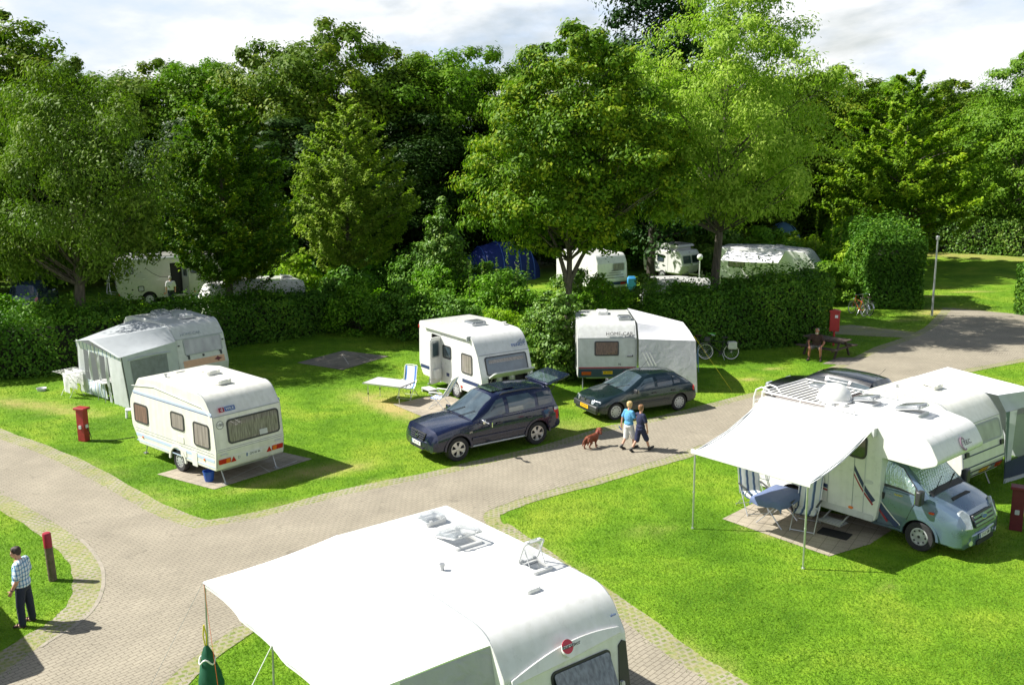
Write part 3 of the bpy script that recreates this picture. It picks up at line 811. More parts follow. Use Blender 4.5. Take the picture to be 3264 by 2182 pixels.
# ------------------------------------------------------------------ trees, hedges, shrubs
tree('loose feathery pale green tree with a bare trunk at the far left above the hedge', (-18.5,41.1,0), [(3.7,1.3),(4.6,2.9),(6.2,3.8),(8.1,4.0),(9.9,3.4),(11.4,2.2),(12.5,.4)], 'willow', .17, 56000, 150, trunk_r=.30, cr=.95, seed=11,
     name='tree', droop=True, aspect=.42, lean=(.3,0), flat=.95, up=.2, limbs=16)
tree('dark green hornbeam with feathery layered sprays behind the grey caravan', (-13.6,46.4,0), [(2.8,1.2),(3.6,2.8),(5.0,3.4),(7.0,3.0),(9.0,2.2),(10.6,1.3),(11.7,.3)], 'hornbeam2', .16, 90000, 620, trunk_r=.22, cr=1.35, style='spray', seed=12, limbs=14)
tree('yellowish green hornbeam with an upright oval crown between dark forest and shrubs', (-9.0,54,0), [(2.3,1.6),(3.8,2.9),(5.5,3.3),(7.6,2.9),(9.6,2.0),(11.4,.5)], 'hornbeam3', .17, 64000, 480, trunk_r=.2, cr=1.25, style='spray', seed=13, limbs=12)
tree('slim young sapling with a pointed top standing among the shrubs', (-3.6,50,0), [(1.6,1.3),(2.8,1.35),(4.0,1.0),(5.2,.55),(6.4,.08)], 'laurel', .17, 9000, 80, trunk_r=.07, cr=.5, seed=14, limbs=6)
tree('large round maple with a forked trunk rising behind the round bush in the middle', (2.6,45.0,0), [(4.1,1.1),(4.9,3.2),(6.0,4.6),(7.5,4.9),(9.6,4.2),(11.4,3.1),(13.0,2.0),(14.0,.9)], 'maple', .18, 110000, 480, trunk_r=.18, cr=.72, seed=15, lean=(.35,0), limbs=18,
     fork=[(1.4,.2,2.4,5.0),(-.9,-.3,2.7,5.2)], bias=.33, up=.35)
tree('tall airy light green ash towering behind the clipped hedge', (10.1,48,0), [(5.2,1.6),(6.0,3.6),(7.2,4.7),(9.2,5.0),(11.8,4.5),(14.2,3.4),(16.0,2.2),(17.3,.4)], 'ash', .19, 70000, 260, trunk_r=.27, cr=.9, seed=16, lean=(.5,0), limbs=22, aspect=.4, droop=True, flat=.75, bias=.42, up=.35)
tree('olive green field maple with a broad crown behind the square hedge block', (28.0,70,0), [(1.6,2.4),(3.2,4.4),(5.5,5.5),(8.2,4.9),(11.0,3.2),(13.8,.4)], 'hornbeam', .26, 80000, 320, trunk_r=.24, cr=2.0, style='spray', seed=17, limbs=12)
tree('bright green tree with a full crown at the right edge above the back hedge', (41.5,80,0), [(2.6,3.6),(5.0,6.0),(8.0,6.2),(11.5,5.0),(14.0,3.2),(15.6,.6)], 'forest2', .24, 50000, 230, trunk_r=.26, cr=1.1, seed=18, limbs=12)

FG = 'forest trees behind the campsite'
FENV = [
 [(1.0,3.2),(4,5.0),(8,5.6),(12,5.1),(15,3.9),(16.8,2.3),(17.5,.9)],
 [(.8,3.0),(4,4.6),(8,5.2),(11,5.4),(14,4.3),(15.7,2.6),(16.3,1.2)],
 [(1.0,3.0),(5,4.4),(9,4.9),(12,4.5),(15,3.5),(16.9,2.1),(17.7,.8)],
]
FMESH = []
def forest(x, y, h, k, rz, sx, label, fol):
    key = (k, fol)
    src = next((r for kk, r in FMESH if kk == key), None)
    if src is None:
        src = tree(label, (x, y, 0), FENV[k], fol, .28, 60000, 230, trunk_r=.32, cr=1.15, seed=40+k*3+len(fol), group=FG, limbs=10, barkm='barkdark', flat=.7, bias=.36, name='forest_tree')
        FMESH.append((key, src)); o = src
    else:
        o = copy_tree(src)
        tag(o, label, 'tree', FG)
    o.location = (x, y, 0); o.rotation_euler = (0, 0, rz); o.scale = (sx, sx, (h*.95-.3)/FENV[k][-1][0])
    return o
FT = [
 (-37.0,70,20.3,0,.3,1.15,'dark broad forest tree at the far left edge of the skyline','oak'),
 (-31.5,76,15.5,1,1.3,1.0,'forest tree with a low rounded top, second from the left on the skyline','oak'),
 (-27.0,74,16.2,2,2.2,1.05,'narrow dark forest tree left of the dip in the skyline','oak'),
 (-22.3,74,16.6,0,4.0,.85,'grey green forest tree above the feathery hornbeam','forest2'),
 (-17.0,72,17.4,1,.9,1.0,'forest tree with a stepped left side beside the tallest rusty crown','oak'),
 (-12.6,73,18.7,0,2.6,1.0,'tallest rusty green forest crown left of the middle of the skyline','oak'),
 (-8.3,74,17.0,2,5.2,.9,'forest tree on the right shoulder of the rusty crown','oak'),
 (-3.4,75,17.0,1,3.4,1.1,'light green domed forest tree left of the big maple','forest2'),
 (1.6,78,17.2,2,.2,1.05,'forest tree half hidden behind the left of the maple','oak'),
 (6.5,72,17.6,1,1.1,1.0,'forest tree showing above the maple top','oak'),
 (17.5,78,16.0,0,1.9,1.0,'forest tree behind the right side of the ash','oak'),
 (22.4,86,15.4,1,4.4,1.0,'forest tree with wispy top beside the ash','oak'),
 (27.6,86,16.2,0,5.5,1.05,'dark green domed forest tree right of the ash','oak'),
 (34.0,90,15.4,2,.8,1.15,'lighter forest tree behind the olive field maple','forest2'),
 (40.6,91,15.0,1,2.4,1.1,'dark forest tree with a low dome near the right edge','oak'),
 (47.5,90,14.6,0,3.1,1.1,'forest tree at the far right edge of the skyline','forest2'),
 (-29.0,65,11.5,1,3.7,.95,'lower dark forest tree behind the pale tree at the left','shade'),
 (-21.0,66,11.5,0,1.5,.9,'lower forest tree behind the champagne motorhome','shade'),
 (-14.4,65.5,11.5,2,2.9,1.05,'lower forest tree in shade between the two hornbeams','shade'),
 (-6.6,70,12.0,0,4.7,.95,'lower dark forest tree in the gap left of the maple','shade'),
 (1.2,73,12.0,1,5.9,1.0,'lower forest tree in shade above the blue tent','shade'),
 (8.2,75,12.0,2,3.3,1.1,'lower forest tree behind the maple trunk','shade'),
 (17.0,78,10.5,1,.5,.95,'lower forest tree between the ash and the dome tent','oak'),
 (31.5,88,13.0,2,1.8,1.1,'lower forest tree behind the field maple','oak'),
 (-35.5,47,13.5,0,.8,.95,'tall forest tree at the left edge beside the road, nearest of three','oak'),  # unseen trees past the left edge, shading the ground behind the hedge
 (-34.5,54,14.0,1,1.8,.95,'tall forest tree at the left edge beside the slate blue car','oak'),
 (-34.0,61,14.5,0,2.7,.95,'tall forest tree at the left edge next to the wood','oak'),
 (30.5,97,15.6,0,.4,1.2,'second row forest tree filling the dip right of the ash','oak'),
 (37.0,98,15.4,1,1.9,1.2,'second row forest tree behind the lighter one near the right edge','forest2'),
 (44.8,98,15.6,2,4.4,1.3,'second row forest tree by the right edge of the skyline','oak'),
 (-24.6,80,16.4,1,2.0,1.2,'second row forest tree filling the gap at the left of the skyline','oak'),
 (-34.0,79,15.8,2,3.0,1.3,'second row forest tree behind the far left crowns','forest2'),
 (-18.8,80,17.0,2,.7,1.3,'second row forest tree behind the stepped crown','oak'),
 (-5.8,80,17.0,0,1.2,1.2,'second row forest tree behind the domed crown left of the maple','oak'),
 (12.0,82,17.0,1,2.7,1.2,'second row forest tree behind the conifer','oak'),
 (24.9,94,15.4,2,3.8,1.2,'second row forest tree behind the wispy crown','forest2'),
]
for a in FT: forest(*a)
tree('dark dense tree rising behind the big maple and the ash', (9.6,66,0), [(3,3.6),(8,4.4),(13,4.2),(17,3.7),(20,2.9),(22.4,1.2)], 'dark', .28, 42000, 240, trunk_r=.35, cr=1.15, seed=31, barkm='barkdark')

hedge('long shaggy dark hedge behind the grey caravan and tent at the left', [(-28,36.9),(-22.5,38.0),(-18.6,39.6),(-15.6,42.6),(-12.6,45.2),(-9.3,48.2)], 2.4, 2.8, 1.85, 'hedge', .135, 330, seed=3, rough=.22, top_rough=.7)
hedge('tall clipped dark hedge behind the picnic table and parked bicycles', [(6.2,42.4),(10.2,43.3),(14.2,44.4)], 2.3, 2.35, 3.2, 'hedge', .135, 400, seed=4, rough=.2, top_rough=.9)
hedge('tall shaggy hedge block beside the lamp post', [(20.9,52.4),(21.6,57.5)], 3.1, 3.7, 4.3, 'hedge', .16, 360, seed=5, rough=.30, top_rough=1.0, round_=.7)
hedge('dark rounded hedge end at the right edge by the road', [(27.0,49.6),(33,52)], 2.4, 2.7, 2.8, 'hedge', .14, 300, seed=6)
hedge('low laurel hedge closing the far lawn at the right', [(22,86),(30,84.2),(36,80.5),(42,76.5),(50,71)], 2.6, 2.7, 2.7, 'laurel', .22, 110, seed=7, rough=.2, top_rough=.5)

shrub('round leafy bush round the foot of the maple trunk between two caravans', (1.65,37.5,0), [(.1,1.1),(.8,1.25),(2.0,1.25),(2.8,1.0),(3.3,.5)], 'laurel', .12, 20000, 260, seed=51, cr=.26)
BANK = 'shrubs in the planted bank'
SH = [
 ('shrub with glossy leaves at the left end of the bank by the empty pitch', (-7.6,47.6), 2.6, 1.9, 'shrub', 52),
 ('dark leafy shrub behind the empty pitch, second from the left end of the bank', (-5.3,45.9), 2.5, 1.8, 'hedge', 53),
 ('broad shrub behind the empty pitch and left of the open caravan', (-2.9,45.0), 2.3, 1.8, 'hedge', 54),
 ('feathery bright green shrub right behind the roof of the open caravan', (-.6,43.4), 1.7, 1.7, 'yellow', 55),
 ('tall dark shrub in the middle of the bank under the sapling', (-3.7,48.6), 3.1, 1.9, 'shrub', 56),
 ('leafy shrub with flower spikes in front of the blue tent', (-.9,47.2), 3.0, 1.8, 'shrub', 57),
 ('low shrub at the left of the maple trunk', (.2,46.6), 2.3, 1.6, 'shrub', 58),
 ('yellow green shrub just right of the maple trunk', (4.4,46.6), 2.8, 1.7, 'shrub', 59),
 ('leafy shrub behind the white caravan with the pale tent', (6.4,46.2), 2.7, 1.6, 'laurel', 60),
 ('bright shrub at the left end of the clipped hedge', (8.3,46.6), 2.4, 1.6, 'shrub', 61),
 ('shrub with light leaves at the foot of the ash', (11.0,46.9), 2.4, 1.4, 'laurel', 62),
 ('broad leafy shrub right of the maple trunk behind the lettered caravan', (5.3,44.6), 2.4, 1.5, 'shrub', 80),
 ('dense shrub hiding the foot of the cycle carrier caravan', (3.2,48.6), 2.8, 1.8, 'laurel', 81),
 ('wide shrub between the sapling and the maple', (-1.0,50.4), 3.0, 2.2, 'hedge', 82),
 ('bright bushy shrub between the two hornbeams behind the white roof', (-12.2,53.0), 3.2, 2.1, 'yellow', 63),
 ('dark shrub at the foot of the upright hornbeam', (-8.6,50.6), 2.9, 1.9, 'hedge', 64),
 ('small shrub hiding the slate blue car at the far left', (-23.3,44.2), 2.3, 1.6, 'shrub', 65),
 ('twiggy shrub beside the trunk of the pale tree', (-20.4,41.6), 2.7, 1.0, 'shrub', 66),
 ('feathery shrub in front of the champagne motorhome', (-17.4,44.2), 2.0, 1.5, 'yellow', 67),
 ('wild grey green shrub in front of the dome tent', (20.6,70), 2.6, 2.6, 'yellow', 68),
 ('yellowish wild shrub beside the square hedge block', (22.0,60.2), 3.6, 1.9, 'yellow', 69),
 ('leafy shrub above the long white caravan roof', (17.5,67), 3.4, 2.4, 'shrub', 70),
 ('rusty shrub between the clipped hedge and the hedge block', (18.0,54.6), 2.5, 1.2, 'forest2', 71),
 ('tall wild shrub left of the olive field maple', (23.4,66.5), 4.0, 2.3, 'shrub', 72),
 ('bushy shrub right of the dome tent under the olive field maple', (26.4,74), 3.4, 2.8, 'shrub', 78),
 ('tall bright shrub behind the square hedge block', (24.0,61.5), 3.9, 2.0, 'yellow', 79),
 ('leafy shrub behind the high roof caravan', (14.0,68), 3.6, 2.6, 'laurel', 73),
 ('shrub behind the bike rack caravan', (7.6,71), 3.4, 2.2, 'hedge', 74),
 ('dark shrub left of the blue tent', (-5.6,60.5), 3.0, 2.3, 'hedge', 75),
 ('dark understorey shrub beside the far silver caravan roof', (-9.4,62.5), 3.2, 2.4, 'hedge', 76),
 ('dark understorey shrub behind the beige motorhome front', (-14.5,61.5), 3.4, 2.6, 'hedge', 77),
]
for lab, (x, y), h, r, fol, sd in SH:
    env = [(.1,r*.75),(h*.3,r),(h*.6,r*.85),(h*.85,r*.5),(h,r*.12)]
    shrub(lab, (x, y, 0), env, fol, .15 if y < 50 else .2, int(5200*r*h/3.2), int(38*r), seed=sd, cr=.45*r/1.8+.1, group=BANK)
# flower spikes and upright shoots growing above the bank
def spikes(label, pts, fol, seed):
    rng = np.random.default_rng(seed)
    root = empty('flowering_plant', (pts[0][0], pts[0][1], 0), 0, label, 'plant')
    Vs = []; mb = MB()
    for x, y, h in pts:
        dx, dy = x-pts[0][0], y-pts[0][1]
        mb.tube([(dx, dy, 0), (dx+rng.normal(0,.05), dy, h)], [.02, .006], 5)
        n = 90; t = rng.uniform(.45, 1, n)
        P = np.stack([dx + rng.normal(0, .10, n)*(1.25-t), dy + rng.normal(0, .10, n)*(1.25-t), t*h], -1)
        Vs.append(leaves(rng, P, rng.normal(size=(n,3)) + np.array([0,0,.6]), np.full(n, .12), .5))
    V = np.concatenate(Vs)
    o = bpy.data.objects.new('leaves', quads_mesh('leaves', V, FO[fol], rng.uniform(0, 1, len(V)))); COL.objects.link(o); o.parent = root
    mb.build('stems', M['barkdark'], root)
spikes('tall leafy flower spikes in front of the blue tent', [(-.7,46.6,3.7),(-.2,46.9,4.1),(.3,46.5,4.3),(-1.4,46.8,3.6),(.8,46.8,4.0),(-2.0,47.1,3.5)], 'laurel', 5)
spikes('upright young shoots above the hedge beside the pale tree trunk', [(-22.0,38.7,3.2),(-21.2,38.9,3.6),(-20.3,39.0,3.1),(-23.4,38.4,2.9),(-18.3,40.0,3.3),(-19.4,39.4,2.9),(-17.5,40.8,3.0)], 'shrub', 6)
spikes('reddish wild spikes above the shrubs right of the dome tent', [(20.5,62,5.0),(21.1,62.2,5.3),(21.8,62.1,5.2),(19.6,62.5,4.7),(22.6,62.4,5.0)], 'yellow', 8)

def grass_blades():
    rng = np.random.default_rng(77)
    n = 840000
    # denser near the camera: sample depth with 1/y
    u = rng.uniform(0, 1, n); y = 10.0*(60/10.0)**u
    x = rng.uniform(-.78, .85, n)*(y+3)
    keep = ~(inside(x, y, ROAD) & ~(inside(x+rng.normal(0,.09,n), y+rng.normal(0,.09,n), ROAD) == 0))
    for p in SLABS.values(): keep &= ~inside(x, y, p)
    for p in STRIP_POLYS: keep &= ~(inside(x, y, p) & (rng.uniform(0, 1, n) < .88))
    x, y = x[keep], y[keep]
    d = dryness(x, y); k = rng.uniform(0, 1, len(x)) > d*.95
    x, y, d = x[k], y[k], d[k]; n = len(x)
    h = rng.uniform(.018, .042, n)*(1 + .008*(y-13)); w = rng.uniform(.008, .014, n)*(1 + .02*(y-13))
    a = rng.uniform(0, 2*PI, n); lx, ly = rng.normal(0, .025, n), rng.normal(0, .025, n)
    c, s = np.cos(a)*w/2, np.sin(a)*w/2
    V = np.empty((n, 4, 3))
    V[:,0] = np.stack([x-c, y-s, np.zeros(n)], -1); V[:,1] = np.stack([x+c, y+s, np.zeros(n)], -1)
    V[:,2] = np.stack([x+lx+c*.3, y+ly+s*.3, h], -1); V[:,3] = np.stack([x+lx-c*.3, y+ly-s*.3, h], -1)
    o = bpy.data.objects.new('grass', quads_mesh('grass', V, FO['grass'], np.clip(rng.normal(.45, .11, n) + .45*d + .13*(np.sin(x*.9+1.7*np.sin(y*.6)) + np.sin(y*1.15+1.4*np.sin(x*.75+2)))*.8, 0, 1))); COL.objects.link(o)
    tag(o, kind='stuff')
grass_blades()
# ------------------------------------------------------------------ vehicles: shared pieces
def side_frame(s, W, x, z, dy=0.):
    return frame((x, s*(W/2 + dy), z), (-s, 0, 0), (0, 0, 1))
def end_frame(p0, p1, t=.5, y=0.):
    a, b = Vector((p0[0], 0, p0[1])), Vector((p1[0], 0, p1[1]))
    o = a.lerp(b, t); o.y = y
    return frame(o, (0, 1, 0), b - a)
def back_frame(x, y, z): return frame((x, y, z), (0, -1, 0), (0, 0, 1))
def top_frame(x, y, z): return frame((x, y, z), (0, 1, 0), (-1, 0, 0))
def off(F, u=0., v=0., n=0.): return F @ Matrix.Translation((u, v, n))

def part(name, F, pts, d0, d1, m, parent, bevel=0):
    mb = MB(); mb.plate(F, pts, d0, d1)
    return mb.build(name, m, parent, bevel=bevel)

def window(F, w, h, parent, glass, frm='dark', r=.07, name='window', open_=0.):
    """framed acrylic window; the pane is its sub-part"""
    mb = MB(); mb.ring(F, rrect(w+.07, h+.07, r+.035), rrect(w-.02, h-.02, r), -.01, .022)
    mb.plate(F, rrect(w, h, r), -.01, .004)
    f = mb.build(name, [M[frm]], parent)
    G = F
    if open_:
        G = F @ Matrix.Translation((0, h/2, .02)) @ Matrix.Rotation(-open_, 4, 'X') @ Matrix.Translation((0, -h/2, 0))
        mb = MB()
        for sx in (-1, 1): mb.tube([F @ Vector((sx*(w/2-.03), -h*.1, .0)), G @ Vector((sx*(w/2-.03), -h*.35, .0))], .008, 6)
        mb.build('stay', M['dark'], f)
    part('pane', G, rrect(w-.005, h-.005, r), .006, .016, M[glass], f)
    return f

def hatch(x, y, z, w, l, parent, m='white', lid='acryl', open_=0., toward=1, low=False):
    """roof light: kerb frame and dome lid hinged at one end"""
    F = top_frame(x, y, z)
    mb = MB(); mb.ring(F, rrect(w, l, .05), rrect(w-.12, l-.12, .03), -.02, .045); mb.plate(F, rrect(w-.1, l-.1, .03), -.02, .006)
    k = mb.build('roof_hatch', [M[m]], parent)
    if open_ or not low:
        mb = MB(); mb.plate(F, rrect(w-.13, l-.13, .03), .006, .012); mb.build('opening', M['acrylgrey'], k)
    H = F @ Matrix.Translation((0, -toward*l/2, .05)) @ Matrix.Rotation(toward*open_, 4, 'X') @ Matrix.Translation((0, toward*l/2, 0))
    mb = MB()
    rows = []
    for i in range(6):
        t = i/5
        prof = rrect(w*(1-.16*t**2), l*(1-.16*t**2), .06)
        rows.append([H @ Vector((a, b, .015 + .07*math.sin(t*PI/2)*(.5 if low else 1))) for a, b in prof])
    n = len(rows[0])
    vs = [p for r in rows for p in r]
    mb.add(vs, [(i*n+j, i*n+(j+1) % n, (i+1)*n+(j+1) % n, (i+1)*n+j) for i in range(5) for j in range(n)] + [tuple(5*n+j for j in range(n))])
    mb.build('lid', M[lid], k, smooth=50)
    mb = MB(); mb.ring(H, rrect(w+.02, l+.02, .06), rrect(w-.03, l-.03, .05), 0., .02)
    for a in (-.3, .3):
        for b in ((-toward*(l/2-.01)), (toward*(l/2-.01))): mb.box((H @ Vector((a*w, b, .03))), (.05, .05, .04))
    mb.build('rim', M['lighttrim'] if lid == 'acryl' else M[m], k)
    if open_ > .3:
        mb = MB()
        for a in (-1, 1): mb.tube([F @ Vector((a*(w/2-.05), toward*l*.1, .03)), H @ Vector((a*(w/2-.05), toward*l*.2, .02))], .008, 6)
        mb.build('stay', M['lighttrim'], k)
    return k

def wheel(parent, x, y, R, wd, s, style='steel', rimr=.62):
    """s = +1 outer face to +y"""
    Mx = Matrix.Translation((x, y, R)) @ Matrix.Rotation(-s*PI/2, 4, 'X')
    rr = R*rimr
    mb = MB()
    mb.lathe([(rr, -wd/2), (R*.93, -wd/2), (R*.985, -wd*.36), (R, -wd*.2), (R, wd*.2), (R*.985, wd*.36), (R*.93, wd/2), (rr+.02, wd/2), (rr, wd*.42)], Mx, 32, close=True)
    t = mb.build('wheel', M['tyre'], parent, smooth=40)
    mb = MB()
    if style == 'star':
        mb.lathe([(rr+.004, wd*.44), (rr*.93, wd*.44), (rr*.90, wd*.30), (rr*.90, -.02)], Mx, 32)
        for k in range(5):
            a = 2*PI*k/5 + .3
            mb.plate(Mx @ Matrix.Rotation(a, 4, 'Z'), [(0,-.045), (rr*.5,-.04), (rr*.93,-.075), (rr*.93,.075), (rr*.5,.04), (0,.045)], wd*.22, wd*.38)
        mb.lathe([(.001, wd*.42), (.055, wd*.41), (.07, wd*.34)], Mx, 16)
        rim = mb.build('rim', M['alu'], t, smooth=40)
        mb = MB(); mb.lathe([(.001, wd*.05), (rr*.9, wd*.05)], Mx, 24); mb.build('brake_disc', M['black'], rim)
    else:
        mb.lathe([(rr+.006, wd*.43), (rr*.92, wd*.47), (rr*.80, wd*.45), (rr*.62, wd*.40), (rr*.35, wd*.47), (.001, wd*.49)], Mx, 28)
        rim = mb.build('rim', M['hub'], t, smooth=40)
        mb = MB(); nh = 10 if style == 'cover' else 8
        for k in range(nh):
            a = 2*PI*k/nh
            mb.plate(Mx @ Matrix.Translation((rr*.74*math.cos(a), rr*.74*math.sin(a), 0)) @ Matrix.Rotation(a, 4, 'Z'), rrect(rr*.20, rr*.22, .02, 3), wd*.44, wd*.475)
        mb.build('vent_hole', M['black'], rim)
        if style == 'cover2':
            mb = MB(); mb.lathe([(.001, wd*.52), (rr*.16, wd*.51), (rr*.18, wd*.46)], Mx, 16); mb.build('hub_cap', M['dark'], rim)
    return t

def number_plate(F, s, parent, m='whiteplate', w=.52, h=.11, euro=True):
    p = part('number_plate', F, rrect(w, h, .012, 2), 0, .012, M[m], parent)
    text('lettering', s, h*.85, off(F, .02 if euro else 0), M['ink'], p, d=.013, extr=.002, sx=.9)
    if euro: part('country_band', off(F, -w/2+.022), rrect(.04, h-.012, .004, 1), .012, .0145, M['bluestripe'], p)
    return p

def caravan_body(prof, W, m, root, bevel=.06, name='body', chassis=True, arch=None):
    mb = MB(); mb.prism(prof, -W/2, W/2)
    b = mb.build(name, M[m], root, bevel=bevel, seg=3, smooth=40)
    return b

def cut(o, shapes):
    """cut holes (list of MB) out of an object's mesh"""
    for mb in shapes:
        c = mb.build('cutter', M['black'], o.parent, smooth=0)
        bpy.context.view_layer.update()
        md = o.modifiers.new('b', 'BOOLEAN'); md.operation = 'DIFFERENCE'; md.solver = 'EXACT'; md.object = c; md.material_mode = 'TRANSFER'
        mods = [x for x in o.modifiers if x.type == 'BEVEL']
        bake_keep(o, md)
        bpy.data.objects.remove(c)
def bake_keep(o, md):
    bev = [(x.width, x.segments) for x in o.modifiers if x.type == 'BEVEL']
    for x in [x for x in o.modifiers if x.type == 'BEVEL']: o.modifiers.remove(x)
    bake(o)
    for w_, sg in bev:
        b = o.modifiers.new('bevel', 'BEVEL'); b.width = w_; b.segments = sg; b.limit_method = 'ANGLE'; b.angle_limit = math.radians(50)
    o.data.shade_smooth(); o.data.set_sharp_from_angle(angle=math.radians(35))
def arch_cutter(x, y0, y1, R, z):
    mb = MB(); n = 20
    prof = [(x + R*math.cos(2*PI*i/n), z + R*math.sin(2*PI*i/n)) for i in range(n)]
    mb.prism(prof, y0, y1); return mb

def arch_trim(root, F, ro, ri, m, d0=-.02, d1=.03, a0=0., a1=PI):
    n = 16; A = [lerp(a0, a1, i/n) for i in range(n+1)]
    po = [(ro*math.cos(a), ro*math.sin(a)) for a in A]; pi = [(ri*math.cos(a), ri*math.sin(a)) for a in A]; k = n+1
    vs = [F @ Vector((*p, d)) for d in (d0, d1) for p in po + pi]; fs = [(0, 2*k, 3*k, k), (n, k+n, 3*k+n, 2*k+n)]
    for i in range(n): fs += [(2*k+i, 2*k+i+1, 3*k+i+1, 3*k+i), (i, i+1, 2*k+i+1, 2*k+i), (k+i, k+i+1, 3*k+i+1, 3*k+i)]
    mb = MB(); mb.add(vs, fs); return mb.build('wheel_arch', M[m], root)
def lerp(a, b, t): return a + (b-a)*t
def leg_stay(root, x, y, lean=.25):
    mb = MB(); mb.tube([(x, y, .5), (x+lean, y, .03)], .018, 8); mb.box((x+lean, y, .022), (.12, .10, .04))
    return mb.build('corner_steady', M['steel'], root)

def edge_tube(root, prof, W, xmin, m, name='corner_moulding', r=.016, zmin=.5, inset=.016):
    c = Vector((sum(p[0] for p in prof)/len(prof), sum(p[1] for p in prof)/len(prof)))
    P = [Vector(p) for p in prof if p[0] > xmin and p[1] > zmin]
    i0 = next((i for i in range(len(P)-1) if (P[i+1]-P[i]).length > 1.5), None)
    if i0 is not None: P = P[i0+1:] + P[:i0+1]
    P = [p + (c-p).normalized()*inset for p in P]
    out = []
    for s in (-1, 1):
        mb = MB(); mb.tube([(p.x, s*(W/2-inset), p.y) for p in P], r, 6); out.append(mb.build(name, M[m], root))
    return out
def stripe_side(root, s, W, x0, x1, z, h, m, name='stripe'):
    return part(name, side_frame(s, W, (x0+x1)/2, z), rrect(x1-x0, h, .004, 1), 0, .005, M[m], root)

# ------------------------------------------------------------------ beige-white caravan at the junction
def caravan_junction():
    W = 2.2; root = empty('caravan', (-7.33, 25.99, 0), -.7155, 'cream caravan with pale blue stripes and red lamps parked beside the road junction', 'caravan', 'caravans on the pitches')
    L = 4.45
    prof = roundpoly([(-L+.35,.42,.05), (0,.42,.10), (.06,.95,.1), (-.03,1.92,.1), (-.42,2.50,.55), (-3.0,2.56,.8), (-L+.55,2.46,.35), (-L-.05,1.7,.5), (-L,.95,.3)])
    b = caravan_body(prof, W, 'cream', root)
    cut(b, [arch_cutter(-1.95, -W/2-.2, -W/2+.28, .38, .34), arch_cutter(-1.95, W/2-.28, W/2+.2, .38, .34)])
    for s in (-1, 1):
        wheel(root, -1.95, s*(W/2-.12), .32, .18, s, 'cover', .60)
        arch_trim(root, side_frame(s, W, -1.95, .34), .45, .38, 'cream')
        for z, h, m in ((2.02,.05,'paleblue'), (1.965,.022,'bluestripe'), (.90,.015,'trim'), (.82,.015,'trim'), (.70,.085,'paleblue'), (.52,.03,'paleblue')):
            stripe_side(root, s, W, -L+.22, -.06, z, h, m)
    for x, w, h, z in ((-3.85,.72,.52,1.38), (-1.83,.62,.44,1.52), (-.62,.72,.62,1.34)):
        window(side_frame(-1, W, x, z), w, h, root, 'curtain2' if x < -3 else 'curtain', 'dark', .06)
    window(side_frame(1, W, -1.0, 1.4), .9, .6, root, 'curtain'); window(side_frame(1, W, -3.7, 1.4), .8, .6, root, 'curtain')
    part('door', side_frame(1, W, -2.4, 1.25), rrect(.62, 1.6, .05), 0, .012, M['cream'], root)
    for x, z, w, h in ((-1.72,1.0,.32,.2), (-1.62,.62,.30,.2), (-1.05,.58,.26,.42)):
        part('service_flap', side_frame(-1, W, x, z), rrect(w, h, .03), 0, .014, M['cream'], root)
    for x in (-3.85, -.55): part('side_reflector', side_frame(-1, W, x, .66), circ(.035, 12), 0, .02, M['orange'], root)
    mb = MB(); mb.tube([(-L+.2, -W/2-.012, 2.18), (-3.0, -W/2-.012, 2.32), (-.5, -W/2-.012, 2.14), (-.12, -W/2-.012, 1.95)], .014, 6); mb.build('awning_rail', M['lighttrim'], root)
    edge_tube(root, prof, W, -1.2, 'trim')
    E0, E1 = (.06,.95), (-.03,1.92)
    FE = end_frame(E0, E1)
    window(off(FE, .14, .02), 1.62, .62, root, 'curtain', 'dark', .08)
    part('note', off(FE, .42, -.20, .03), rrect(.26, .15, .01, 1), 0, .006, M['lighttrim'], root)
    part('waist_rail', off(FE, 0, .50), rrect(W-.08, .02, .005, 1), 0, .012, M['trim'], root)
    for v in (-.42, -.47): part('waist_rail', off(FE, 0, v), rrect(W-.08, .012, .004, 1), 0, .008, M['trim'], root)
    F2 = end_frame((0,.42), (.06,.95))
    part('lamp_board', off(F2, 0, .0), rrect(W-.16, .17, .02), 0, .016, M['cream'], root)
    for s in (-1, 1):
        lp = part('tail_lamp', off(F2, s*.86, .0, .016), rrect(.36, .14, .02), 0, .022, M['red'], root)
        part('indicator', off(F2, s*.76, .0, .038), rrect(.12, .13, .015), 0, .003, M['orange'], lp)
        part('warning_triangle', off(F2, s*.58, -.01, .016), [(-.085,-.07),(.085,-.07),(0,.08)], 0, .015, M['red'], root)
        part('handle', off(FE, s*.88, -.57, .01), rrect(.22, .028, .012), 0, .03, M['lighttrim'], root)
    number_plate(off(F2, .08, .02, .018), 'GM W 44', root)
    text('lettering', 'D', .11, off(F2, -.40, 0, .016), M['greydecal'], root)
    d = part('speed_disc', off(FE, -.90, .26), circ(.115, 24), 0, .006, M['whiteplate'], root)
    text('lettering', '100', .12, off(FE, -.90, .26, .006), M['ink'], d)
    mb = MB(); mb.ring(off(FE, -.90, .26), circ(.115, 24), circ(.102, 24), .006, .008); mb.build('ring', M['ink'], d)
    FL = end_frame((-.03,1.92), (-.17,2.22))
    r = part('brand_badge', off(FL, -.78, .0, .03), rrect(.17, .13, .01, 1), 0, .008, M['redstripe'], root)
    text('lettering', 'd', .14, off(FL, -.78, .0, .037), M['white'], r)
    r = part('brand_badge', off(FL, -.52, .0, .03), rrect(.32, .13, .01, 1), 0, .008, M['bluestripe'], root)
    text('lettering', 'WILK', .11, off(FL, -.52, .0, .037), M['white'], r)
    hatch(-1.15, -.05, 2.555, .42, .42, root, 'cream', 'cream', 0, low=True); hatch(-2.35, .35, 2.565, .42, .42, root, 'cream', 'cream', .12, low=True); 
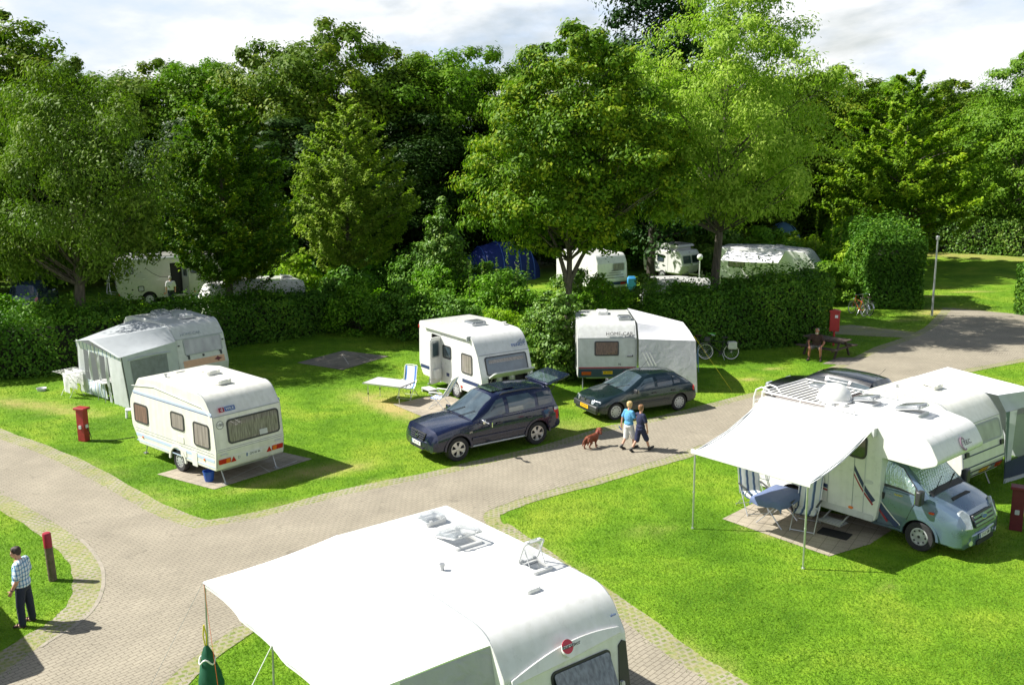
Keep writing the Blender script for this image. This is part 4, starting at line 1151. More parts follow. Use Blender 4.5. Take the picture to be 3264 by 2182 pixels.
    mb = MB(); mb.tube([(-2.9,-.75,2.5), (-2.9,-.75,2.64)], .03, 10); mb.tube([(-2.9,-.75,2.64), (-2.9,-.75,2.66)], .05, 10); mb.build('flue', M['steel'], root)
    part('roof_vent', top_frame(-3.3, -.1, 2.55), rrect(.3, .18, .04), -.02, .025, M['cream'], root)
    for x, y, l in ((-.25,-.85,.25), (-.25,.85,.2), (-4.0,-.85,-.25), (-4.0,.85,-.25)): leg_stay(root, x, y, l)
    mb = MB(); mb.box((-2.2,0,.36), (3.9,1.5,.12)); mb.beam((-4.0,.5,.42), (-5.7,0,.42), .07, .09); mb.beam((-4.0,-.5,.42), (-5.7,0,.42), .07, .09)
    mb.box((-5.75,0,.46), (.3,.12,.12)); mb.tube([(-5.45,.0,.02), (-5.45,.0,.75)], .03, 8); mb.build('chassis', M['steel'], root)
caravan_junction()

# ------------------------------------------------------------------ caravan with open door and gas locker
def caravan_open():
    W = 2.2; root = empty('caravan', (-.18, 33.55, 0), -.966, 'white caravan with open door and raised front locker lid beside the dark blue car', 'caravan', 'caravans on the pitches')
    # end wall faces the road
    L = 4.35
    prof = roundpoly([(-L+.25,.45,.2), (-.05,.40,.12), (.06,.75,.1), (.03,1.0,.1), (-.22,1.80,.25), (-.62,2.50,.7), (-2.6,2.58,.8), (-L+.05,2.52,.12), (-L-.02,.9,.3)])
    b = caravan_body(prof, W, 'white', root)
    door = MB(); door.box((-3.05, -W/2+.2, 1.30), (.62, .9, 1.72))
    lock = MB(); lock.box((.02, .02, .87), (.5, 1.7, .34))
    cut(b, [arch_cutter(-1.75, -W/2-.2, -W/2+.28, .37, .33), arch_cutter(-1.75, W/2-.28, W/2+.2, .37, .33), door, lock])
    for s in (-1, 1):
        wheel(root, -1.75, s*(W/2-.12), .32, .18, s, 'steel', .62)
        arch_trim(root, side_frame(s, W, -1.75, .33), .44, .37, 'white')
    # inside behind the door
    mb = MB(); mb.box((-3.05, -.35, 1.3), (.60, .02, 1.7)); mb.build('interior', mat('brown_interior', (.10,.06,.04), .7, noise=.3), root)
    mb = MB(); mb.box((-2.90, -W/2+.16, 1.25), (.22, .06, 1.5)); mb.box((-3.2, -W/2+.2, 1.1), (.16, .08, 1.3)); mb.build('curtain', mat('door_curtain', (.30,.20,.15), .9, noise=.5, ns=8), root)
    # the door, swung open
    F = frame((-2.735, -W/2-.02, 1.30), (.35, -.94, 0), (0, 0, 1))
    d = part('door', F, [(p[0]+.31, p[1]) for p in rrect(.60, 1.72, .08)], -.02, .03, M['white'], root)
    window(off(F, .31, .42, .03), .36, .55, d, 'glassblue', 'trim', .06)
    window(off(F @ Matrix.Rotation(PI, 4, 'Y'), -.31, .42, .02), .36, .55, d, 'glassblue', 'trim', .06)
    part('waste_bin', off(F @ Matrix.Rotation(PI, 4, 'Y'), -.31, -.5, .02), rrect(.34, .36, .05), 0, .13, M['white'], d)
    mb = MB(); mb.ring(side_frame(-1, W, -3.05, 1.30), rrect(.70, 1.80, .08), rrect(.62, 1.72, .05), -.02, .02); mb.build('door_frame', M['lighttrim'], root)
    window(side_frame(-1, W, -2.28, 1.62), .52, .42, root, 'glassblue', 'dark', .05)
    window(side_frame(-1, W, -.92, 1.42), .66, .66, root, 'curtain', 'dark', .06)
    window(side_frame(1, W, -2.2, 1.5), 1.0, .5, root, 'curtain')
    for s in (-1, 1):
        for x0, x1 in ((-4.25,-3.42), (-2.35,-2.15), (-1.25,-.15)): stripe_side(root, s, W, x0, x1, .78, .13, 'navy')
        for x0, x1 in ((-4.25,-3.42), (-1.25,-.15)): stripe_side(root, s, W, x0, x1, .66, .03, 'lighttrim')
    # end wall
    E0, E1 = (.03,1.0), (-.22,1.80)
    FE = end_frame(E0, E1)
    window(off(FE, .05, .03), 1.72, .60, root, 'glassblue', 'dark', .06)
    part('curtain_strip', off(FE, .05, .18, .017), rrect(1.5, .12, .03), 0, .002, M['curtain'], root)
    part('waist_rail', off(FE, 0, .44), rrect(W-.08, .025, .01, 1), 0, .012, M['trim'], root)
    # raised lid of the gas locker
    G = frame((.08, 0, 1.04), (0, 1, 0), (.82, 0, .50))
    l = part('locker_lid', G, [(p[0], p[1]+.26) for p in rrect(1.74, .52, .10)], -.03, .02, M['lighttrim'], root)
    part('lid_handle', off(G, 0, .43, -.05), rrect(.12, .05, .02), 0, .03, M['redstripe'], l)
    mb = MB()
    for y in (-.8, .8): mb.tube([(.04, y, .78), G @ Vector((y, .34, -.02))], .01, 6)
    mb.build('lid_stay', M['steel'], l)
    mb = MB()
    for y in (-.3, .25):
        mb.lathe([(.001,.52), (.14,.52), (.15,.56), (.15,.9), (.12,.96), (.05,1.0), (.04,1.03), (.001,1.03)], Matrix.Translation((-.12, y, .2)), 16)
    mb.build('gas_bottle', M['steel'], root)
    # writing on the upper front
    FL = end_frame((-.22,1.80), (-.50,2.30), .42)
    text('lettering', 'FENDT', .16, off(FL, .70, -.02, .035), M['blueink'], root, sx=1.25)
    part('emblem', off(FL, .83, .10, .02), [(-.22,-.06),(.08,.12),(.04,.0),(.22,.10),(.18,-.06)], 0, .012, M['greydecal'], root)
    # roof
    hatch(-2.1, .02, 2.565, .62, .62, root, 'lighttrim', 'acrylgrey', 0)
    mb = MB(); mb.tube([(-1.5,.9,2.5), (-1.5,.9,2.62)], .03, 8); mb.tube([(-1.5,.9,2.62), (-1.5,.9,2.64)], .09, 10); mb.build('roof_aerial', M['white'], root)
    mb = MB(); mb.box((-2.3, -W/2-.05, 2.38), (3.1, .12, .11)); aw = mb.build('awning_box', M['white'], root, bevel=.025)
    mb = MB(); mb.box((-.72, -W/2-.05, 2.38), (.06, .15, .15)); mb.build('end_cap', M['trim'], aw)
    edge_tube(root, prof, W, -1.0, 'lighttrim', r=.018)
    part('side_lamp', side_frame(-1, W, -1.28, .52), rrect(.07, .10, .02), 0, .02, M['red'], root)
    part('rear_lamp', side_frame(-1, W, -L+.03, 2.3), rrect(.05, .12, .02), 0, .02, M['red'], root)
    mb = MB(); mb.box((-2.2,0,.40), (3.6,1.5,.12)); mb.beam((-.2,.5,.42), (1.15,0,.42), .07, .09); mb.beam((-.2,-.5,.42), (1.15,0,.42), .07, .09); mb.tube([(.95,0,.02), (.95,0,.7)], .03, 8); mb.box((1.2,0,.47), (.25,.1,.1)); mb.build('chassis', M['steel'], root)
    for x, y, l_ in ((-.35,-.85,.2), (-.35,.85,.2), (-4.0,-.85,-.1), (-4.0,.85,-.1)): leg_stay(root, x, y, l_)
    mb = MB(); mb.box((-3.05, -W/2-.35, .14), (.6, .35, .04)); 
    for dx in (-.26, .26): mb.box((-3.05+dx, -W/2-.35, .06), (.04, .33, .12))
    mb.build('step', M['lighttrim'], root)
caravan_open()

# ------------------------------------------------------------------ caravans with tents: right of the bush, and far left
def caravan_writing(name_, label, loc, rz, W, body, glass, decal, stripe, red, L=4.5, text_='HOME-CAR', slope=.10, left=False):
    root = empty('caravan', loc, rz, label, 'caravan', 'caravans on the pitches')
    prof = roundpoly([(-L+.3,.45,.2), (-.02,.45,.1), (.05,.85,.1), (-slope,1.95,.15), (-.42-slope,2.48,.55), (-2.5,2.56,.8), (-L+.4,2.46,.4), (-L,1.8,.4), (-L+.05,.9,.3)])
    b = caravan_body(prof, W, body, root)
    for s in (-1, 1): wheel(root, -2.0, s*(W/2-.05), .32, .18, s, 'steel')
    FE = end_frame((.05,.85), (-slope,1.95))
    part('waist_rail', off(FE, 0, .55), rrect(W-.08, .03, .01, 1), 0, .012, M['trim'], root)
    FL = end_frame((-slope,1.95), (-slope-.09,2.15), .62)
    text('lettering', text_, .19 if not left else .16, off(FL, W/2-.12 if not left else -W/2+.72, .02, -.004), decal, root, 'RIGHT' if not left else 'CENTER', sx=1.05)
    edge_tube(root, prof, W, -L+.5, 'lighttrim', 'awning_rail', .02)
    return root, FE, FL, prof
def caravan_right():
    W = 2.2
    root, FE, FL, prof = caravan_writing('', 'white caravan with dark lettering and red stripe behind the dark green car', (3.55, 35.41, 0), 1.578-PI, W, 'greywhite', 'curtain2', M['ink'], True, True, L=3.8)
    window(off(FE, -.02, .17), .84, .48, root, 'curtain2', 'dark', .03)
    part('grab_rail', off(FL, .30, -.05, .0), rrect(.52, .03, .012), 0, .03, M['white'], root)
    mb = MB(); mb.beam(off(FL, .64, -.09, .0) @ Vector((0,0,0)), off(FL, .98, -.07, .0) @ Vector((0,0,0)), .02, .012); mb.build('underline', M['ink'], root)
    part('stripe', off(FE, 0, -.55), rrect(W-.06, .05, .01, 1), 0, .006, M['redstripe'], root)
    F2 = end_frame((-.02,.45), (.05,.85))
    part('bumper_panel', off(F2, 0, 0), rrect(W-.06, .34, .03), 0, .012, M['navy'], root)
    for s in (-1, 1): part('tail_lamp', off(F2, s*.78, 0, .012), rrect(.36, .13, .02), 0, .02, M['red'], root)
    number_plate(off(F2, .0, .02, .014), '70 WN', root, 'yellowplate', .4, .12)
    part('handle', off(FE, .86, -.13, .0), [(-.12,-.02),(.1,-.02),(.1,.05),(.07,.05),(.07,.01),(-.12,.01)], 0, .03, M['dark'], root)
    text('lettering', 'N', .12, off(FE, .46, -.43), M['ink'], root)
    hatch(-2.0, .0, 2.56, .42, .42, root, 'white', 'white', .10, low=True); hatch(-.95, .72, 2.52, .5, .4, root, 'lighttrim', 'acrylgrey', 0)
    mb = MB(); mb.box((-2.0,0,.40), (3.2,1.5,.12)); mb.tube([(-.2,-.9,.4), (-.1,-.9,.0)], .02, 6); mb.tube([(-.2,.9,.4), (-.1,.9,.0)], .02, 6); mb.beam((-3.6,0,.42), (-4.8,0,.42), .1, .1); mb.tube([(-4.6,0,.02), (-4.6,0,.7)], .03, 8); mb.build('chassis', M['steel'], root)
caravan_right()
def caravan_left():
    W = 2.1
    root, FE, FL, prof = caravan_writing('', 'grey white caravan with salmon panel joined to a grey tent at the left', (-11.84, 36.45, 0), -.72, W, 'greywhite', 'curtain3', M['greydecal'], True, False, L=4.3, slope=.22, left=True)
    window(off(FE, .08, .22), 1.55, .56, root, 'curtain3', 'trim', .05)
    part('panel', off(FE, .02, -.41), rrect(1.75, .26, .02), 0, .010, M['salmon'], root)
    part('emblem', off(FE, .62, -.40, .01), [(-.18,0),(-.07,.05),(-.02,.10),(.05,.04),(.18,0),(.05,-.04),(0,-.10),(-.06,-.05)], 0, .006, M['maroon'], root)
    for y in (-.6, .78): part('lamp_bracket', off(FE, y, -.17), [(-.03,-.08),(.03,-.08),(.03,.08),(-.07,.08),(-.07,.04),(-.03,.04)], 0, .04, M['dark'], root)
    part('number_lamp', off(FE, .02, -.17), rrect(.07, .09, .01), 0, .03, M['dark'], root)
    for y, v in ((-.92,.32), (.95,.30)): part('marker_lamp', off(FE, y, v), rrect(.07, .05, .02), 0, .03, M['dark'], root)
    hatch(-1.3, .15, 2.55, .42, .42, root, 'lighttrim', 'lighttrim', .08, low=True); hatch(-2.3, -.35, 2.56, .62, .55, root, 'lighttrim', 'acrylgrey', .2); 
    part('roof_vent', top_frame(-1.9, -.85, 2.5), rrect(.25, .42, .04), -.02, .05, M['lighttrim'], root)
    mb = MB(); mb.box((-2.2,0,.40), (3.6,1.5,.12)); mb.tube([(-.2,-.9,.4), (-.1,-.9,.0)], .02, 6); mb.tube([(-.2,.9,.4), (-.1,.9,.0)], .02, 6); mb.beam((-4.0,0,.42), (-5.4,0,.42), .1, .1); mb.tube([(-5.2,0,.02), (-5.2,0,.7)], .03, 8); mb.build('chassis', M['steel'], root)
caravan_left()

# caravan behind the motorhome
def caravan_behind():
    W = 2.2; L = 3.5
    root = empty('caravan', (12.27, 24.2, 0), -.906, 'older cream caravan with dark stripes behind the cab of the motorhome', 'caravan', 'caravans on the pitches')
    prof = roundpoly([(-L+.3,.45,.2), (-.12,.45,.05), (.05,.80,.06), (-.02,1.32,.1), (-.20,1.95,.15), (-.60,2.46,.6), (-2.0,2.54,.8), (-L+.7,2.46,.5), (-L,1.8,.4), (-L+.05,.9,.3)])
    caravan_body(prof, W, 'cream', root)
    for s in (-1, 1): wheel(root, -1.7, s*(W/2-.05), .32, .18, s, 'steel')
    F1 = end_frame((-.02,1.32), (-.20,1.95)); F2 = end_frame((.05,.80), (-.02,1.32)); F3 = end_frame((-.12,.45), (.05,.80))
    window(off(F1, .30, -.03), 1.3, .46, root, 'curtain3', 'trim', .08)
    part('waist_rail', off(F1, 0, .30), rrect(W-.06, .02, .005, 1), 0, .012, M['trim'], root)
    part('waist_rail', off(F2, 0, .10), rrect(W-.06, .03, .005, 1), 0, .012, M['navy'], root)
    part('stripe', off(F2, 0, -.19), rrect(W-.06, .035, .01, 1), 0, .006, M['navy'], root)
    part('bumper_strip', off(F3, 0, .09), rrect(W-.04, .03, .01, 1), 0, .02, M['dark'], root)
    part('bumper_strip', off(F3, 0, -.10), rrect(W-.04, .03, .01, 1), 0, .02, M['dark'], root)
    for s in (-1, 1):
        part('tail_lamp', off(F3, s*.88, .0, .01), rrect(.32, .14, .02), 0, .02, M['red'], root)
        part('reversing_lamp', off(F3, s*.60, .0, .01), rrect(.14, .12, .02), 0, .02, M['lamp'], root)
        part('handle', off(F2, s*.92, .17), rrect(.16, .12, .02), 0, .05, M['dark'], root)
    number_plate(off(F3, .10, .02, .012), '67 VX PJ', root, 'yellowplate', .42, .13, False)
    edge_tube(root, prof, W, -L+.5, 'trim', 'awning_rail', .02)
    hatch(-1.6, .1, 2.535, .42, .42, root, 'cream', 'cream', .12, low=True)
    mb = MB(); mb.tube([(-2.2,-.6,2.48), (-2.2,-.6,2.60)], .035, 8); mb.build('flue', M['steel'], root)
    mb = MB(); mb.box((-1.7,0,.40), (2.8,1.5,.12)); mb.tube([(-.4,-.9,.4), (-.2,-.9,.0)], .02, 6); mb.tube([(-.4,.9,.4), (-.2,.9,.0)], .02, 6); mb.beam((-3.0,0,.42), (-4.5,0,.42), .1, .1); mb.tube([(-4.3,0,.02), (-4.3,0,.7)], .03, 8); mb.build('chassis', M['steel'], root)
caravan_behind()

# ------------------------------------------------------------------ big caravan in the foreground
def caravan_front():
    # local x runs from the far end (0) to the near end wall
    W = 2.25; th = -.9176
    ox = -3.05 + 1.11*math.cos(th+PI/2); oy = 15.70 + 1.11*math.sin(th+PI/2)
    root = empty('caravan', (ox, oy, 0), th, 'large white caravan with red disc emblem and open roof hatches nearest the viewer', 'caravan', 'caravans on the pitches')
    prof = roundpoly([(.45,.45,.3), (4.75,.42,.1), (4.98,.80,.1), (4.95,1.10,.1), (4.80,2.02,.2), (4.42,2.58,.62), (2.5,2.61,.8), (.02,2.56,.10), (-.12,1.9,.2), (.05,.9,.3)])
    b = caravan_body(prof, W, 'white', root, bevel=.05)
    cut(b, [arch_cutter(2.75, -W/2-.2, -W/2+.28, .38, .34), arch_cutter(2.75, W/2-.28, W/2+.2, .38, .34)])
    for s in (-1, 1): wheel(root, 2.75, s*(W/2-.12), .33, .18, s, 'steel')
    FE = end_frame((4.95,1.10), (4.80,2.02))
    window(off(FE, .22, -.02), 1.05, .60, root, 'curtain4', 'dark', .05, open_=.30)
    for s in (-1, 1):
        part('corner_panel', off(FE, s*.97, -.10), [(-.10*1,-.45),(.13,-.45),(.13,.42),(.06,.46),(-.02,.40)] if s > 0 else [(-.13,-.45),(.10,-.45),(.02,.30),(-.06,.38),(-.13,.34)], 0, .02, M['dark'], root)
    part('handle', off(FE, .93, -.36, .02), rrect(.06, .28, .02), 0, .05, M['lighttrim'], root)
    # curved moulding and emblem
    FM = end_frame((4.80,2.02), (4.68,2.26), .0)
    up = [(-1.02 + 2.04*i/16, .02 + .13*math.sin(PI*min(1, (i/16)*.62+.38*(i/16)))*1.0) for i in range(17)]
    arcp = [(-1.02 + 2.04*i/16, -.06 + .20*math.sin(PI*i/16*.78)) for i in range(17)]
    outl = [(1.03,-.04), ] + [(x, y) for x, y in arcp[::-1]] + [(-1.03,-.13), (0,-.10)]
    outl = [(-1.03,-.14), (0,-.10), (1.03,-.03)] + arcp[::-1]
    part('moulding', off(FM, 0, .03, -.015), outl, 0, .035, M['white'], root, bevel=.01)
    FB = off(end_frame((4.86,1.96), (4.66,2.40), .42), -.02, .0, .045)
    e = part('emblem', FB, [(p[0]+.03, p[1]-.04) for p in circ(.115, 28)], -.05, .004, M['white'], root)
    part('disc', FB, circ(.10, 28), 0, .008, mat('emblem_red', (.55,.02,.06), .35, noise=0), e)
    part('band', FB, [(-.11,-.017),(.11,-.017),(.11,.020),(-.11,.020)], .008, .011, M['white'], e)
    text('lettering', 'bürstner', .085, off(FB, .07, .0, .009), M['ink'], e, sx=1.1)
    text('lettering', 'aktiv', .06, off(end_frame((4.80,2.02), (4.66,2.30), .9), .96, .0, .035), M['blueink'], root)
    edge_tube(root, prof, W, .1, 'trim', 'edge_trim', .017)
    # roof lights: one closed, one part open, one standing open
    hatch(.62, .44, 2.585, .42, .36, root, 'white', 'acryl', 0)
    hatch(1.66, .30, 2.60, .56, .66, root, 'white', 'acryl', .22, toward=-1)
    hatch(3.28, .66, 2.605, .40, .40, root, 'white', 'acryl', 1.15, toward=-1)
    part('roof_vent', top_frame(3.72, .12, 2.60), rrect(.26, .40, .05), -.02, .055, M['white'], root, bevel=.015)
    mb = MB(); mb.lathe([(.03,0), (.03,.10), (.045,.10), (.045,.14), (.001,.14)], Matrix.Translation((2.45,-.55,2.58)), 14); mb.build('flue', M['steel'], root)
    mb = MB(); mb.box((2.5,0,.40), (4.0,1.5,.12)); mb.beam((.6,.5,.42), (-1.0,0,.42), .07, .09); mb.beam((.6,-.5,.42), (-1.0,0,.42), .07, .09); mb.tube([(-.8,0,.02), (-.8,0,.7)], .03, 8)
    for x in (.8, 4.4):
        for y in (-.9, .9): mb.tube([(x, y, .42), (x+.1, y, .0)], .02, 6)
    mb.build('chassis', M['steel'], root)
    for x, w in ((1.2,.9), (3.9,.8)): window(side_frame(1, W, x, 1.5), w, .55, root, 'curtain4')
    window(side_frame(-1, W, 4.2, 1.5), .7, .55, root, 'curtain4'); part('door', side_frame(-1, W, 1.9, 1.3), rrect(.62, 1.7, .05), 0, .012, M['white'], root)
    F3 = end_frame((4.75,.42), (4.98,.80))
    for s in (-1, 1): part('tail_lamp', off(F3, s*.85, 0), rrect(.3, .14, .03), 0, .03, M['red'], root)
caravan_front()

# ------------------------------------------------------------------ caravans further back
def far_caravans():
    G = 'caravans behind the hedge'
    # pop-top caravan with bay window
    root = empty('caravan', (11.97, 64.7, 0), -.85, 'small white caravan with raised roof and bay window behind the hedge', 'caravan', G)
    W = 1.95
    prof = roundpoly([(-3.2,.45,.1), (-.15,.45,.1), (.12,1.0,.1), (-.02,1.75,.1), (-.2,1.98,.1), (-3.05,2.0,.2), (-3.35,1.6,.2), (-3.3,.9,.2)])
    caravan_body(prof, W, 'white', root, bevel=.08)
    mb = MB(); mb.prism(roundpoly([(-2.75,1.98,.02), (-.55,1.98,.02), (-.62,2.22,.05), (-2.68,2.22,.05)]), -.72, .72); mb.build('bellows', M['canvaspale'], root)
    mb = MB(); mb.prism(roundpoly([(-2.95,2.20,.02), (-.35,2.20,.02), (-.5,2.34,.08), (-1.6,2.40,.4), (-2.8,2.34,.08)]), -.86, .86); mb.build('roof', M['white'], root, bevel=.05)
    for x, w in ((-2.75,.62), (-1.75,.52)): window(side_frame(-1, W, x, 1.42), w, .42, root, 'glassblue', 'dark', .05)
    for z in (.75, 1.08): part('vent_grille', side_frame(-1, W, -2.05, z), rrect(.36, .14, .02), 0, .015, M['trim'], root)
    mb = MB(); mb.ring(side_frame(-1, W, -.85, 1.2), rrect(.60, 1.35, .06), rrect(.56, 1.31, .05), 0, .012); mb.build('door_frame', M['lighttrim'], root)
    FE = end_frame((.12,1.0), (-.02,1.75))
    window(off(FE, -.42, .02), .78, .50, root, 'glassblue', 'trim', .06); window(off(FE, .48, .02), .78, .50, root, 'glass', 'trim', .06)
    text('lettering', 'ERIBA', .07, off(end_frame((-.02,1.75), (-.2,1.98)), 0, -.02), M['maroon'], root)
    for s in (-1, 1): wheel(root, -1.6, s*(W/2-.06), .31, .17, s)
    mb = MB(); mb.beam((-.1,0,.42), (1.2,0,.42), .12, .1); mb.tube([(1.0,0,.0), (1.0,0,.7)], .03, 8); mb.box((-1.6,0,.4), (2.8,1.3,.1)); mb.build('chassis', M['steel'], root)
    # long white one
    root = empty('caravan', (19.03, 60.8, 0), -.487, 'long white caravan with an awning, its roof seen above the clipped hedge', 'caravan', G)
    W = 2.3
    prof = roundpoly([(-5.9,.45,.1), (-.1,.45,.2), (.35,1.0,.2), (.30,1.5,.3), (-.35,2.35,.7), (-3,2.5,.8), (-5.9,2.42,.2), (-6.05,1.7,.3)])
    caravan_body(prof, W, 'white', root)
    FE = end_frame((.33,1.3), (-.1,2.0)); window(FE, 1.5, .5, root, 'glassblue')
    text('lettering', 'KNAUS', .16, off(side_frame(-1, W, -.75, 1.85), 0, 0, .01), M['greydecal'], root)
    hatch(-2.2, 0, 2.49, .5, .5, root, 'lighttrim', 'acrylgrey', 0); window(side_frame(-1, W, -4.6, 1.5), 1.0, .55, root, 'curtain')
    for s in (-1, 1): wheel(root, -3.0, s*(W/2-.06), .32, .18, s)
    mb = MB(); mb.box((-3,0,.4), (4.5,1.5,.1)); mb.tube([(-.6,-.8,.4), (-.5,-.8,0)], .02, 6); mb.tube([(-.6,.8,.4), (-.5,.8,0)], .02, 6); mb.build('chassis', M['steel'], root)
    mb = MB(); mb.box((-3.4,-W/2-.06,2.25), (3.6,.12,.12)); aw = mb.build('awning_box', M['white'], root)
    mb = MB(); mb.grid([[(-5.2 + 3.6*i/8, -W/2-.1 - 1.6*j/4, 2.25 - .45*j/4 - .05*math.sin(PI*i/8)) for i in range(9)] for j in range(5)]); c = mb.build('awning_cloth', M['canvas'], aw)
    mb = MB()
    for x in (-5.15, -1.65): mb.tube([(x, -W/2-1.7, 0), (x, -W/2-1.7, 1.8)], .018, 6)
    mb.build('awning_poles', M['alu'], aw)
    # one with a rear cycle carrier under the maple
    root = empty('caravan', (6.1, 58.3, 0), -1.05, 'white caravan with cycle carrier on its end wall under the maple branches', 'caravan', G)
    W = 2.2
    prof = roundpoly([(-4.6,.45,.1), (-.05,.45,.1), (.05,.9,.1), (-.02,1.95,.15), (-.3,2.5,.4), (-2.5,2.56,.8), (-4.6,2.45,.3)])
    caravan_body(prof, W, 'white', root)
    FE = end_frame((.05,.9), (-.02,1.95)); window(off(FE, .45, .28), .8, .42, root, 'curtain', 'trim')
    mb = MB()
    for v, w in ((-.05,.85), (-.18,1.2), (-.34,1.3), (.08,.5)): mb.beam(off(FE, -w/2+.1, v, .12) @ Vector(), off(FE, w/2+.1, v, .12) @ Vector(), .03, .03)
    mb.build('cycle_carrier', M['dark'], root)
    F2 = end_frame((-.05,.45), (.05,.9))
    part('bumper_panel', off(F2, 0, .05), rrect(W-.06, .2, .03), 0, .012, M['navy'], root)
    for s in (-1, 1): part('tail_lamp', off(F2, s*.78, .02, .012), rrect(.34, .14, .02), 0, .02, M['red'], root); wheel(root, -2.2, s*(W/2-.06), .32, .18, s)
    mb = MB(); mb.box((-2.3,0,.4), (3.6,1.5,.1)); mb.tube([(-.3,-.8,.4), (-.2,-.8,0)], .02, 6); mb.tube([(-.3,.8,.4), (-.2,.8,0)], .02, 6); mb.build('chassis', M['steel'], root)
    # low white roof right behind the bank
    root = empty('caravan', (10.6, 50.2, 0), -.25, 'low white folding caravan roof just behind the bank beside the ash trunk', 'caravan', G)
    W = 2.0
    prof = roundpoly([(-3.7,.4,.1), (0,.4,.1), (.1,1.3,.2), (-.3,1.98,.4), (-2,2.08,.6), (-3.6,2.0,.3), (-3.8,1.2,.2)])
    caravan_body(prof, W, 'white', root)
    window(end_frame((.1,1.0), (-.1,1.7)), 1.2, .4, root, 'glassblue'); window(side_frame(-1, W, -1.8, 1.4), 1.2, .4, root, 'curtain')
    for s in (-1, 1): wheel(root, -1.9, s*(W/2-.06), .3, .17, s)
    mb = MB(); mb.box((-1.9,0,.38), (2.8,1.4,.1)); mb.tube([(-.3,0,.4), (-.3,0,0)], .02, 6); mb.build('chassis', M['steel'], root)
    # white roof left, behind the shaggy hedge
    root = empty('caravan', (-11.0, 50.0, 0), .55, 'white caravan whose flat sunlit roof shows behind the dark hornbeam', 'caravan', G)
    W = 2.2
    prof = roundpoly([(-4.8,.45,.1), (-.1,.45,.1), (.08,1.2,.2), (-.15,2.38,.2), (-2.5,2.5,.8), (-4.6,2.32,.35), (-5.0,1.6,.4)])
    caravan_body(prof, W, 'white', root)
    hatch(-.7, 0, 2.42, .5, .5, root, 'white', 'white', .15, low=True)
    window(side_frame(-1, W, -2.0, 1.6), 1.0, .55, root, 'glassblue'); window(side_frame(-1, W, -3.8, 1.6), .8, .55, root, 'glassblue')
    for s in (-1, 1): wheel(root, -2.4, s*(W/2-.06), .32, .18, s)
    mb = MB(); mb.box((-2.4,0,.4), (3.6,1.5,.1)); mb.beam((-4.6,0,.42), (-6.2,0,.42), .1, .1); mb.tube([(-6.0,0,.0), (-6.0,0,.7)], .03, 8); mb.build('chassis', M['steel'], root)
    # silver rounded roof deep under the hornbeam
    root = empty('caravan', (-12.0, 65.0, 0), -.7, 'grey caravan roof deep in the shade under the upright hornbeam', 'caravan', G)
    prof = roundpoly([(-3.6,.45,.1), (-.1,.45,.1), (.15,1.2,.3), (-.3,2.55,.6), (-2.0,2.65,.8), (-3.6,2.45,.5)])
    caravan_body(prof, 2.1, 'greywhite', root); hatch(-1.0, 0, 2.6, .5, .5, root, 'white', 'white', .15, low=True)
    window(end_frame((.15,1.2), (-.15,2.1)), 1.4, .5, root, 'glassblue')
    for s in (-1, 1): wheel(root, -1.9, s*1.0, .32, .18, s)
    mb = MB(); mb.box((-1.9,0,.4), (2.8,1.4,.1)); mb.tube([(-.3,0,.4), (-.3,0,0)], .02, 6); mb.build('chassis', M['steel'], root)
far_caravans()
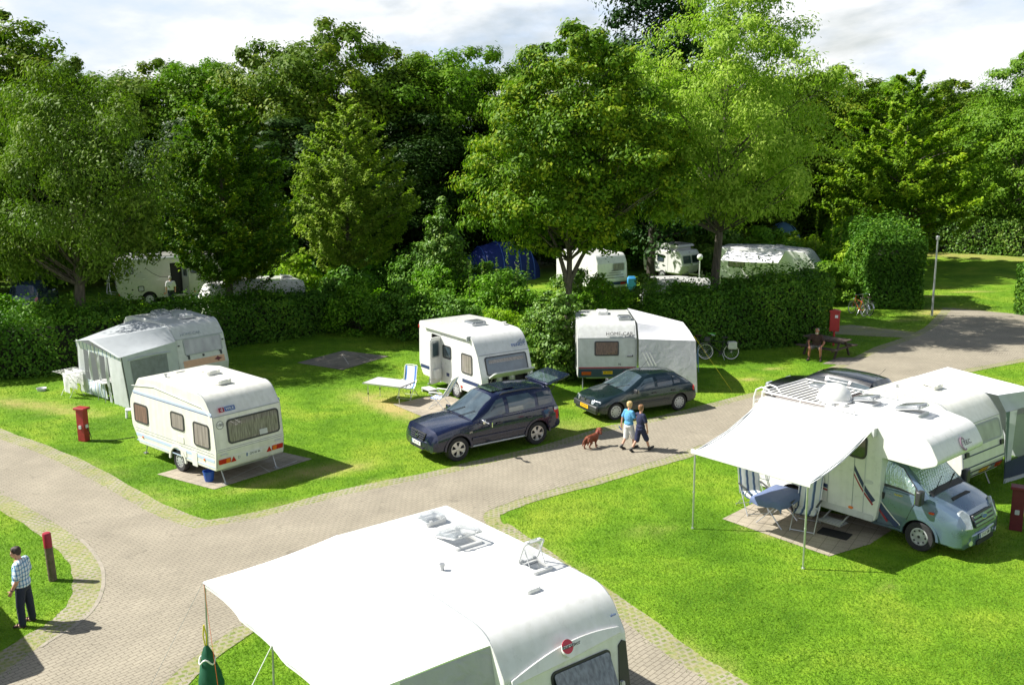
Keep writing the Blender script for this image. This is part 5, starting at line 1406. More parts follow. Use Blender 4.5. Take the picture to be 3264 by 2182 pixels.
# ------------------------------------------------------------------ cars (lofted bodies)
class Car:
    """stations: (x, zb, zs, zr, wb, ws, wr) sill/belt/roof heights and half widths; +x is the front"""
    def __init__(s, root, st, m, wheels, R, name='body'):
        s.root = root; s.st = st
        rows = []
        for x in [q[0] for q in st]:
            h = s.half(x); rows.append([(x, -y, z) for y, z in h[::-1]] + [(x, y, z) for y, z in h[1:-1]])
        n = len(rows[0]); mb = MB(); vs = [p for r in rows for p in r]
        fs = [(i*n+j, i*n+(j+1) % n, (i+1)*n+(j+1) % n, (i+1)*n+j) for i in range(len(rows)-1) for j in range(n)]
        fs += [tuple(range(n)), tuple(range((len(rows)-1)*n, len(rows)*n))]
        mb.add(vs, fs)
        s.body = mb.build(name, M[m], root, smooth=30)
        W = max(q[4] for q in st)
        cut(s.body, [arch_cutter(x, sg*(W-.32), sg*(W+.3), R*1.13, R*1.02) if sg > 0 else arch_cutter(x, -(W+.3), -(W-.32), R*1.13, R*1.02) for x in wheels for sg in (1, -1)])
        s.body.data.set_sharp_from_angle(angle=math.radians(30))
    def row(s, x):
        st = sorted(s.st); 
        for a, b in zip(st[:-1], st[1:]):
            if a[0] <= x <= b[0]:
                t = (x-a[0])/(b[0]-a[0]); return [lerp(p, q, t) for p, q in zip(a, b)]
        return st[0] if x < st[0][0] else st[-1]
    def half(s, x):
        _, zb, zs, zr, wb, ws, wr = s.row(x)
        wm = max(wb, ws) + .02; d = max(zr-zs, .0)
        k = min(1, d/.4)
        return [(0, zb), (wb-.10, zb), (wb, zb+.07), (wm, lerp(zb, zs, .45)), (wm-.005, lerp(zb, zs, .72)), (ws, zs-.02), (ws-.03, zs), (lerp(ws-.03, wr, .5)+.025*k, lerp(zs, zr, .5)),
                (wr, zr-.09*k), (wr-.06, zr-.025*k), (wr*.62, zr+.012), (wr*.3, zr+.02), (0, zr+.025)]
    def side(s, sg, x, t):
        h = s.half(x); a, b, c = h[6], h[7], h[8]
        if t < .5: y, z = lerp(a[0], b[0], t*2), lerp(a[1], b[1], t*2)
        else: y, z = lerp(b[0], c[0], t*2-1), lerp(b[1], c[1], t*2-1)
        return Vector((x, sg*y, z))
    def glass(s, cols, m='glass', name='side_window', o=.008, parent=None, both=True):
        """cols: (x, t low, t high)"""
        out = []
        for sg in ((-1, 1) if both else (-1,)):
            rows = []
            for k in range(5):
                r = []
                for x, a, b in cols:
                    p = s.side(sg, x, lerp(a, b, k/4)); n = Vector((0, sg, .35)).normalized(); r.append(p + n*o)
                rows.append(r)
            mb = MB(); mb.grid(rows); out.append(mb.build(name, M[m], parent or s.root, smooth=60))
        return out
    def screen(s, x0, x1, m='glass', name='windscreen', inset=.10, o=.012, e0=.04, e1=.05, edge=0.):
        """sloping glass between the stations at x0 (low end) and x1 (roof end)"""
        def top(x):
            h = s.half(x); return h[8:] 
        def pt(x, f):
            h = s.half(x); P = [Vector((x, 0, h[-1][1])), Vector((x, h[11][0], h[11][1])), Vector((x, h[10][0], h[10][1])), Vector((x, h[9][0], h[9][1])), Vector((x, h[8][0], h[8][1]))]
            q = abs(f)*4; i = min(3, int(q)); p = P[i].lerp(P[i+1], q-i); p.y *= 1 if f >= 0 else -1; return p
        d = Vector((x1-x0, 0, s.half(x1)[-1][1]-s.half(x0)[-1][1])).normalized(); n = Vector((-d.z, 0, d.x)); n = n if n.z > 0 else -n
        rows = []
        for k in range(5):
            t = lerp(e0, 1-e1, k/4); x = lerp(x0, x1, t)
            fm = lerp(.90, .80, t) - edge
            rows.append([pt(x, lerp(-fm, fm, i/10)) + n*o for i in range(11)])
        mb = MB(); mb.grid(rows); return mb.build(name, M[m], s.root, smooth=60)

def mirror(root, x, y, z, m, s, arm=0):
    mb = MB(); mb.box((x, s*(y+.10), z), (.09, .20, .14)); o = mb.build('wing_mirror', M[m], root, bevel=.03)
    mb = MB(); mb.box((x-.05, s*(y+.10), z), (.012, .15, .10)); mb.build('mirror_glass', M['chrome'], o)
    if arm:
        mb = MB(); mb.tube([(x+.02, s*(y+.1), z+.05), (x+.02, s*(y+.45), z+.02)], .015, 6); a = mb.build('towing_arm', M['chrome'], o)
        mb = MB(); mb.box((x, s*(y+.5), z+.02), (.03, .22, .14)); mb.build('towing_mirror', M['chrome'], a)
    return o

def under(root, x0, x1, w, z0, z1):
    mb = MB(); mb.box(((x0+x1)/2, 0, (z0+z1)/2), (x1-x0, w, z1-z0)); return mb.build('underbody', M['black'], root)

# --- dark blue off-roader with its tailgate up
def suv():
    root = empty('car', (-.92, 28.68, 0), 3.729, 'dark blue four wheel drive car with open tailgate and sunroof on the grass', 'car', 'cars parked at the pitches')
    st = [(2.24,.42,.62,.66,.62,.60,.52), (2.20,.34,.74,.84,.82,.78,.66), (2.08,.33,.90,.97,.91,.87,.76), (1.6,.35,1.0,1.05,.93,.89,.79), (.86,.36,1.06,1.10,.92,.89,.78), (.02,.36,1.10,1.70,.92,.90,.63), (-.25,.36,1.10,1.745,.92,.90,.65),
          (-1.2,.36,1.12,1.765,.92,.90,.66), (-1.95,.37,1.14,1.72,.92,.88,.64), (-2.10,.37,1.14,1.68,.90,.86,.62), (-2.26,.40,1.05,1.10,.86,.84,.74), (-2.32,.44,.72,.76,.82,.80,.72)]
    c = Car(root, st, 'mlblue', (1.41,-1.41), .37)
    for x in (1.41,-1.41):
        for sg in (-1, 1): wheel(root, x, sg*.80, .37, .25, sg, 'star', .62)
    for sg in (-1, 1):
        for x in (1.41,-1.41):
            arch_trim(root, frame((x, sg*.935, .375), (-sg, 0, 0), (0, 0, 1)), .48, .415, 'mlblue', -.05, .02)
    c.screen(.86, .02, 'glassblue', e0=.03, e1=.03)
    c.glass([(.66,.10,.16), (.30,.10,.55), (-.05,.10,.88), (-.28,.10,.92)], 'glassblue', 'front_window')
    c.glass([(-.42,.10,.92), (-.9,.10,.92), (-1.22,.10,.90), (-1.38,.12,.55)], 'glassblue', 'rear_window')
    c.glass([(-1.50,.14,.86), (-1.70,.14,.90), (-1.95,.16,.88), (-2.05,.2,.8)], 'glass', 'quarter_window')
    for sg in (-1, 1):
        mb = MB(); p = [c.side(sg, x, 1.0) + Vector((0, sg*-.05, .07)) for x in (-.15, -.35, -.9, -1.5, -1.9)]; p[0].z -= .06; p[-1].z -= .06
        mb.tube(p, .022, 8); mb.build('roof_rail', M['dark'], root)
        mb = MB(); mb.box((0, sg*.955, .60), (1.9, .03, .10)); mb.build('door_moulding', M['mlblue'], root, bevel=.01)
        mb = MB(); mb.tube([(1.0, sg*.90, .37), (-1.0, sg*.90, .37)], .035, 8); mb.build('side_step', M['steel'], root)
        for x in (.35, -.75): part('door_handle', frame((x-.35, sg*.945, .95), (-sg, 0, 0), (0, 0, 1)), rrect(.2, .04, .015), 0, .03, M['mlblue'], root)
        h = MB(); h.lathe([(.001,.05), (.12,.035), (.16,-.02), (.16,-.08)], Matrix.Translation((2.10, sg*.64, .80)) @ Matrix.Rotation(PI/2-.35, 4, 'Y') @ Matrix.Rotation(0, 4, 'X') @ Matrix.Diagonal((.75, 1.35, 1, 1)), 20)
        h.build('headlight', M['lamp'], root)
        part('tail_lamp', frame((-2.12, sg*.885, .90), (-sg, 0, 0), (0, 0, 1)), rrect(.16, .36, .03), 0, .03, M['red'], root)
        part('lamp_top', frame((-2.12, sg*.885, 1.06), (-sg, 0, 0), (0, 0, 1)), rrect(.15, .09, .02), .0, .034, M['lamp'], root)
    mirror(root, .62, .92, 1.10, 'chrome', 1, 1); mirror(root, .62, .92, 1.10, 'mlblue', -1)
    F = frame((2.235, 0, .76), (0, 1, 0), (-.35, 0, 1))
    g = part('grille', F, [(-.44,.11),(.44,.11),(.36,-.12),(-.36,-.12)], -.03, .02, M['dark'], root)
    for v in (-.07,-.01,.05): part('slat', off(F, 0, v, .02), rrect(.76, .022, .008, 1), 0, .012, M['mlblue'], g)
    mb = MB(); mb.ring(off(F, 0, -.005, .03), circ(.10, 24), circ(.082, 24), 0, .02)
    for k in range(3):
        a = PI/2 + 2*PI*k/3; mb.beam(off(F, 0, -.005, .04) @ Vector((0,0,0)), off(F, .085*math.cos(a), -.005+.085*math.sin(a), .04) @ Vector((0,0,0)), .016, .016)
    mb.build('star_emblem', M['chrome'], g)
    mb = MB(); mb.plate(Matrix.Translation((0, 0, 0)), [(1.9,-.93),(2.12,-.86),(2.24,-.60),(2.29,-.25),(2.30,0),(2.29,.25),(2.24,.60),(2.12,.86),(1.9,.93)], .36, .64); mb.build('bumper', M['mlblue'], root, bevel=.045, seg=3)
    number_plate(frame((2.302, 0, .53), (0, 1, 0), (0, 0, 1)), 'LM U 170', root)
    part('air_intake', frame((2.29, 0, .40), (0, 1, 0), (0, 0, 1)), rrect(.8, .05, .02), 0, .015, M['black'], root)
    # sunroof, badge, wipers
    T = frame((-.30, 0, 1.772), (0, 1, 0), (-1, 0, .02))
    s_ = part('sunroof', T, rrect(.80, .42, .06), 0, .006, M['glass'], root); part('wind_deflector', off(T, 0, -.20, .0), rrect(.78, .05, .02), .0, .05, M['glassblue'], s_)
    part('slid_panel', off(T, 0, .40, .01), rrect(.80, .40, .06), 0, .02, M['mlblue'], s_)
    mb = MB(); 
    for y in (-.45, .12): mb.beam((.93, y, 1.12), (.62, y+.45, 1.33), .015, .02)
    mb.build('wipers', M['black'], root)
    text('lettering', '270', .07, frame((1.0, .955, .82), (-1, 0, 0), (0, 0, 1)), M['chrome'], root)
    # tailgate up
    H = frame((-1.98, 0, 1.74), (0, 1, 0), (-.97, 0, .22))
    t = part('tailgate', H, [(-.62,.02),(.62,.02),(.66,.55),(.60,.92),(-.60,.92),(-.66,.55)], -.03, .035, M['mlblue'], root, bevel=.015)
    part('rear_screen', H, [(-.54,.09),(.54,.09),(.57,.52),(-.57,.52)], .036, .044, M['glassblue'], t)
    part('rear_screen', H, [(-.54,.09),(.54,.09),(.57,.52),(-.57,.52)], -.044, -.032, M['glassblue'], t)
    for sg in (-1, 1):
        mb = MB(); mb.tube([(-2.05, sg*.6, 1.45), H @ Vector((sg*.58, .45, -.03))], .012, 6); mb.build('gas_strut', M['dark'], t)
    part('boot_opening', frame((-2.195, 0, 1.30), (0, -1, 0), (.35, 0, 1)), [(-.66,-.25),(.66,-.25),(.58,.36),(-.58,.36)], 0, .012, M['black'], root)
    under(root, -2.1, 2.0, 1.3, .30, .45)
suv()

# --- dark green hatchback
def hatchback():
    root = empty('car', (4.24, 32.59, 0), 3.604, 'dark green hatchback with yellow plate parked in front of the tent', 'car', 'cars parked at the pitches')
    st = [(1.99,.36,.52,.56,.60,.58,.50), (1.93,.24,.60,.66,.76,.72,.60), (1.75,.20,.70,.76,.82,.78,.66), (1.3,.20,.80,.84,.84,.80,.70), (.88,.21,.86,.90,.84,.81,.72), (.05,.21,.89,1.33,.84,.82,.56), (-.25,.21,.90,1.375,.84,.82,.585),
          (-.9,.21,.92,1.375,.84,.82,.59), (-1.25,.21,.94,1.33,.84,.81,.58), (-1.78,.24,.93,.99,.82,.78,.66), (-1.95,.28,.80,.84,.80,.76,.66), (-2.02,.36,.56,.60,.76,.74,.64)]
    c = Car(root, st, 'pgreen', (1.29,-1.29), .30)
    for x in (1.29,-1.29):
        for sg in (-1, 1): wheel(root, x, sg*.73, .30, .19, sg, 'cover', .66)
    c.screen(.88, .05, 'glassblue', e0=.02, e1=.03); c.screen(-1.78, -1.25, 'glass', 'rear_screen', e0=.08, e1=.06)
    c.glass([(.62,.10,.18), (.30,.10,.55), (.02,.10,.90), (-.28,.10,.92)], 'glassblue', 'front_window')
    c.glass([(-.40,.10,.92), (-.75,.10,.92), (-.98,.10,.90), (-1.02,.10,.88)], 'glass', 'rear_window')
    c.glass([(-1.07,.12,.86), (-1.22,.12,.80), (-1.35,.14,.45)], 'glass', 'quarter_window')
    for sg in (-1, 1):
        mb = MB(); mb.box((0, sg*.868, .50), (1.75, .03, .07)); mb.build('door_moulding', M['dark'], root, bevel=.01)
        for x in (-.22, -1.0): part('door_handle', frame((x, sg*.855, .78), (-sg, 0, 0), (0, 0, 1)), rrect(.16, .04, .015), 0, .03, M['dark'], root)
        part('headlight', frame((1.905, sg*.56, .61), (-.40*sg*sg, sg*1.0*1, 0) if sg > 0 else (.40, 1.0, 0), (-.3, 0, 1)), rrect(.40, .15, .05), -.05, .03, M['lamp'], root, bevel=.015)
        part('tail_lamp', frame((-1.93, sg*.70, .74), (-.45*sg, -.9, 0) if sg > 0 else (.45, -.9, 0), (0, 0, 1)), rrect(.30, .16, .03), -.04, .03, M['red'], root)
        mirror(root, .55, .80, .92, 'dark', sg)
    part('grille', frame((1.985, 0, .60), (0, 1, 0), (-.4, 0, 1)), rrect(.62, .10, .03), -.02, .012, M['dark'], root)
    mb = MB(); mb.box((1.96, 0, .42), (.14, 1.50, .22)); b = mb.build('bumper', M['dark'], root, bevel=.05)
    mb = MB(); mb.box((1.94, 0, .28), (.10, 1.36, .10)); mb.build('front_spoiler', M['dark'], root, bevel=.03)
    mb = MB(); mb.box((-1.98, 0, .44), (.14, 1.50, .24)); mb.build('bumper', M['dark'], root, bevel=.05)
    number_plate(frame((2.032, 0, .42), (0, 1, 0), (0, 0, 1)), 'SZ TR 64', root, 'yellowplate', .50, .12, False)
    number_plate(frame((-2.06, 0, .50), (0, -1, 0), (0, 0, 1)), 'SZ TR 64', root, 'yellowplate', .50, .12, False)
    part('lion_badge', frame((2.0, 0, .66), (0, 1, 0), (-.4, 0, 1)), [(-.03,-.05),(.03,-.05),(.04,.02),(0,.06),(-.04,.02)], 0, .012, M['chrome'], root)
    mb = MB()
    for y in (-.40, .12): mb.beam((.93, y, .93), (.58, y+.42, 1.07), .015, .02)
    mb.build('wipers', M['black'], root)
    mb = MB(); mb.tube([(-.05, .1, 1.38), (-.45, .1, 1.75)], .005, 5); mb.build('roof_aerial', M['black'], root)
    under(root, -1.8, 1.75, 1.2, .17, .30)
hatchback()

# --- dark estate hidden behind the motorhome
def plain_car(label, loc, rz, m, sc=1., rails=True, tall=0., group='cars parked at the pitches', plate=None):
    root = empty('car', loc, rz, label, 'car', group)
    st = [(2.1,.36,.56,.60,.62,.60,.52), (2.02,.24,.66,.72,.78,.74,.62), (1.75,.22,.78,.84,.86,.82,.70), (.95,.22,.92,.96,.87,.84,.74), (.15,.22,.96,1.42+tall,.87,.85,.60), (-.3,.22,.97,1.47+tall,.87,.85,.62),
          (-1.3,.22,1.0,1.46+tall,.87,.84,.62), (-1.85,.24,1.0,1.40+tall,.86,.82,.60), (-2.12,.28,.96,1.02,.84,.80,.68), (-2.2,.36,.66,.70,.80,.78,.66)]
    c = Car(root, st, m, (1.30,-1.30), .31)
    for x in (1.30,-1.30):
        for sg in (-1, 1): wheel(root, x, sg*.76, .31, .20, sg, 'steel', .66)
    c.screen(.95, .15, 'glass'); c.screen(-2.12, -1.85, 'glass', 'rear_screen', e0=.12, e1=.06)
    c.glass([(.70,.10,.18), (.35,.10,.6), (.1,.10,.88), (-.25,.10,.92)], 'glass', 'front_window')
    c.glass([(-.36,.10,.92), (-.8,.10,.92), (-1.10,.10,.90)], 'glassblue', 'rear_window')
    c.glass([(-1.2,.14,.88), (-1.5,.14,.86), (-1.85,.18,.8)], 'glassblue', 'quarter_window')
    for sg in (-1, 1):
        if rails:
            mb = MB(); p = [c.side(sg, x, 1.0) + Vector((0, -sg*.05, .06)) for x in (.0, -.25, -.9, -1.5, -1.8)]; p[0].z -= .05; p[-1].z -= .05
            mb.tube(p, .018, 8); mb.build('roof_rail', M['dark'], root)
        part('tail_lamp', frame((-2.14, sg*.72, .86), (0, -1, 0), (.2, 0, 1)), rrect(.16, .24, .03), -.04, .03, M['red'], root)
        part('headlight', frame((1.99, sg*.58, .68), (0, 1, 0), (-.3, 0, 1)), rrect(.36, .15, .05), -.05, .04, M['lamp'], root)
        mirror(root, .62, .83, 1.0, m, sg)
    mb = MB(); mb.tube([(-1.7, .0, 1.45+tall), (-2.0, .0, 1.8+tall)], .005, 5); mb.build('roof_aerial', M['black'], root)
    under(root, -2.0, 1.85, 1.25, .18, .30)
    return root
plain_car('black estate car with roof rails half hidden behind the motorhome roof', (10.85, 32.3, 0), 2.28, 'carblack')
plain_car('slate blue car seen from behind over the hedge at the far left', (-27.3, 55.0, 0), 1.75, 'carblue', tall=.22, rails=False)
plain_car('silver car peeping out beside the white roof behind the hedge', (-16.3, 52.0, 0), 3.95, 'carsilver', rails=False)

# ------------------------------------------------------------------ motorhome with alcove
M['rackpanel'] = mat('brown_grey_panel', (.16,.13,.12), .9, noise=.2)
def motorhome():
    root = empty('motorhome', (9.87, 21.19, 0), -.858, 'white alcove motorhome with pale blue cab and extended sun awning', 'motorhome', 'motorhomes')
    W = 2.22
    st = [(.98,.34,.62,.66,.66,.64,.56), (.92,.26,.78,.84,.86,.82,.70), (.80,.25,.98,1.03,.94,.90,.78), (.45,.27,1.12,1.17,.97,.93,.82), (.10,.28,1.22,1.27,.985,.95,.84), (-.55,.28,1.26,1.92,.985,.955,.76), (-.80,.28,1.26,2.05,.985,.96,.78), (-1.15,.28,1.26,2.08,.985,.96,.78)]
    c = Car(root, st, 'transit', (0,), .345, 'cab')
    cab = c.body
    for sg in (-1, 1): wheel(root, 0, sg*.88, .345, .22, sg, 'cover2', .58)
    for sg in (-1, 1): wheel(root, -3.15, sg*.93, .345, .22, sg, 'cover2', .58)
    c.screen(.10, -.55, 'foil', e0=.06, e1=.03)
    rows = MB()
    c.glass([(-.06,.04,.10), (-.12,.04,.45), (-.35,.04,.80), (-.56,.04,.92), (-.98,.04,.92)], 'dark', 'window_surround', .006)
    c.glass([(-.20,.12,.50), (-.38,.12,.74), (-.56,.12,.86), (-.94,.12,.86)], 'foil', 'cab_window', .012)
    mb = MB(); mb.grid([[(.14, y, c.half(.12)[-1][1]+.012-.05*abs(y)**2) for y in np.linspace(-.76,.76,7)], [(.02, y, c.half(.02)[-1][1]+.014-.05*abs(y)**2) for y in np.linspace(-.74,.74,7)]]); mb.build('scuttle', M['black'], root)
    mb = MB(); mb.beam((.10, -.62, 1.30), (-.10, .12, 1.50), .02, .02); mb.beam((.10, .02, 1.31), (-.05, .68, 1.46), .02, .02); mb.build('wipers', M['black'], root)
    for sg in (-1, 1):
        part('headlight', frame((.865, sg*.70, .88), (-.45, 1, 0) if sg > 0 else (.45, 1, 0), (-.45, 0, 1)), [(-.15,-.19),(.17,-.19),(.13,.14),(-.02,.26),(-.15,.20)] if sg < 0 else [(.15,-.19),(-.17,-.19),(-.13,.14),(.02,.26),(.15,.20)], -.06, .035, M['lamp'], root, bevel=.02)
        mb = MB(); mb.box((.02, sg*1.12, 1.30), (.14, .22, .34)); o = mb.build('wing_mirror', M['dark'], root, bevel=.04)
        mb = MB(); mb.box((-.055, sg*1.12, 1.30), (.012, .17, .28)); mb.build('mirror_glass', M['chrome'], o)
        part('indicator', frame((.25, sg*.985, .98), (-sg, 0, 0), (0, 0, 1)), rrect(.12, .05, .02), 0, .03, M['red'], root)
        part('fog_lamp', frame((.985, sg*.62, .40), (-.28*sg, 1, 0), (0, 0, 1)), circ(.06, 14), 0, .02, M['lamp'], root)
        arch_trim(root, frame((0, sg*.995, .35), (-sg, 0, 0), (0, 0, 1)), .45, .395, 'transit', -.06, .015)
    G = frame((.955, 0, .84), (0, 1, 0), (-.35, 0, 1))
    g = part('grille', G, rrect(.92, .30, .05), -.03, .012, M['dark'], root)
    for v in (-.09, .0, .09): part('slat', off(G, 0, v, .012), rrect(.90, .05, .015, 2), 0, .02, M['transit'], g)
    e = part('oval_badge', off(G, 0, .03, .03), [(p[0]*1.9, p[1]*.85) for p in circ(.07, 24)], 0, .016, M['chrome'], g)
    part('badge_field', off(G, 0, .03, .046), [(p[0]*1.7, p[1]*.68) for p in circ(.07, 24)], 0, .004, M['bluestripe'], e)
    mb = MB(); mb.plate(Matrix.Translation((0, 0, 0)), [(.62,-.945),(.78,-.93),(.92,-.80),(1.0,-.50),(1.04,0),(1.0,.50),(.92,.80),(.78,.93),(.62,.945)], .28, .58); mb.build('bumper', M['transit'], root, bevel=.05, seg=3)
    part('air_intake', frame((1.038, 0, .36), (0, 1, 0), (0, 0, 1)), rrect(.8, .11, .04), -.02, .008, M['black'], root)
    number_plate(frame((1.042, -.05, .50), (0, 1, 0), (0, 0, 1)), 'ST AT 308', root)
    part('bonnet_grille', frame((.42, 0, 1.20), (0, 1, 0), (-1, 0, .18)), [(-.42,-.035),(.42,-.035),(.36,.05),(-.36,.05)], -.02, .012, M['black'], root)
    text('lettering', 'TRANSIT', .055, frame((-.55, -.985, 1.18), (1, 0, 0), (0, 0, 1)), M['yellow'], root)
    part('cab_door_handle', frame((-.92, -.985, 1.08), (1, 0, 0), (0, 0, 1)), rrect(.10, .16, .03), 0, .012, M['black'], root)
    mb = MB(); mb.tube([(-1.02,-1.0,1.26), (-1.02,-1.005,.40), (-.45,-1.0,.42), (-.30,-1.005,.70), (-.12,-.99,1.2)], .006, 5); mb.build('door_gap', M['black'], root)
    # living body
    prof = roundpoly([(-4.36,.48,.12), (-1.0,.40,.18), (-.93,1.0,0), (-.93,2.0,.02), (.02,1.97,.10), (.40,2.14,.14), (.10,2.66,.45), (-.75,2.82,.5), (-4.26,2.80,.12), (-4.40,2.5,.3)])
    b = caravan_body(prof, W, 'white', root, bevel=.05, name='living_body')
    cut(b, [arch_cutter(-3.15, -W/2-.2, -W/2+.30, .42, .36), arch_cutter(-3.15, W/2-.30, W/2+.2, .42, .36)])
    for s in (-1, 1):
        arch_trim(root, side_frame(s, W, -3.15, .36), .50, .425, 'white')
        part('skirt', side_frame(s, W, -2.05, .50), rrect(2.0, .16, .04), 0, .015, M['lighttrim'], root)
        part('side_marker', side_frame(s, W, -4.22, .72), rrect(.10, .05, .02), 0, .02, M['orange'], root)
        part('side_marker', side_frame(s, W, -1.62, .62), [(p[0]*1.6, p[1]*.8) for p in circ(.04, 14)], 0, .02, M['orange'], root)
        # sweeping stripes
        def sweep(P, w0, w1, m, nme='stripe', d=.005):
            pts = [Vector(p) for p in P]; F = side_frame(s, W, 0, 0); mb = MB(); rows = [[], []]
            q = []
            for i in range(len(pts)-1):
                for k in range(4):
                    t = k/4; p0, p1, p2, p3 = pts[max(i-1,0)], pts[i], pts[i+1], pts[min(i+2,len(pts)-1)]
                    q.append(.5*((2*p1)+(p2-p0)*t+(2*p0-5*p1+4*p2-p3)*t*t+(3*p1-p0-3*p2+p3)*t**3))
            q.append(pts[-1])
            for i, p in enumerate(q):
                tg = (q[min(i+1,len(q)-1)]-q[max(i-1,0)]).normalized(); nn = Vector((-tg.y, tg.x)); w = lerp(w0, w1, i/(len(q)-1))/2
                for sgn, r in ((1, rows[0]), (-1, rows[1])): v = p + nn*w*sgn; r.append((v.x, s*(W/2+d), v.y))
            mb.grid(rows); mb.build(nme, M[m], root, smooth=0)
        sweep([(-1.80,1.98), (-1.55,1.55), (-1.30,1.18), (-1.06,.92)], .05, .11, 'navy'); sweep([(-1.86,1.94), (-1.62,1.50), (-1.36,1.12), (-1.08,.83)], .02, .05, 'redstripe')
        sweep([(-3.9,1.45), (-3.3,1.22), (-2.6,1.02), (-2.2,.97)], .04, .10, 'navy'); sweep([(-3.9,1.40), (-3.3,1.15), (-2.6,.93), (-2.2,.87)], .02, .05, 'redstripe')
    # same sweep carried on over the cab door
    for P, w0, w1, m in (([(-1.02,.90), (-.85,.72), (-.68,.58), (-.50,.46)], .11, .13, 'navy'), ([(-1.02,.80), (-.88,.64), (-.75,.50)], .05, .05, 'redstripe'), ([(-1.02,1.02), (-.80,.80), (-.6,.62), (-.44,.50)], .03, .03, 'white')):
        mb = MB(); rows = [[], []]
        for i, p in enumerate(P):
            tg = (Vector(P[min(i+1,len(P)-1)])-Vector(P[max(i-1,0)])).normalized(); nn = Vector((-tg.y, tg.x)); w = lerp(w0, w1, i/(len(P)-1))/2
            for sgn, r in ((1, rows[0]), (-1, rows[1])): v = Vector(p)+nn*w*sgn; r.append((v.x, -1.016, v.y))
        mb.grid(rows); mb.build('stripe', M[m], root, smooth=0)
    # door, windows, flaps on the near side
    F = side_frame(-1, W, -1.92, 1.22)
    mb = MB(); mb.ring(F, rrect(.66, 1.40, .10), rrect(.635, 1.375, .09), -.01, .008); d = mb.build('entrance_door', M['trim'], root); part('door_panel', F, rrect(.63, 1.37, .09), 0, .006, M['white'], d)
    part('door_lock', off(F, -.2, .42), [(-.05,-.09),(.05,-.12),(.05,.10),(-.02,.09)], .006, .03, M['dark'], d)
    window(side_frame(-1, W, -1.55, 2.15), .42, .52, root, 'glass', 'dark', .10)
    window(side_frame(-1, W, -3.3, 1.95), 1.1, .55, root, 'glassblue', 'dark', .08); window(side_frame(1, W, -2.4, 1.8), 1.1, .55, root, 'glassblue', 'dark', .08)
    for x, w, h in ((-4.08,.38,.75), (-3.85,.0,.0))[:1]:
        F = side_frame(-1, W, x, 1.05); mb = MB(); mb.ring(F, rrect(w, h, .04), rrect(w-.03, h-.03, .03), -.01, .01); k = mb.build('locker_flap', M['trim'], root); part('flap_panel', F, rrect(w-.03, h-.03, .03), 0, .007, M['white'], k)
    part('oval_badge', side_frame(-1, W, -1.22, 1.35), [(p[0]*1.7, p[1]*.7) for p in circ(.07, 18)], 0, .012, M['lighttrim'], root)
    mb = MB(); mb.tube([(-1.32,-W/2-.006,.45), (-1.32,-W/2-.006,2.3)], .012, 6); mb.tube([(-1.28,-W/2-.02,.62), (-1.28,-W/2-.02,.62001)], .01, 6); mb.build('panel_joint', M['lighttrim'], root)
    mb = MB(); mb.box((-1.92, -W/2-.24, .24), (.58, .36, .035))
    for k in range(4): mb.box((-1.92, -W/2-.12-.08*k, .262), (.56, .02, .012))
    for dx in (-.24, .24): mb.beam((-1.92+dx, -W/2+.1, .40), (-1.92+dx, -W/2-.30, .25), .03, .03)
    mb.build('entrance_step', M['steel'], root)
    # alcove front lettering
    FL = off(end_frame((.40,2.14), (.22,2.48), .60), .18, 0, .012)
    mb = MB(); po = [(.16*math.cos(a)*.75, .16*math.sin(a)) for a in [.6+1.45*PI*i/16 for i in range(17)]]; pi = [(.105*math.cos(a)*.75+.012, .12*math.sin(a)) for a in [.6+1.45*PI*i/16 for i in range(17)]]
    vs = [FL @ Vector((*p, d_)) for d_ in (0, .012) for p in po + pi]; fs = []
    for i in range(16): fs += [(34+i, 35+i, 52+i, 51+i), (i, i+1, 35+i, 34+i), (17+i, 18+i, 52+i, 51+i)]
    mb.add(vs, fs); mb.build('emblem', mat('mauve_emblem', (.28,.17,.24), .4, noise=0), root)
    text('lettering', 'T.E.C.', .15, off(FL, .20, .0), M['ink'], root)
    edge_tube(root, prof, W, -.9, 'lighttrim', 'alcove_seal', .012, 1.9)
    # roof gear
    hatch(-.95, .18, 2.82, .50, .62, root, 'lighttrim', 'acrylgrey', .22, toward=-1); hatch(-2.10, .20, 2.82, .44, .56, root, 'lighttrim', 'acrylgrey', .18, toward=-1); hatch(-3.65, .62, 2.815, .42, .42, root, 'lighttrim', 'acrylgrey', 0)
    mb = MB(); mb.lathe([(.40,0), (.41,.06), (.36,.20), (.24,.33), (.10,.38), (.001,.39)], Matrix.Translation((-2.80,-.10,2.86)), 28); mb.lathe([(.45,-.03), (.45,.0), (.40,.02)], Matrix.Translation((-2.80,-.10,2.86)), 28); mb.build('satellite_dome', M['white'], root, smooth=60)
    mb = MB()
    for a in range(4): mb.lathe([(.001,.05), (.09,.03), (.11,-.03)], Matrix.Translation((-2.72+.12*a*(a%2), -.62+.16*(a//2)*a*.4, 2.85)) , 12)
    mb.build('vent_cowls', M['white'], root)
    mb = MB()
    y0, y1, x0, x1 = -.98, .98, -4.30, -1.75
    for y in (y0, y1): mb.tube([(x0,y,2.90), (x1,y,2.90)], .022, 8)
    mb.tube([(x0,y0,2.90), (x0,y1,2.90)], .022, 8)
    for k in range(11): mb.box((x0+.08+.15*k, .05, 2.865), (.07, 1.75, .02))
    for y in (y0, y1):
        for x in (x0, -3.2, x1): mb.tube([(x,y,2.79), (x,y,2.90)], .016, 6)
    rk = mb.build('roof_rack', M['white'], root); part('dark_panel', top_frame(-3.47, .05, 2.825), rrect(1.8, 1.66, .02), -.02, .01, M['rackpanel'], rk)  # dark panel laid under the slats, visible through their gaps
    mb = MB()
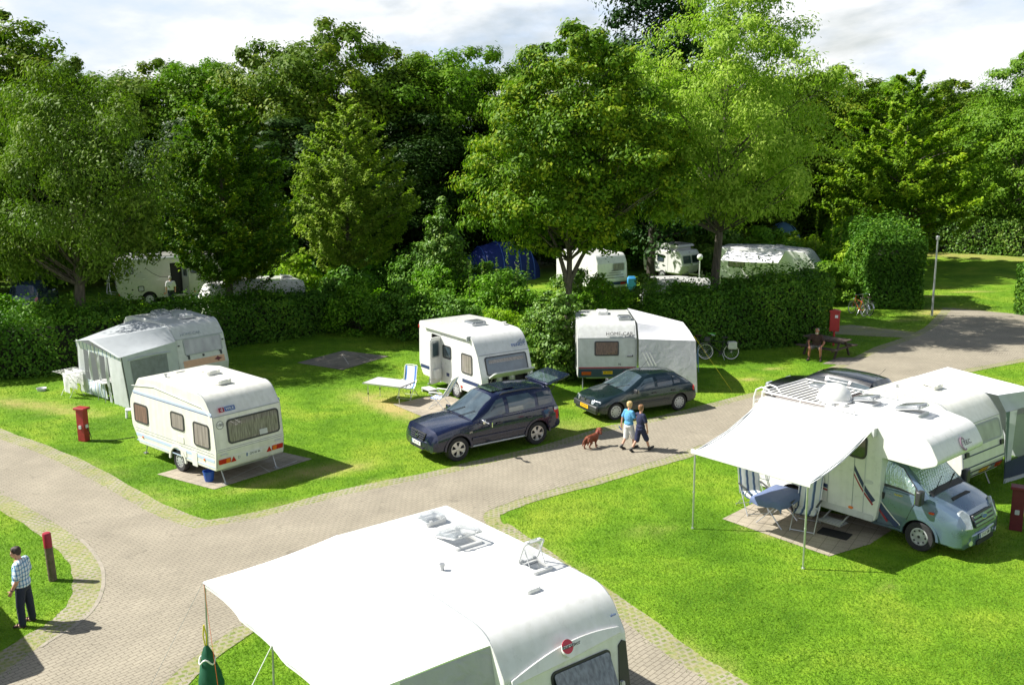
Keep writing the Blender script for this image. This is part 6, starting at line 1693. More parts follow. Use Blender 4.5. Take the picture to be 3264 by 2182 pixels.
    for y in (-.98,-.62):
        mb.tube([(-4.0,y,2.87), (-4.14,y,2.99), (-4.32,y,3.01), (-4.48,y,2.92), (-4.54,y,2.72), (-4.54,y,.7)], .022, 8)
    for k in range(8): mb.tube([(-4.54,-.98,.8+.26*k), (-4.54,-.62,.8+.26*k)], .015, 6)
    mb.build('ladder', M['white'], root)
    FB = back_frame(-4.41, 0, 1.9); window(off(FB, .2, 0), 1.0, .55, root, 'glassblue')
    for s in (-1, 1): part('tail_lamp', back_frame(-4.38, s*.9, .8), rrect(.2, .35, .04), 0, .04, M['red'], root)
    mb = MB(); mb.box((-2.4, 0, .36), (3.8, 1.5, .14)); mb.build('chassis', M['black'], root)
    # awning: case, cloth, front bar, two legs
    aw = empty('awning', (0,0,0)); aw.parent = root
    mb = MB(); mb.box((-2.74, -W/2-.07, 2.58), (3.2, .14, .14)); mb.build('case', M['white'], aw, bevel=.03)
    mb = MB(); mb.box((-1.12, -W/2-.07, 2.58), (.06, .16, .20)); mb.build('end_cap', M['lighttrim'], aw)
    rows = []; x0, x1, yb, D = -4.28, -1.16, -W/2-.12, 2.45
    for j in range(13):
        t = j/12; z = 2.62 - .68*t - .13*math.sin(PI*t)
        rows.append([(lerp(x0, x1, i/10), yb - D*t, z - .02*math.sin(PI*i/10)*math.sin(PI*t)) for i in range(11)])
    mb = MB(); mb.grid(rows); cl = mb.build('cloth', M['canvasdots'], aw, smooth=80)
    mb = MB(); mb.box(((x0+x1)/2, yb-D-.03, 1.925), (x1-x0+.1, .07, .11)); mb.build('front_bar', M['white'], aw, bevel=.015)
    for x in (x0+.06, x1-.04):
        mb = MB(); mb.tube([(x, yb-D-.03, 0), (x, yb-D-.03, 1.90)], .022, 10); mb.tube([(x, yb-D-.03, .9), (x, yb-D-.03, .94)], .028, 10); mb.tube([(x, yb-D-.03, 0), (x, yb-D-.03, .03)], .04, 8); mb.build('leg', M['alu'], aw)
    for x in (x0+.04, x1-.04):
        mb = MB(); mb.tube([(x, yb, 2.60), (x-.0, yb-D*.5, 2.18), (x, yb-D, 1.93)], .018, 6); mb.build('folding_arm', M['lighttrim'], aw)

def dotted_canvas():
    m = cloth('white_canvas_with_grey_marks', (.82,.82,.82), .10)
    N, L = m.node_tree.nodes, m.node_tree.links
    tc = N.new('ShaderNodeTexCoord'); mp = N.new('ShaderNodeMapping'); mp.inputs['Rotation'].default_value = (0,0,.4); L.new(tc.outputs['Object'], mp.inputs[0])
    k = N.new('ShaderNodeTexBrick'); k.inputs['Scale'].default_value = 1; k.inputs['Brick Width'].default_value = .26; k.inputs['Row Height'].default_value = .17; k.inputs['Mortar Size'].default_value = .068
    k.inputs['Color1'].default_value = (.68,.73,.76,1); k.inputs['Color2'].default_value = (.74,.77,.79,1); k.inputs['Mortar'].default_value = (.82,.82,.82,1); L.new(mp.outputs[0], k.inputs['Vector'])
    b = N['Principled BSDF']; L.new(k.outputs['Color'], b.inputs['Base Color'])
    return m
M['canvasdots'] = dotted_canvas()
motorhome()

def motorhome_far():
    W = 2.2; th = .425
    root = empty('motorhome', (-22.73-1.1*math.sin(th), 55.44+1.1*math.cos(th), 0), th, 'champagne coloured motorhome standing in the shade with a man at its open door', 'motorhome', 'motorhomes')
    prof = roundpoly([(.25,.50,.3), (.02,.9,.3), (-.05,2.3,.4), (.22,2.82,.35), (4.5,2.86,.5), (5.6,2.75,.5), (6.5,1.75,.4), (6.85,1.05,.2), (6.95,.45,.1), (.6,.36,.2)])
    b = caravan_body(prof, W, 'beige', root, bevel=.08)
    dr = MB(); dr.box((3.32, -W/2+.1, 1.45), (.62, .8, 1.85))
    cut(b, [arch_cutter(1.75, -W/2-.2, -W/2+.30, .43, .36), arch_cutter(5.9, -W/2-.2, -W/2+.30, .42, .36), dr])
    for x in (1.75, 5.9):
        for s in (-1, 1): wheel(root, x, s*(W/2-.12), .34, .21, s, 'cover')
    arch_trim(root, side_frame(-1, W, 1.75, .38), .52, .44, 'beige')
    window(side_frame(-1, W, .72, 2.05), .46, .34, root, 'curtain3', 'dark', .06); window(side_frame(-1, W, 4.5, 1.95), .7, .42, root, 'glass', 'dark', .06)
    window(side_frame(-1, W, 1.32, .98), .28, .26, root, 'lighttrim' if False else 'curtain3', 'dark', .03, 'fridge_vent')
    for x, z, w, h in ((.7,1.15,.62,.75),):
        F = side_frame(-1, W, x, z); mb = MB(); mb.ring(F, rrect(w, h, .06), rrect(w-.02, h-.02, .05), -.005, .006); mb.build('locker_flap', M['trim'], root)
    for k in range(5): part('decal', side_frame(-1, W, 1.2+.1*k, 1.90-.10*k), [(-.28,-.012),(.25,-.012),(.28,.012),(-.25,.012)], 0, .004, M['trim'], root)
    mb = MB(); P = [(1.65,2.15), (2.0,1.85), (2.4,1.62), (2.8,1.58), (2.95,1.58)]; mb.tube([(x, -W/2-.004, z) for x, z in P], .014, 6); mb.build('swoosh', M['dark'], root)
    part('gas_cap', side_frame(-1, W, .85, .95), circ(.05, 14), 0, .02, M['dark'], root)
    for x in (2.6, 4.3): part('side_marker', side_frame(-1, W, x, .62), rrect(.12, .05, .02), 0, .02, M['orange'], root)
    mb = MB(); mb.box((3.32, -W/2+.46, 1.45), (.60, .02, 1.83)); mb.build('interior', M['black'], root)
    d = part('door', frame((3.65, -W/2-.02, 1.45), (.55, -.83, 0), (0, 0, 1)), [(p[0]+.3, p[1]) for p in rrect(.58, 1.82, .08)], -.02, .02, M['beige'], root); window(off(frame((3.65, -W/2-.02, 1.45), (.55, -.83, 0), (0, 0, 1)), .3, .4, .02), .34, .5, d, 'glass', 'trim')
    mb = MB(); mb.box((2.6, -W/2-.06, 2.70), (4.3, .12, .12)); mb.build('awning_box', M['lighttrim'], root, bevel=.03)
    for sg in (-1, 1):
        part('tail_lamp', frame((.15, sg*.98, .72), (0, -1, 0), (0, 0, 1)), rrect(.2, .16, .03), -.02, .06, M['red'], root)
    part('rear_panel', back_frame(.0, .0, 1.7), rrect(1.5, 1.0, .08), -.03, .03, M['dark'], root)
    mb = MB()
    for y in (-.85, -.45): mb.tube([(-.28, y, .65), (-.36, y, 1.1), (-.36, y, 2.0), (-.05, y, 2.2)], .02, 6)
    for k in range(5): mb.tube([(-.36, -.85, .9+.26*k), (-.36, -.45, .9+.26*k)], .014, 6)
    for y in (-.3, .7): mb.tube([(.02, y, 1.9), (-.4, y, 1.6), (-.5, y, .72), (.05, y, .62)], .016, 6)
    mb.tube([(-.5, -.3, .72), (-.5, .7, .72)], .016, 6); mb.build('cycle_carrier', M['lighttrim'], root)
    hatch(1.0, 0, 2.85, .5, .5, root, 'white', 'white', .05, low=True); part('solar_panel', top_frame(2.0, -.5, 2.86), rrect(.6, 1.2, .03), 0, .05, M['lighttrim'], root); hatch(3.6, 0, 2.87, .5, .5, root, 'white', 'white', .05, low=True)
    mb = MB(); mb.tube([(1.35, -.3, 2.84), (1.35, -.3, 3.05)], .03, 8); mb.tube([(1.35, -.3, 3.05), (1.35, -.3, 3.09)], .05, 8); mb.build('flue', M['steel'], root)
    part('windscreen', end_frame((6.78,1.2), (5.75,2.6), .5), rrect(1.9, 1.3, .15), .0, .02, M['glass'], root)
    mb = MB(); mb.box((3.4, 0, .36), (4.6, 1.5, .14)); mb.build('chassis', M['black'], root)
motorhome_far()
# ------------------------------------------------------------------ tents and cloth
def facecloth(name, polys, m, parent, sub=6, sag=.02, seed=0):
    """cloth panels: quads (4 points) subdivided with a little sag and ripple"""
    rng = random.Random(seed); mb = MB()
    for q in polys:
        a, b, c, d = [Vector(p) for p in q]; n = (b-a).cross(d-a); n = n.normalized() if n.length > 1e-6 else Vector((0,0,1))
        p1, p2 = rng.uniform(0, 6), rng.uniform(0, 6)
        rows = []
        for j in range(sub+1):
            v = j/sub; r = []
            for i in range(sub+1):
                u = i/sub; p = a.lerp(b, u).lerp(d.lerp(c, u), v)
                w = math.sin(PI*u)*math.sin(PI*v)
                p = p + n*(-sag*w + sag*.5*math.sin(u*9+p1+v*3)*w)
                if n.z > .3 or n.z < -.3: p.z -= sag*w*.6
                r.append(p)
            rows.append(r)
        mb.grid(rows)
    return mb.build(name, m, parent, smooth=50)

def pole(name, pts, r, m, parent, n=8):
    mb = MB(); mb.tube(pts, r, n); return mb.build(name, m, parent)

def tent_left():
    root = empty('tent', (-13.5, 33.2, 0), 0, 'grey awning tent with open striped front joined to the grey white caravan', 'tent', 'tents')
    o = Vector((-13.5, 33.2, 0)); R = lambda *p: Vector(p) - o
    # world points: ridge against the caravan, front posts
    cA, cB = R(-12.60,35.70,1.92), R(-14.9,37.9,2.42)          # along the caravan's side: near corner low, far corner
    cT = R(-12.98,35.98,2.44)
    pN, pF, pM = R(-13.72,33.25,1.86), R(-16.15,35.35,2.06), R(-15.15,34.35,2.28)
    bN, bF, bM = R(-13.5,33.15,0), R(-16.45,35.95,0), R(-14.9,33.75,0)
    bC = R(-12.45,35.5,0)
    facecloth('roof', [(pN, cA, cT, pM), (pM, cT, cB, pF)], M['canvasgrey'], root, 8, .05, 1)
    # right side panel with foil window
    facecloth('side_panel', [(bN, bC, cA, pN)], M['canvasgrey2'], root, 6, .02, 2)
    d = (bC-bN); up = (pN-bN); nrm = d.cross(up).normalized()*.012
    q = lambda u, v: bN.lerp(bC, u).lerp(pN.lerp(cA, u), v) + nrm*(1.0)
    facecloth('side_window', [(q(.14,.34), q(.80,.34), q(.80,.84), q(.14,.88))], M['mesh'], root, 5, .008, 3)
    pole('rolled_blind', [q(.10,.90)+nrm*3, q(.4,.90)+nrm*3, q(.85,.84)+nrm*3], .028, M['canvasgrey2'], root)
    # front: side strips, mullions, low striped panel
    f = lambda u, v: bN.lerp(bF, u).lerp(pN.lerp(pF, u), v)
    facecloth('front_panel', [(f(0,0), f(.30,0), f(.30,.93), f(0,.98))], M['canvasgrey2'], root, 6, .05, 4)
    facecloth('front_panel', [(f(.86,0), f(1,0), f(1,.98), f(.86,.96))], M['canvasgrey2'], root, 5, .03, 5)
    facecloth('sill_panel', [(f(.42,0.04), f(.86,0), f(.86,.30), f(.45,.32))], M['sillstripe'], root, 6, .10, 6)
    for u in (.33, .50, .70): facecloth('curtain', [(f(u,.0 if u < .4 else .3), f(u+.05,.0 if u < .4 else .3), f(u+.045,.93), f(u,.93))], M['canvasgrey2'], root, 5, .05, int(u*100))
    facecloth('valance', [(f(-.01,.90), f(1.02,.88), f(1.02,1.02), f(-.01,1.0))], M['sillstripe'], root, 6, .01, 8)
    facecloth('eave', [(pN+Vector((-.06,-.06,0)), pM+Vector((-.09,-.09,.02)), pM+Vector((0,0,.02)), pN), (pM+Vector((-.09,-.09,.02)), pF+Vector((-.1,-.08,0)), pF, pM+Vector((0,0,.02)))], M['canvasgrey2'], root, 4, .01, 9)
    facecloth('back_panel', [(bF, R(-15.3,38.2,0), cB, pF)], M['canvasgrey'], root, 5, .02, 10)
    facecloth('piping', [(bN+nrm*2, bN+nrm*2+d.normalized()*.035, pN+nrm*2+d.normalized()*.035, pN+nrm*2)], M['dark'], root, 4, 0, 12)
    for a, b in ((bN, pN), (bF, pF), (f(.5,0), pM)): pole('pole', [a, b], .014, M['steel'], root)
    # inside: table with boxes
    t = tag(empty('table', (-14.55,34.75,0), .8), 'pale table with a box inside the open grey tent', 'table')
    mb = MB(); mb.box((0,0,.72), (1.3,.7,.03)); mb.build('table_top', M['white'], t)
    for x in (-.6,.6):
        for y in (-.3,.3): pole('leg', [(x,y,0), (x*.95,y,.71)], .015, M['steel'], t)
    b = MB(); b.box((.0,.0,0), (.55,.4,.30)); o2 = b.build('crate', M['boxcard'], None, bevel=.015); o2.location = (-14.35,34.6,.89); tag(o2, 'grey storage box standing on the table inside the grey tent', 'box')
M['sillstripe'] = striped('striped_tent_cloth', [(.5,(.55,.60,.62)),(.2,(.20,.28,.42)),(.3,(.62,.66,.66))], .22, 0, .8)
M['boxcard'] = mat('grey_box_plastic', (.40,.40,.37), .6)
tent_left()

def tent_right():
    o = Vector((6.7,35.2,0)); root = empty('tent', o, 0, 'pale grey tent joined to the right side of the caravan with dark lettering', 'tent', 'tents')
    R = lambda *p: Vector(p) - o
    cLow, cTop, cFar = R(4.70,35.30,1.95), R(4.70,35.8,2.46), R(4.70,38.9,2.50)
    pN, pMid, pF = R(6.74,34.95,1.94), R(6.64,37.1,2.24), R(6.75,39.0,1.95)
    bN, bF, bC = R(6.84,34.85,0), R(6.9,39.1,0), R(4.72,35.2,0)
    facecloth('roof', [(cLow, pN, R(6.70,36.0,2.12), cTop), (cTop, R(6.70,36.0,2.12), pMid, cFar), (cFar, pMid, pF, R(4.75,39.3,1.95))], M['canvaspale2'], root, 8, .07, 1)
    facecloth('near_wall', [(bC, bN, pN, cLow)], M['canvaspale'], root, 8, .03, 2)
    facecloth('front_wall', [(bN, R(6.87,37.0,0), pMid, pN), (R(6.87,37.0,0), bF, pF, pMid)], M['canvaspale'], root, 6, .03, 3)
    facecloth('back_wall', [(R(4.75,39.3,0), bF, pF, R(4.75,39.3,1.95))], M['canvaspale'], root, 5, .02, 4)
    # clear foil with creases by the caravan
    n = (bN-bC).cross(pN-bC).normalized()*.012; n = n if n.y < 0 else -n
    q = lambda u, v: bC.lerp(bN, u).lerp(cLow.lerp(pN, u), v) + n
    for k in range(3): facecloth('crease', [(q(.06+.06*k,.75), q(.08+.06*k,.75), q(.22+.06*k,.45), q(.19+.06*k,.45))], M['white'], root, 2, 0, k)
    for a, b in ((bN, pN), (bF, pF)): pole('pole', [a, b], .014, M['steel'], root)
    pole('guy_line', [pN+Vector((0,.3,.1)), R(8.15,34.9,.02)], .006, M['yellow'], root, 5)
    tw = facecloth('towel', [(Vector((6.90,34.95,.72)), Vector((6.98,35.45,.66)), Vector((6.93,35.4,1.72)), Vector((6.86,34.98,1.70)))], M['bluetowel'], None, 6, .05, 6)
    tag(tw, 'light blue towel hanging at the corner of the pale grey tent', 'towel')
M['canvaspale2'] = cloth('white_tent_roof', (.74,.74,.77), .12)
tent_right()

def tent_behind():
    o = Vector((14.2,25.6,0)); root = empty('tent', o, 0, 'white roofed grey and navy tent joined to the cream caravan at the right edge', 'tent', 'tents')
    R = lambda *p: Vector(p) - o
    f = Vector((math.cos(-.906), math.sin(-.906), 0)); s = Vector((-f.y, f.x, 0))
    c0 = Vector((12.27,24.2,0)) + s*1.12
    P = lambda x, y, z: c0 + f*x + s*y + Vector((0,0,z)) - o
    A0, A1 = P(-.30,0,2.40), P(-2.7,0,2.46)
    r0, r1 = P(.1,1.3,2.42), P(-2.5,1.5,2.56)
    e0, e1 = P(.15,2.6,1.95), P(-2.8,2.6,1.96)
    facecloth('roof', [(A0, r0, r1, A1), (r0, e0, e1, r1)], M['canvaspale2'], root, 8, .05, 1)
    cN = P(-.05,.02,1.98)
    b0, b1, bm = P(.05,.05,0), P(.25,2.65,0), P(.15,1.3,0)
    facecloth('gable', [(cN, P(.1,1.3,2.0), r0, A0), (P(.1,1.3,2.0), e0, e0+Vector((0,0,.01)), r0)], M['canvasgrey2'], root, 5, .02, 2)
    facecloth('end_wall', [(b0+Vector((0,0,.5)), P(.02,.42,.5), P(.06,.42,2.0), cN)], M['canvasgrey2'], root, 5, .03, 3)
    facecloth('end_wall', [(P(.1,1.3,.5), b1+Vector((0,0,.5)), e0, P(.1,1.3,2.0))], M['canvasgrey2'], root, 5, .03, 4)
    facecloth('foil_window', [(P(.02,.42,.62), P(.1,1.3,.62), P(.1,1.3,1.85), P(.06,.42,1.85))], M['clearfoil'], root, 3, .0, 5)
    facecloth('lower_wall', [(b0+Vector((0,0,.12)), P(.2,1.3,.12), P(.1,1.3,.62), b0+Vector((0,0,.60))), (P(.2,1.3,.12), b1+Vector((0,0,.12)), b1+Vector((0,0,.62)), P(.1,1.3,.62))], M['navycanvas'], root, 5, .02, 6)
    facecloth('mud_wall', [(b0, P(.2,1.3,0), P(.2,1.3,.13), b0+Vector((0,0,.13))), (P(.2,1.3,0), b1, b1+Vector((0,0,.13)), P(.2,1.3,.13))], M['canvasgrey'], root, 5, .03, 7)
    facecloth('edge_band', [(b0, P(.06,.14,0), P(-.0,.14,2.0), cN)], M['greencanvasdark'], root, 4, .01, 8)
    facecloth('long_wall', [(b1, P(-2.8,2.65,0), e1, e0)], M['canvasgrey2'], root, 5, .02, 9); facecloth('far_wall', [(P(-2.7,.05,0), P(-2.8,2.65,0), e1, A1)], M['canvasgrey2'], root, 5, .02, 10)
    for a, b in ((b1, e0), (P(.15,1.3,0), r0)): pole('pole', [a, b], .014, M['steel'], root)
M['navycanvas'] = cloth('navy_canvas', (.02,.035,.07), .05); M['greencanvasdark'] = cloth('grey_green_canvas', (.13,.19,.17), .05)
tent_behind()

def canopy():
    """sun canopy of the foreground caravan"""
    th = -.9176; f = Vector((math.cos(th), math.sin(th), 0)); l = Vector((-f.y, f.x, 0)); o = Vector((-3.05,15.70,0))
    root = empty('awning', (-5.0,14.95,0), 0, 'white sun canopy on grey poles stretched out from the front caravan', 'awning')
    P = lambda a, b, z: o + f*a + l*b + Vector((0,0,z)) - Vector((-5.0,14.95,0))
    NA, NB = 22, 16; rows = []
    for j in range(NB+1):
        v = j/NB; r = []
        for i in range(NA+1):
            u = i/NA
            a0 = lerp(.02, -.66, v); a1 = lerp(4.50, 3.95, v)
            a = lerp(a0, a1, u); b = .015 - 2.13*v
            edge = 2.56 - (.10 if u < .02 else 0)
            # the near end follows the caravan's rounded corner
            z0 = 2.545 if a < 4.05 else 2.545 - .62*((a-4.05)/.75)**2*.55
            z = lerp(z0, 2.06, v**.92)
            z -= .10*math.sin(PI*v)*(.35+.65*math.sin(PI*min(1, u*1.1)))
            sc = abs(((u*3) % 1) - .5)*2
            if v > .8: z -= .06*(1-sc**2)*(v-.8)/.2
            z += .012*math.sin(u*23+v*9)*math.sin(PI*v)*math.sin(PI*u)
            if v == 1: b += .10*(1-sc**2)
            r.append(P(a, b, z))
        rows.append(r)
    mb = MB(); mb.grid(rows); mb.build('cloth', M['canvas'], root, smooth=80)
    hem = [p + Vector((0,0,-.02)) for p in rows[-1]]
    mb = MB(); mb.grid([hem, [p + Vector((0,0,-.075)) for p in hem]]); mb.build('hem', M['canvas'], root, smooth=80)
    mb = MB(); mb.tube([p + Vector((0,0,-.02)) for p in rows[-1]], .02, 6); mb.build('edge_roll', M['canvaspale'], root)
    corner = rows[-1][0]; q = corner
    pole('pole', [q + Vector((.02,0,-.02)), P(-.52,-2.20,0)], .016, M['steel'], root)
    k = min(range(NA+1), key=lambda i: abs(lerp(-.66, 3.95, i/NA)-1.84)); p2 = rows[-1][k]
    pole('pole', [p2 + Vector((0,0,-.02)), P(1.95,-2.12,0)], .016, M['steel'], root)
    pole('pole', [rows[-1][-1] + Vector((0,0,-.02)), P(3.95,-2.12,0)], .016, M['steel'], root)
    pole('guy_line', [p2 + Vector((0,0,-.02)), P(1.45,-3.0,.0)], .008, M['whiteplastic'], root, 5); pole('guy_line', [P(1.45,-3.0,.0), P(1.55,-2.5,.62), P(2.6,-2.0,.0)], .008, M['whiteplastic'], root, 5)
    pole('guy_line', [q, P(-1.2,-3.1,.0)], .003, M['greydecal'], root, 5); pole('guy_line', [q, P(.25,-2.28,0)], .0035, M['orangepaint'], root, 5)
    # crumpled side flap at the near end
    rr = []
    for j in range(11):
        v = j/10; r = []
        for i in range(17):
            u = i/16; jj = u*.60*NB; k0 = min(NB-1, int(jj)); top = rows[k0][-1].lerp(rows[k0+1][-1], jj-k0) + Vector((0,0,-.02))
            fold = .035*math.sin(u*16+v*2)*v + .02*math.sin(u*31+1)*v
            r.append(top + f*(fold + .12*v) + l*(-.05*v*math.sin(u*5)) + Vector((0,0,-(.75-.25*u)*v)))
        rr.append(r)
    mb = MB(); mb.grid(rr); mb.build('side_flap', M['flapgrey'], root, smooth=60)
    # bag, groundsheet
    bx = P(-.50,-2.22,0) + Vector((-5.0,14.95,0))
    bag = empty('bag', (bx.x, bx.y, 0), 0, 'dark green drawstring bag hanging on the canopy pole by a yellow strap', 'bag')
    mb = MB(); n = 14; rows2 = []
    for z, w, t in ((1.02,.015,.015),(.98,.05,.04),(.86,.10,.07),(.70,.13,.09),(.52,.17,.12),(.38,.20,.13),(.30,.20,.12),(.285,.12,.06)):
        rows2.append([(w*math.cos(2*PI*i/n)*(1+.12*math.sin(3*i+z*9)) + (.06-(z-.3)*.06), t*math.sin(2*PI*i/n)*(1+.2*math.sin(2*i+z*13)), z) for i in range(n+1)])
    mb.grid(rows2); mb.build('sack', M['greencanvas'], bag, smooth=60)
    mb = MB(); mb.tube([(.13*math.cos(2*PI*i/20)+.02, -.02+.10*math.sin(2*PI*i/20), .76+.05*math.sin(3*2*PI*i/20)) for i in range(21)], .014, 6); mb.build('cord', M['whiteplastic'], bag)
    mb = MB(); mb.tube([(0,0,1.38), (-.02,-.01,1.2), (.0,0,1.0)], .012, 6); mb.tube([(0,0,1.38), (.03,.0,1.2), (.02,0,1.0)], .012, 6); mb.build('strap', M['yellow'], bag)
    gs = [o + f*a + l*b for a, b in ((.55,-2.35), (4.8,-2.5), (4.8,-.1), (.35,-.1))]
    rows3 = []
    for j in range(13):
        r = []
        for i in range(13):
            p = gs[0].lerp(gs[1], i/12).lerp(gs[3].lerp(gs[2], i/12), j/12)
            r.append((p.x, p.y, .022 + .012*math.sin(i*1.3+j*.7)*math.sin(j*1.1) + .012))
        rows3.append(r)
    mb = MB(); mb.grid(rows3); g = mb.build('groundsheet', M['lime'], None, smooth=80); tag(g, 'bright lime green groundsheet on the grass under the white canopy', 'groundsheet')
M['flapgrey'] = cloth('crumpled_grey_plastic', (.42,.42,.46), .1, bump=1., bs=5)
canopy()

def far_tents():
    root = empty('tent', (-.7,66.5,0), .35, 'dark blue family tent standing in shade under the maple branches', 'tent', 'tents')
    mb = MB(); rows = []
    for i, (x, r, h) in enumerate([(-2.7,.25,.3),(-2.4,1.2,1.5),(-1.6,1.7,2.2),(-.4,1.9,2.5),(.8,1.9,2.45),(1.9,1.5,2.0),(2.6,.7,1.0),(2.75,.2,.2)]):
        rows.append([(x, r*math.cos(PI*k/14), max(0, h*math.sin(PI*k/14)**.8)) for k in range(15)])
    mb.grid(rows); mb.build('flysheet', M['bluetent'], root, smooth=50)
    for i in (1, 2, 3, 4, 5): pole('hoop', [Vector(p)+Vector((0,0,.02)) for p in rows[i]], .03, M['bluetentlight'], root, 6)
    for x, y in ((-1.8,-3.0), (.4,-3.2)): pole('guy_line', [(x*.8,-1.2,1.7), (x,y,0)], .012, M['whiteplastic'], root, 5)
    root = empty('tent', (21.2,76,0), .2, 'light blue dome tent among wild shrubs at the back right', 'tent', 'tents')
    mb = MB(); rows = []
    for j in range(9):
        t = j/8*PI/2; rows.append([(1.75*math.cos(t)*math.cos(2*PI*k/24), 1.5*math.cos(t)*math.sin(2*PI*k/24), 2.9*math.sin(t)) for k in range(25)])
    mb.grid(rows); mb.build('flysheet', M['lighttent'], root, smooth=60)
    for a in (.6, 2.2): pole('hoop', [(1.78*math.cos(t)*math.cos(a), 1.53*math.cos(t)*math.sin(a), 2.92*math.sin(t)) for t in [PI*i/16 for i in range(17)]], .03, M['navycanvas'], root, 6)
    facecloth('door_panel', [((.5,-1.42,.9),(1.1,-1.15,.9),(.85,-1.05,1.9),(.6,-1.15,1.9))], M['white'], root, 3, 0, 3)
M['bluetentlight'] = mat('blue_tent_seam', (.05,.12,.45), .6)
far_tents()

# ------------------------------------------------------------------ camping furniture
def sling_chair(label, loc, rz, recline=.25, fold=0):
    root = empty('folding_chair', loc, rz, label, 'chair', 'blue and white folding chairs')
    # +y is the way the sitter faces
    t = math.tan(recline)
    for s in (-1, 1):
        x = s*.25
        mb = MB(); mb.tube([(x,-.18,.40), (x,-.18-.75*t,1.12), (x*.92,-.20-.75*t,1.15), (0,-.21-.76*t,1.17)], .014, 6); mb.build('back_tube', M['whiteplastic'], root)
        mb = MB(); mb.tube([(x*1.1,-.36,.0), (x*1.1,.0,.36), (x*1.1,.24,.60)], .012, 6); mb.build('leg', M['alu'], root)
        mb = MB(); mb.tube([(x*1.1,.30,.0), (x*1.1,.02,.34), (x*1.1,-.24,.62)], .012, 6); mb.build('leg', M['alu'], root)
        mb = MB(); mb.box((x*1.15,.0,.63), (.05,.50,.025)); mb.build('armrest', M['whiteplastic'], root, bevel=.008)
    for y in (-.36,.30):
        mb = MB(); mb.tube([(-.275,y,.05), (.275,y,.05)], .011, 6); mb.build('stretcher', M['alu'], root)
    mb = MB(); mb.grid([[(x, -.18+.44*j/4, .41-.03*math.sin(PI*j/4)) for x in (-.23,-.075,.075,.23)] for j in range(5)]); mb.build('seat', M['slatstripe2'], root)
    mb = MB(); mb.grid([[(x, -.175-.75*t*j/5-.03*math.sin(PI*j/5), .41+.72*j/5) for x in (-.23,-.075,.075,.23)] for j in range(6)]); mb.build('backrest', M['slatstripe2'], root)
    return root
M['slatstripe2'] = striped('blue_edged_sling', [(.17,(.12,.25,.62)),(.66,(.76,.77,.80)),(.17,(.12,.25,.62))], .4601, 0)
for n in M['slatstripe2'].node_tree.nodes:
    if n.type == 'MATH' and n.operation == 'FRACT':
        a = M['slatstripe2'].node_tree.nodes.new('ShaderNodeMath'); a.operation = 'ADD'; a.inputs[1].default_value = .5
        lk = n.inputs[0].links[0]; src = lk.from_socket; M['slatstripe2'].node_tree.links.new(src, a.inputs[0]); M['slatstripe2'].node_tree.links.new(a.outputs[0], n.inputs[0])
sling_chair('upright blue and white folding chair behind the white camping table', (-3.85,34.45,.0), 2.75)
sling_chair('reclined blue and white folding chair half hidden behind the bonnet of the blue car', (-2.55,32.95,.012), 1.15, .55)

def camping_table():
    root = empty('camping_table', (-4.45,34.05,0), -.46, 'white folding camping table with thin adjustable legs', 'table')
    mb = MB(); mb.box((0,0,.69), (1.62,1.0,.03)); mb.build('table_top', M['white'], root, bevel=.008)
    mb = MB(); mb.ring(top_frame(0,0,.675), rrect(1.02,1.64,.02), rrect(.96,1.58,.02), -.01, .03); mb.build('rim', M['alu'], root)
    for x in (-.66,.66):
        for y in (-.38,.38):
            mb = MB(); mb.tube([(x,y,0), (x,y,.68)], .014, 6); l = mb.build('leg', M['alu'], root)
            mb = MB(); mb.tube([(x,y,.26), (x,y,.33)], .024, 8); mb.build('clamp', M['black'], l)
camping_table()

def pad_chair(label, loc, rz, recline=.30):
    root = empty('camping_chair', loc, rz, label, 'chair', 'cushioned camping chairs')
    t = math.tan(recline)
    for s in (-1, 1):
        x = s*.27
        mb = MB(); mb.tube([(x,-.20,.40), (x,-.20-.75*t,1.15)], .014, 6); mb.build('back_tube', M['alu'], root)
        mb = MB(); mb.tube([(x,-.42,.0), (x,.05,.40), (x,.26,.62)], .013, 6); mb.build('leg', M['alu'], root)
        mb = MB(); mb.tube([(x*1.04,.36,.0), (x*1.04,.0,.38), (x*1.04,-.26,.66)], .013, 6); mb.build('leg', M['alu'], root)
        mb = MB(); mb.box((x*1.08,.0,.65), (.05,.52,.03)); mb.build('armrest', M['dark'], root, bevel=.01)
    for y in (-.42,.36):
        mb = MB(); mb.tube([(-.28,y,.04), (.28,y,.04)], .012, 6); mb.build('stretcher', M['alu'], root)
    def pad(name, pts, w=.50, th=.05):
        mb = MB(); top = []; bot = []
        P = [Vector(p) for p in pts]
        for i, p in enumerate(P):
            tg = (P[min(i+1,len(P)-1)]-P[max(i-1,0)]).normalized(); n = Vector((0, -tg.z, tg.y)); n = n if (n.z > 0 or n.y > 0) else -n
            puff = th*(.55+.45*abs(math.sin(i*PI/2)))
            top.append([p + n*puff*(1 if 0 < j < 6 else .3) + Vector((w*(j/6-.5), 0, 0)) for j in range(7)]); bot.append([p + Vector((w*(j/6-.5), 0, 0)) for j in range(7)])
        mb.grid(top); mb.grid(bot); return mb.build(name, M['padstripe2'], root, smooth=60)
    pad('seat', [(0,.28-.48*i/6,.43-.02*math.sin(PI*i/6)) for i in range(7)])
    pad('backrest', [(0,-.20-.80*t*i/8,.44+.80*i/8) for i in range(9)])
    return root
M['padstripe2'] = striped('striped_cushion_cloth', [(.22,(.60,.61,.60)),(.30,(.07,.11,.20)),(.10,(.32,.40,.52)),(.38,(.60,.61,.60))], .17, 0)
pad_chair('striped cushioned chair at the far end of the blue table by the rear locker', (6.02,23.10,.012), 3.3, .30)
pad_chair('striped cushioned chair with its back to the motorhome door', (7.0,21.95,.012), 2.62, .34)

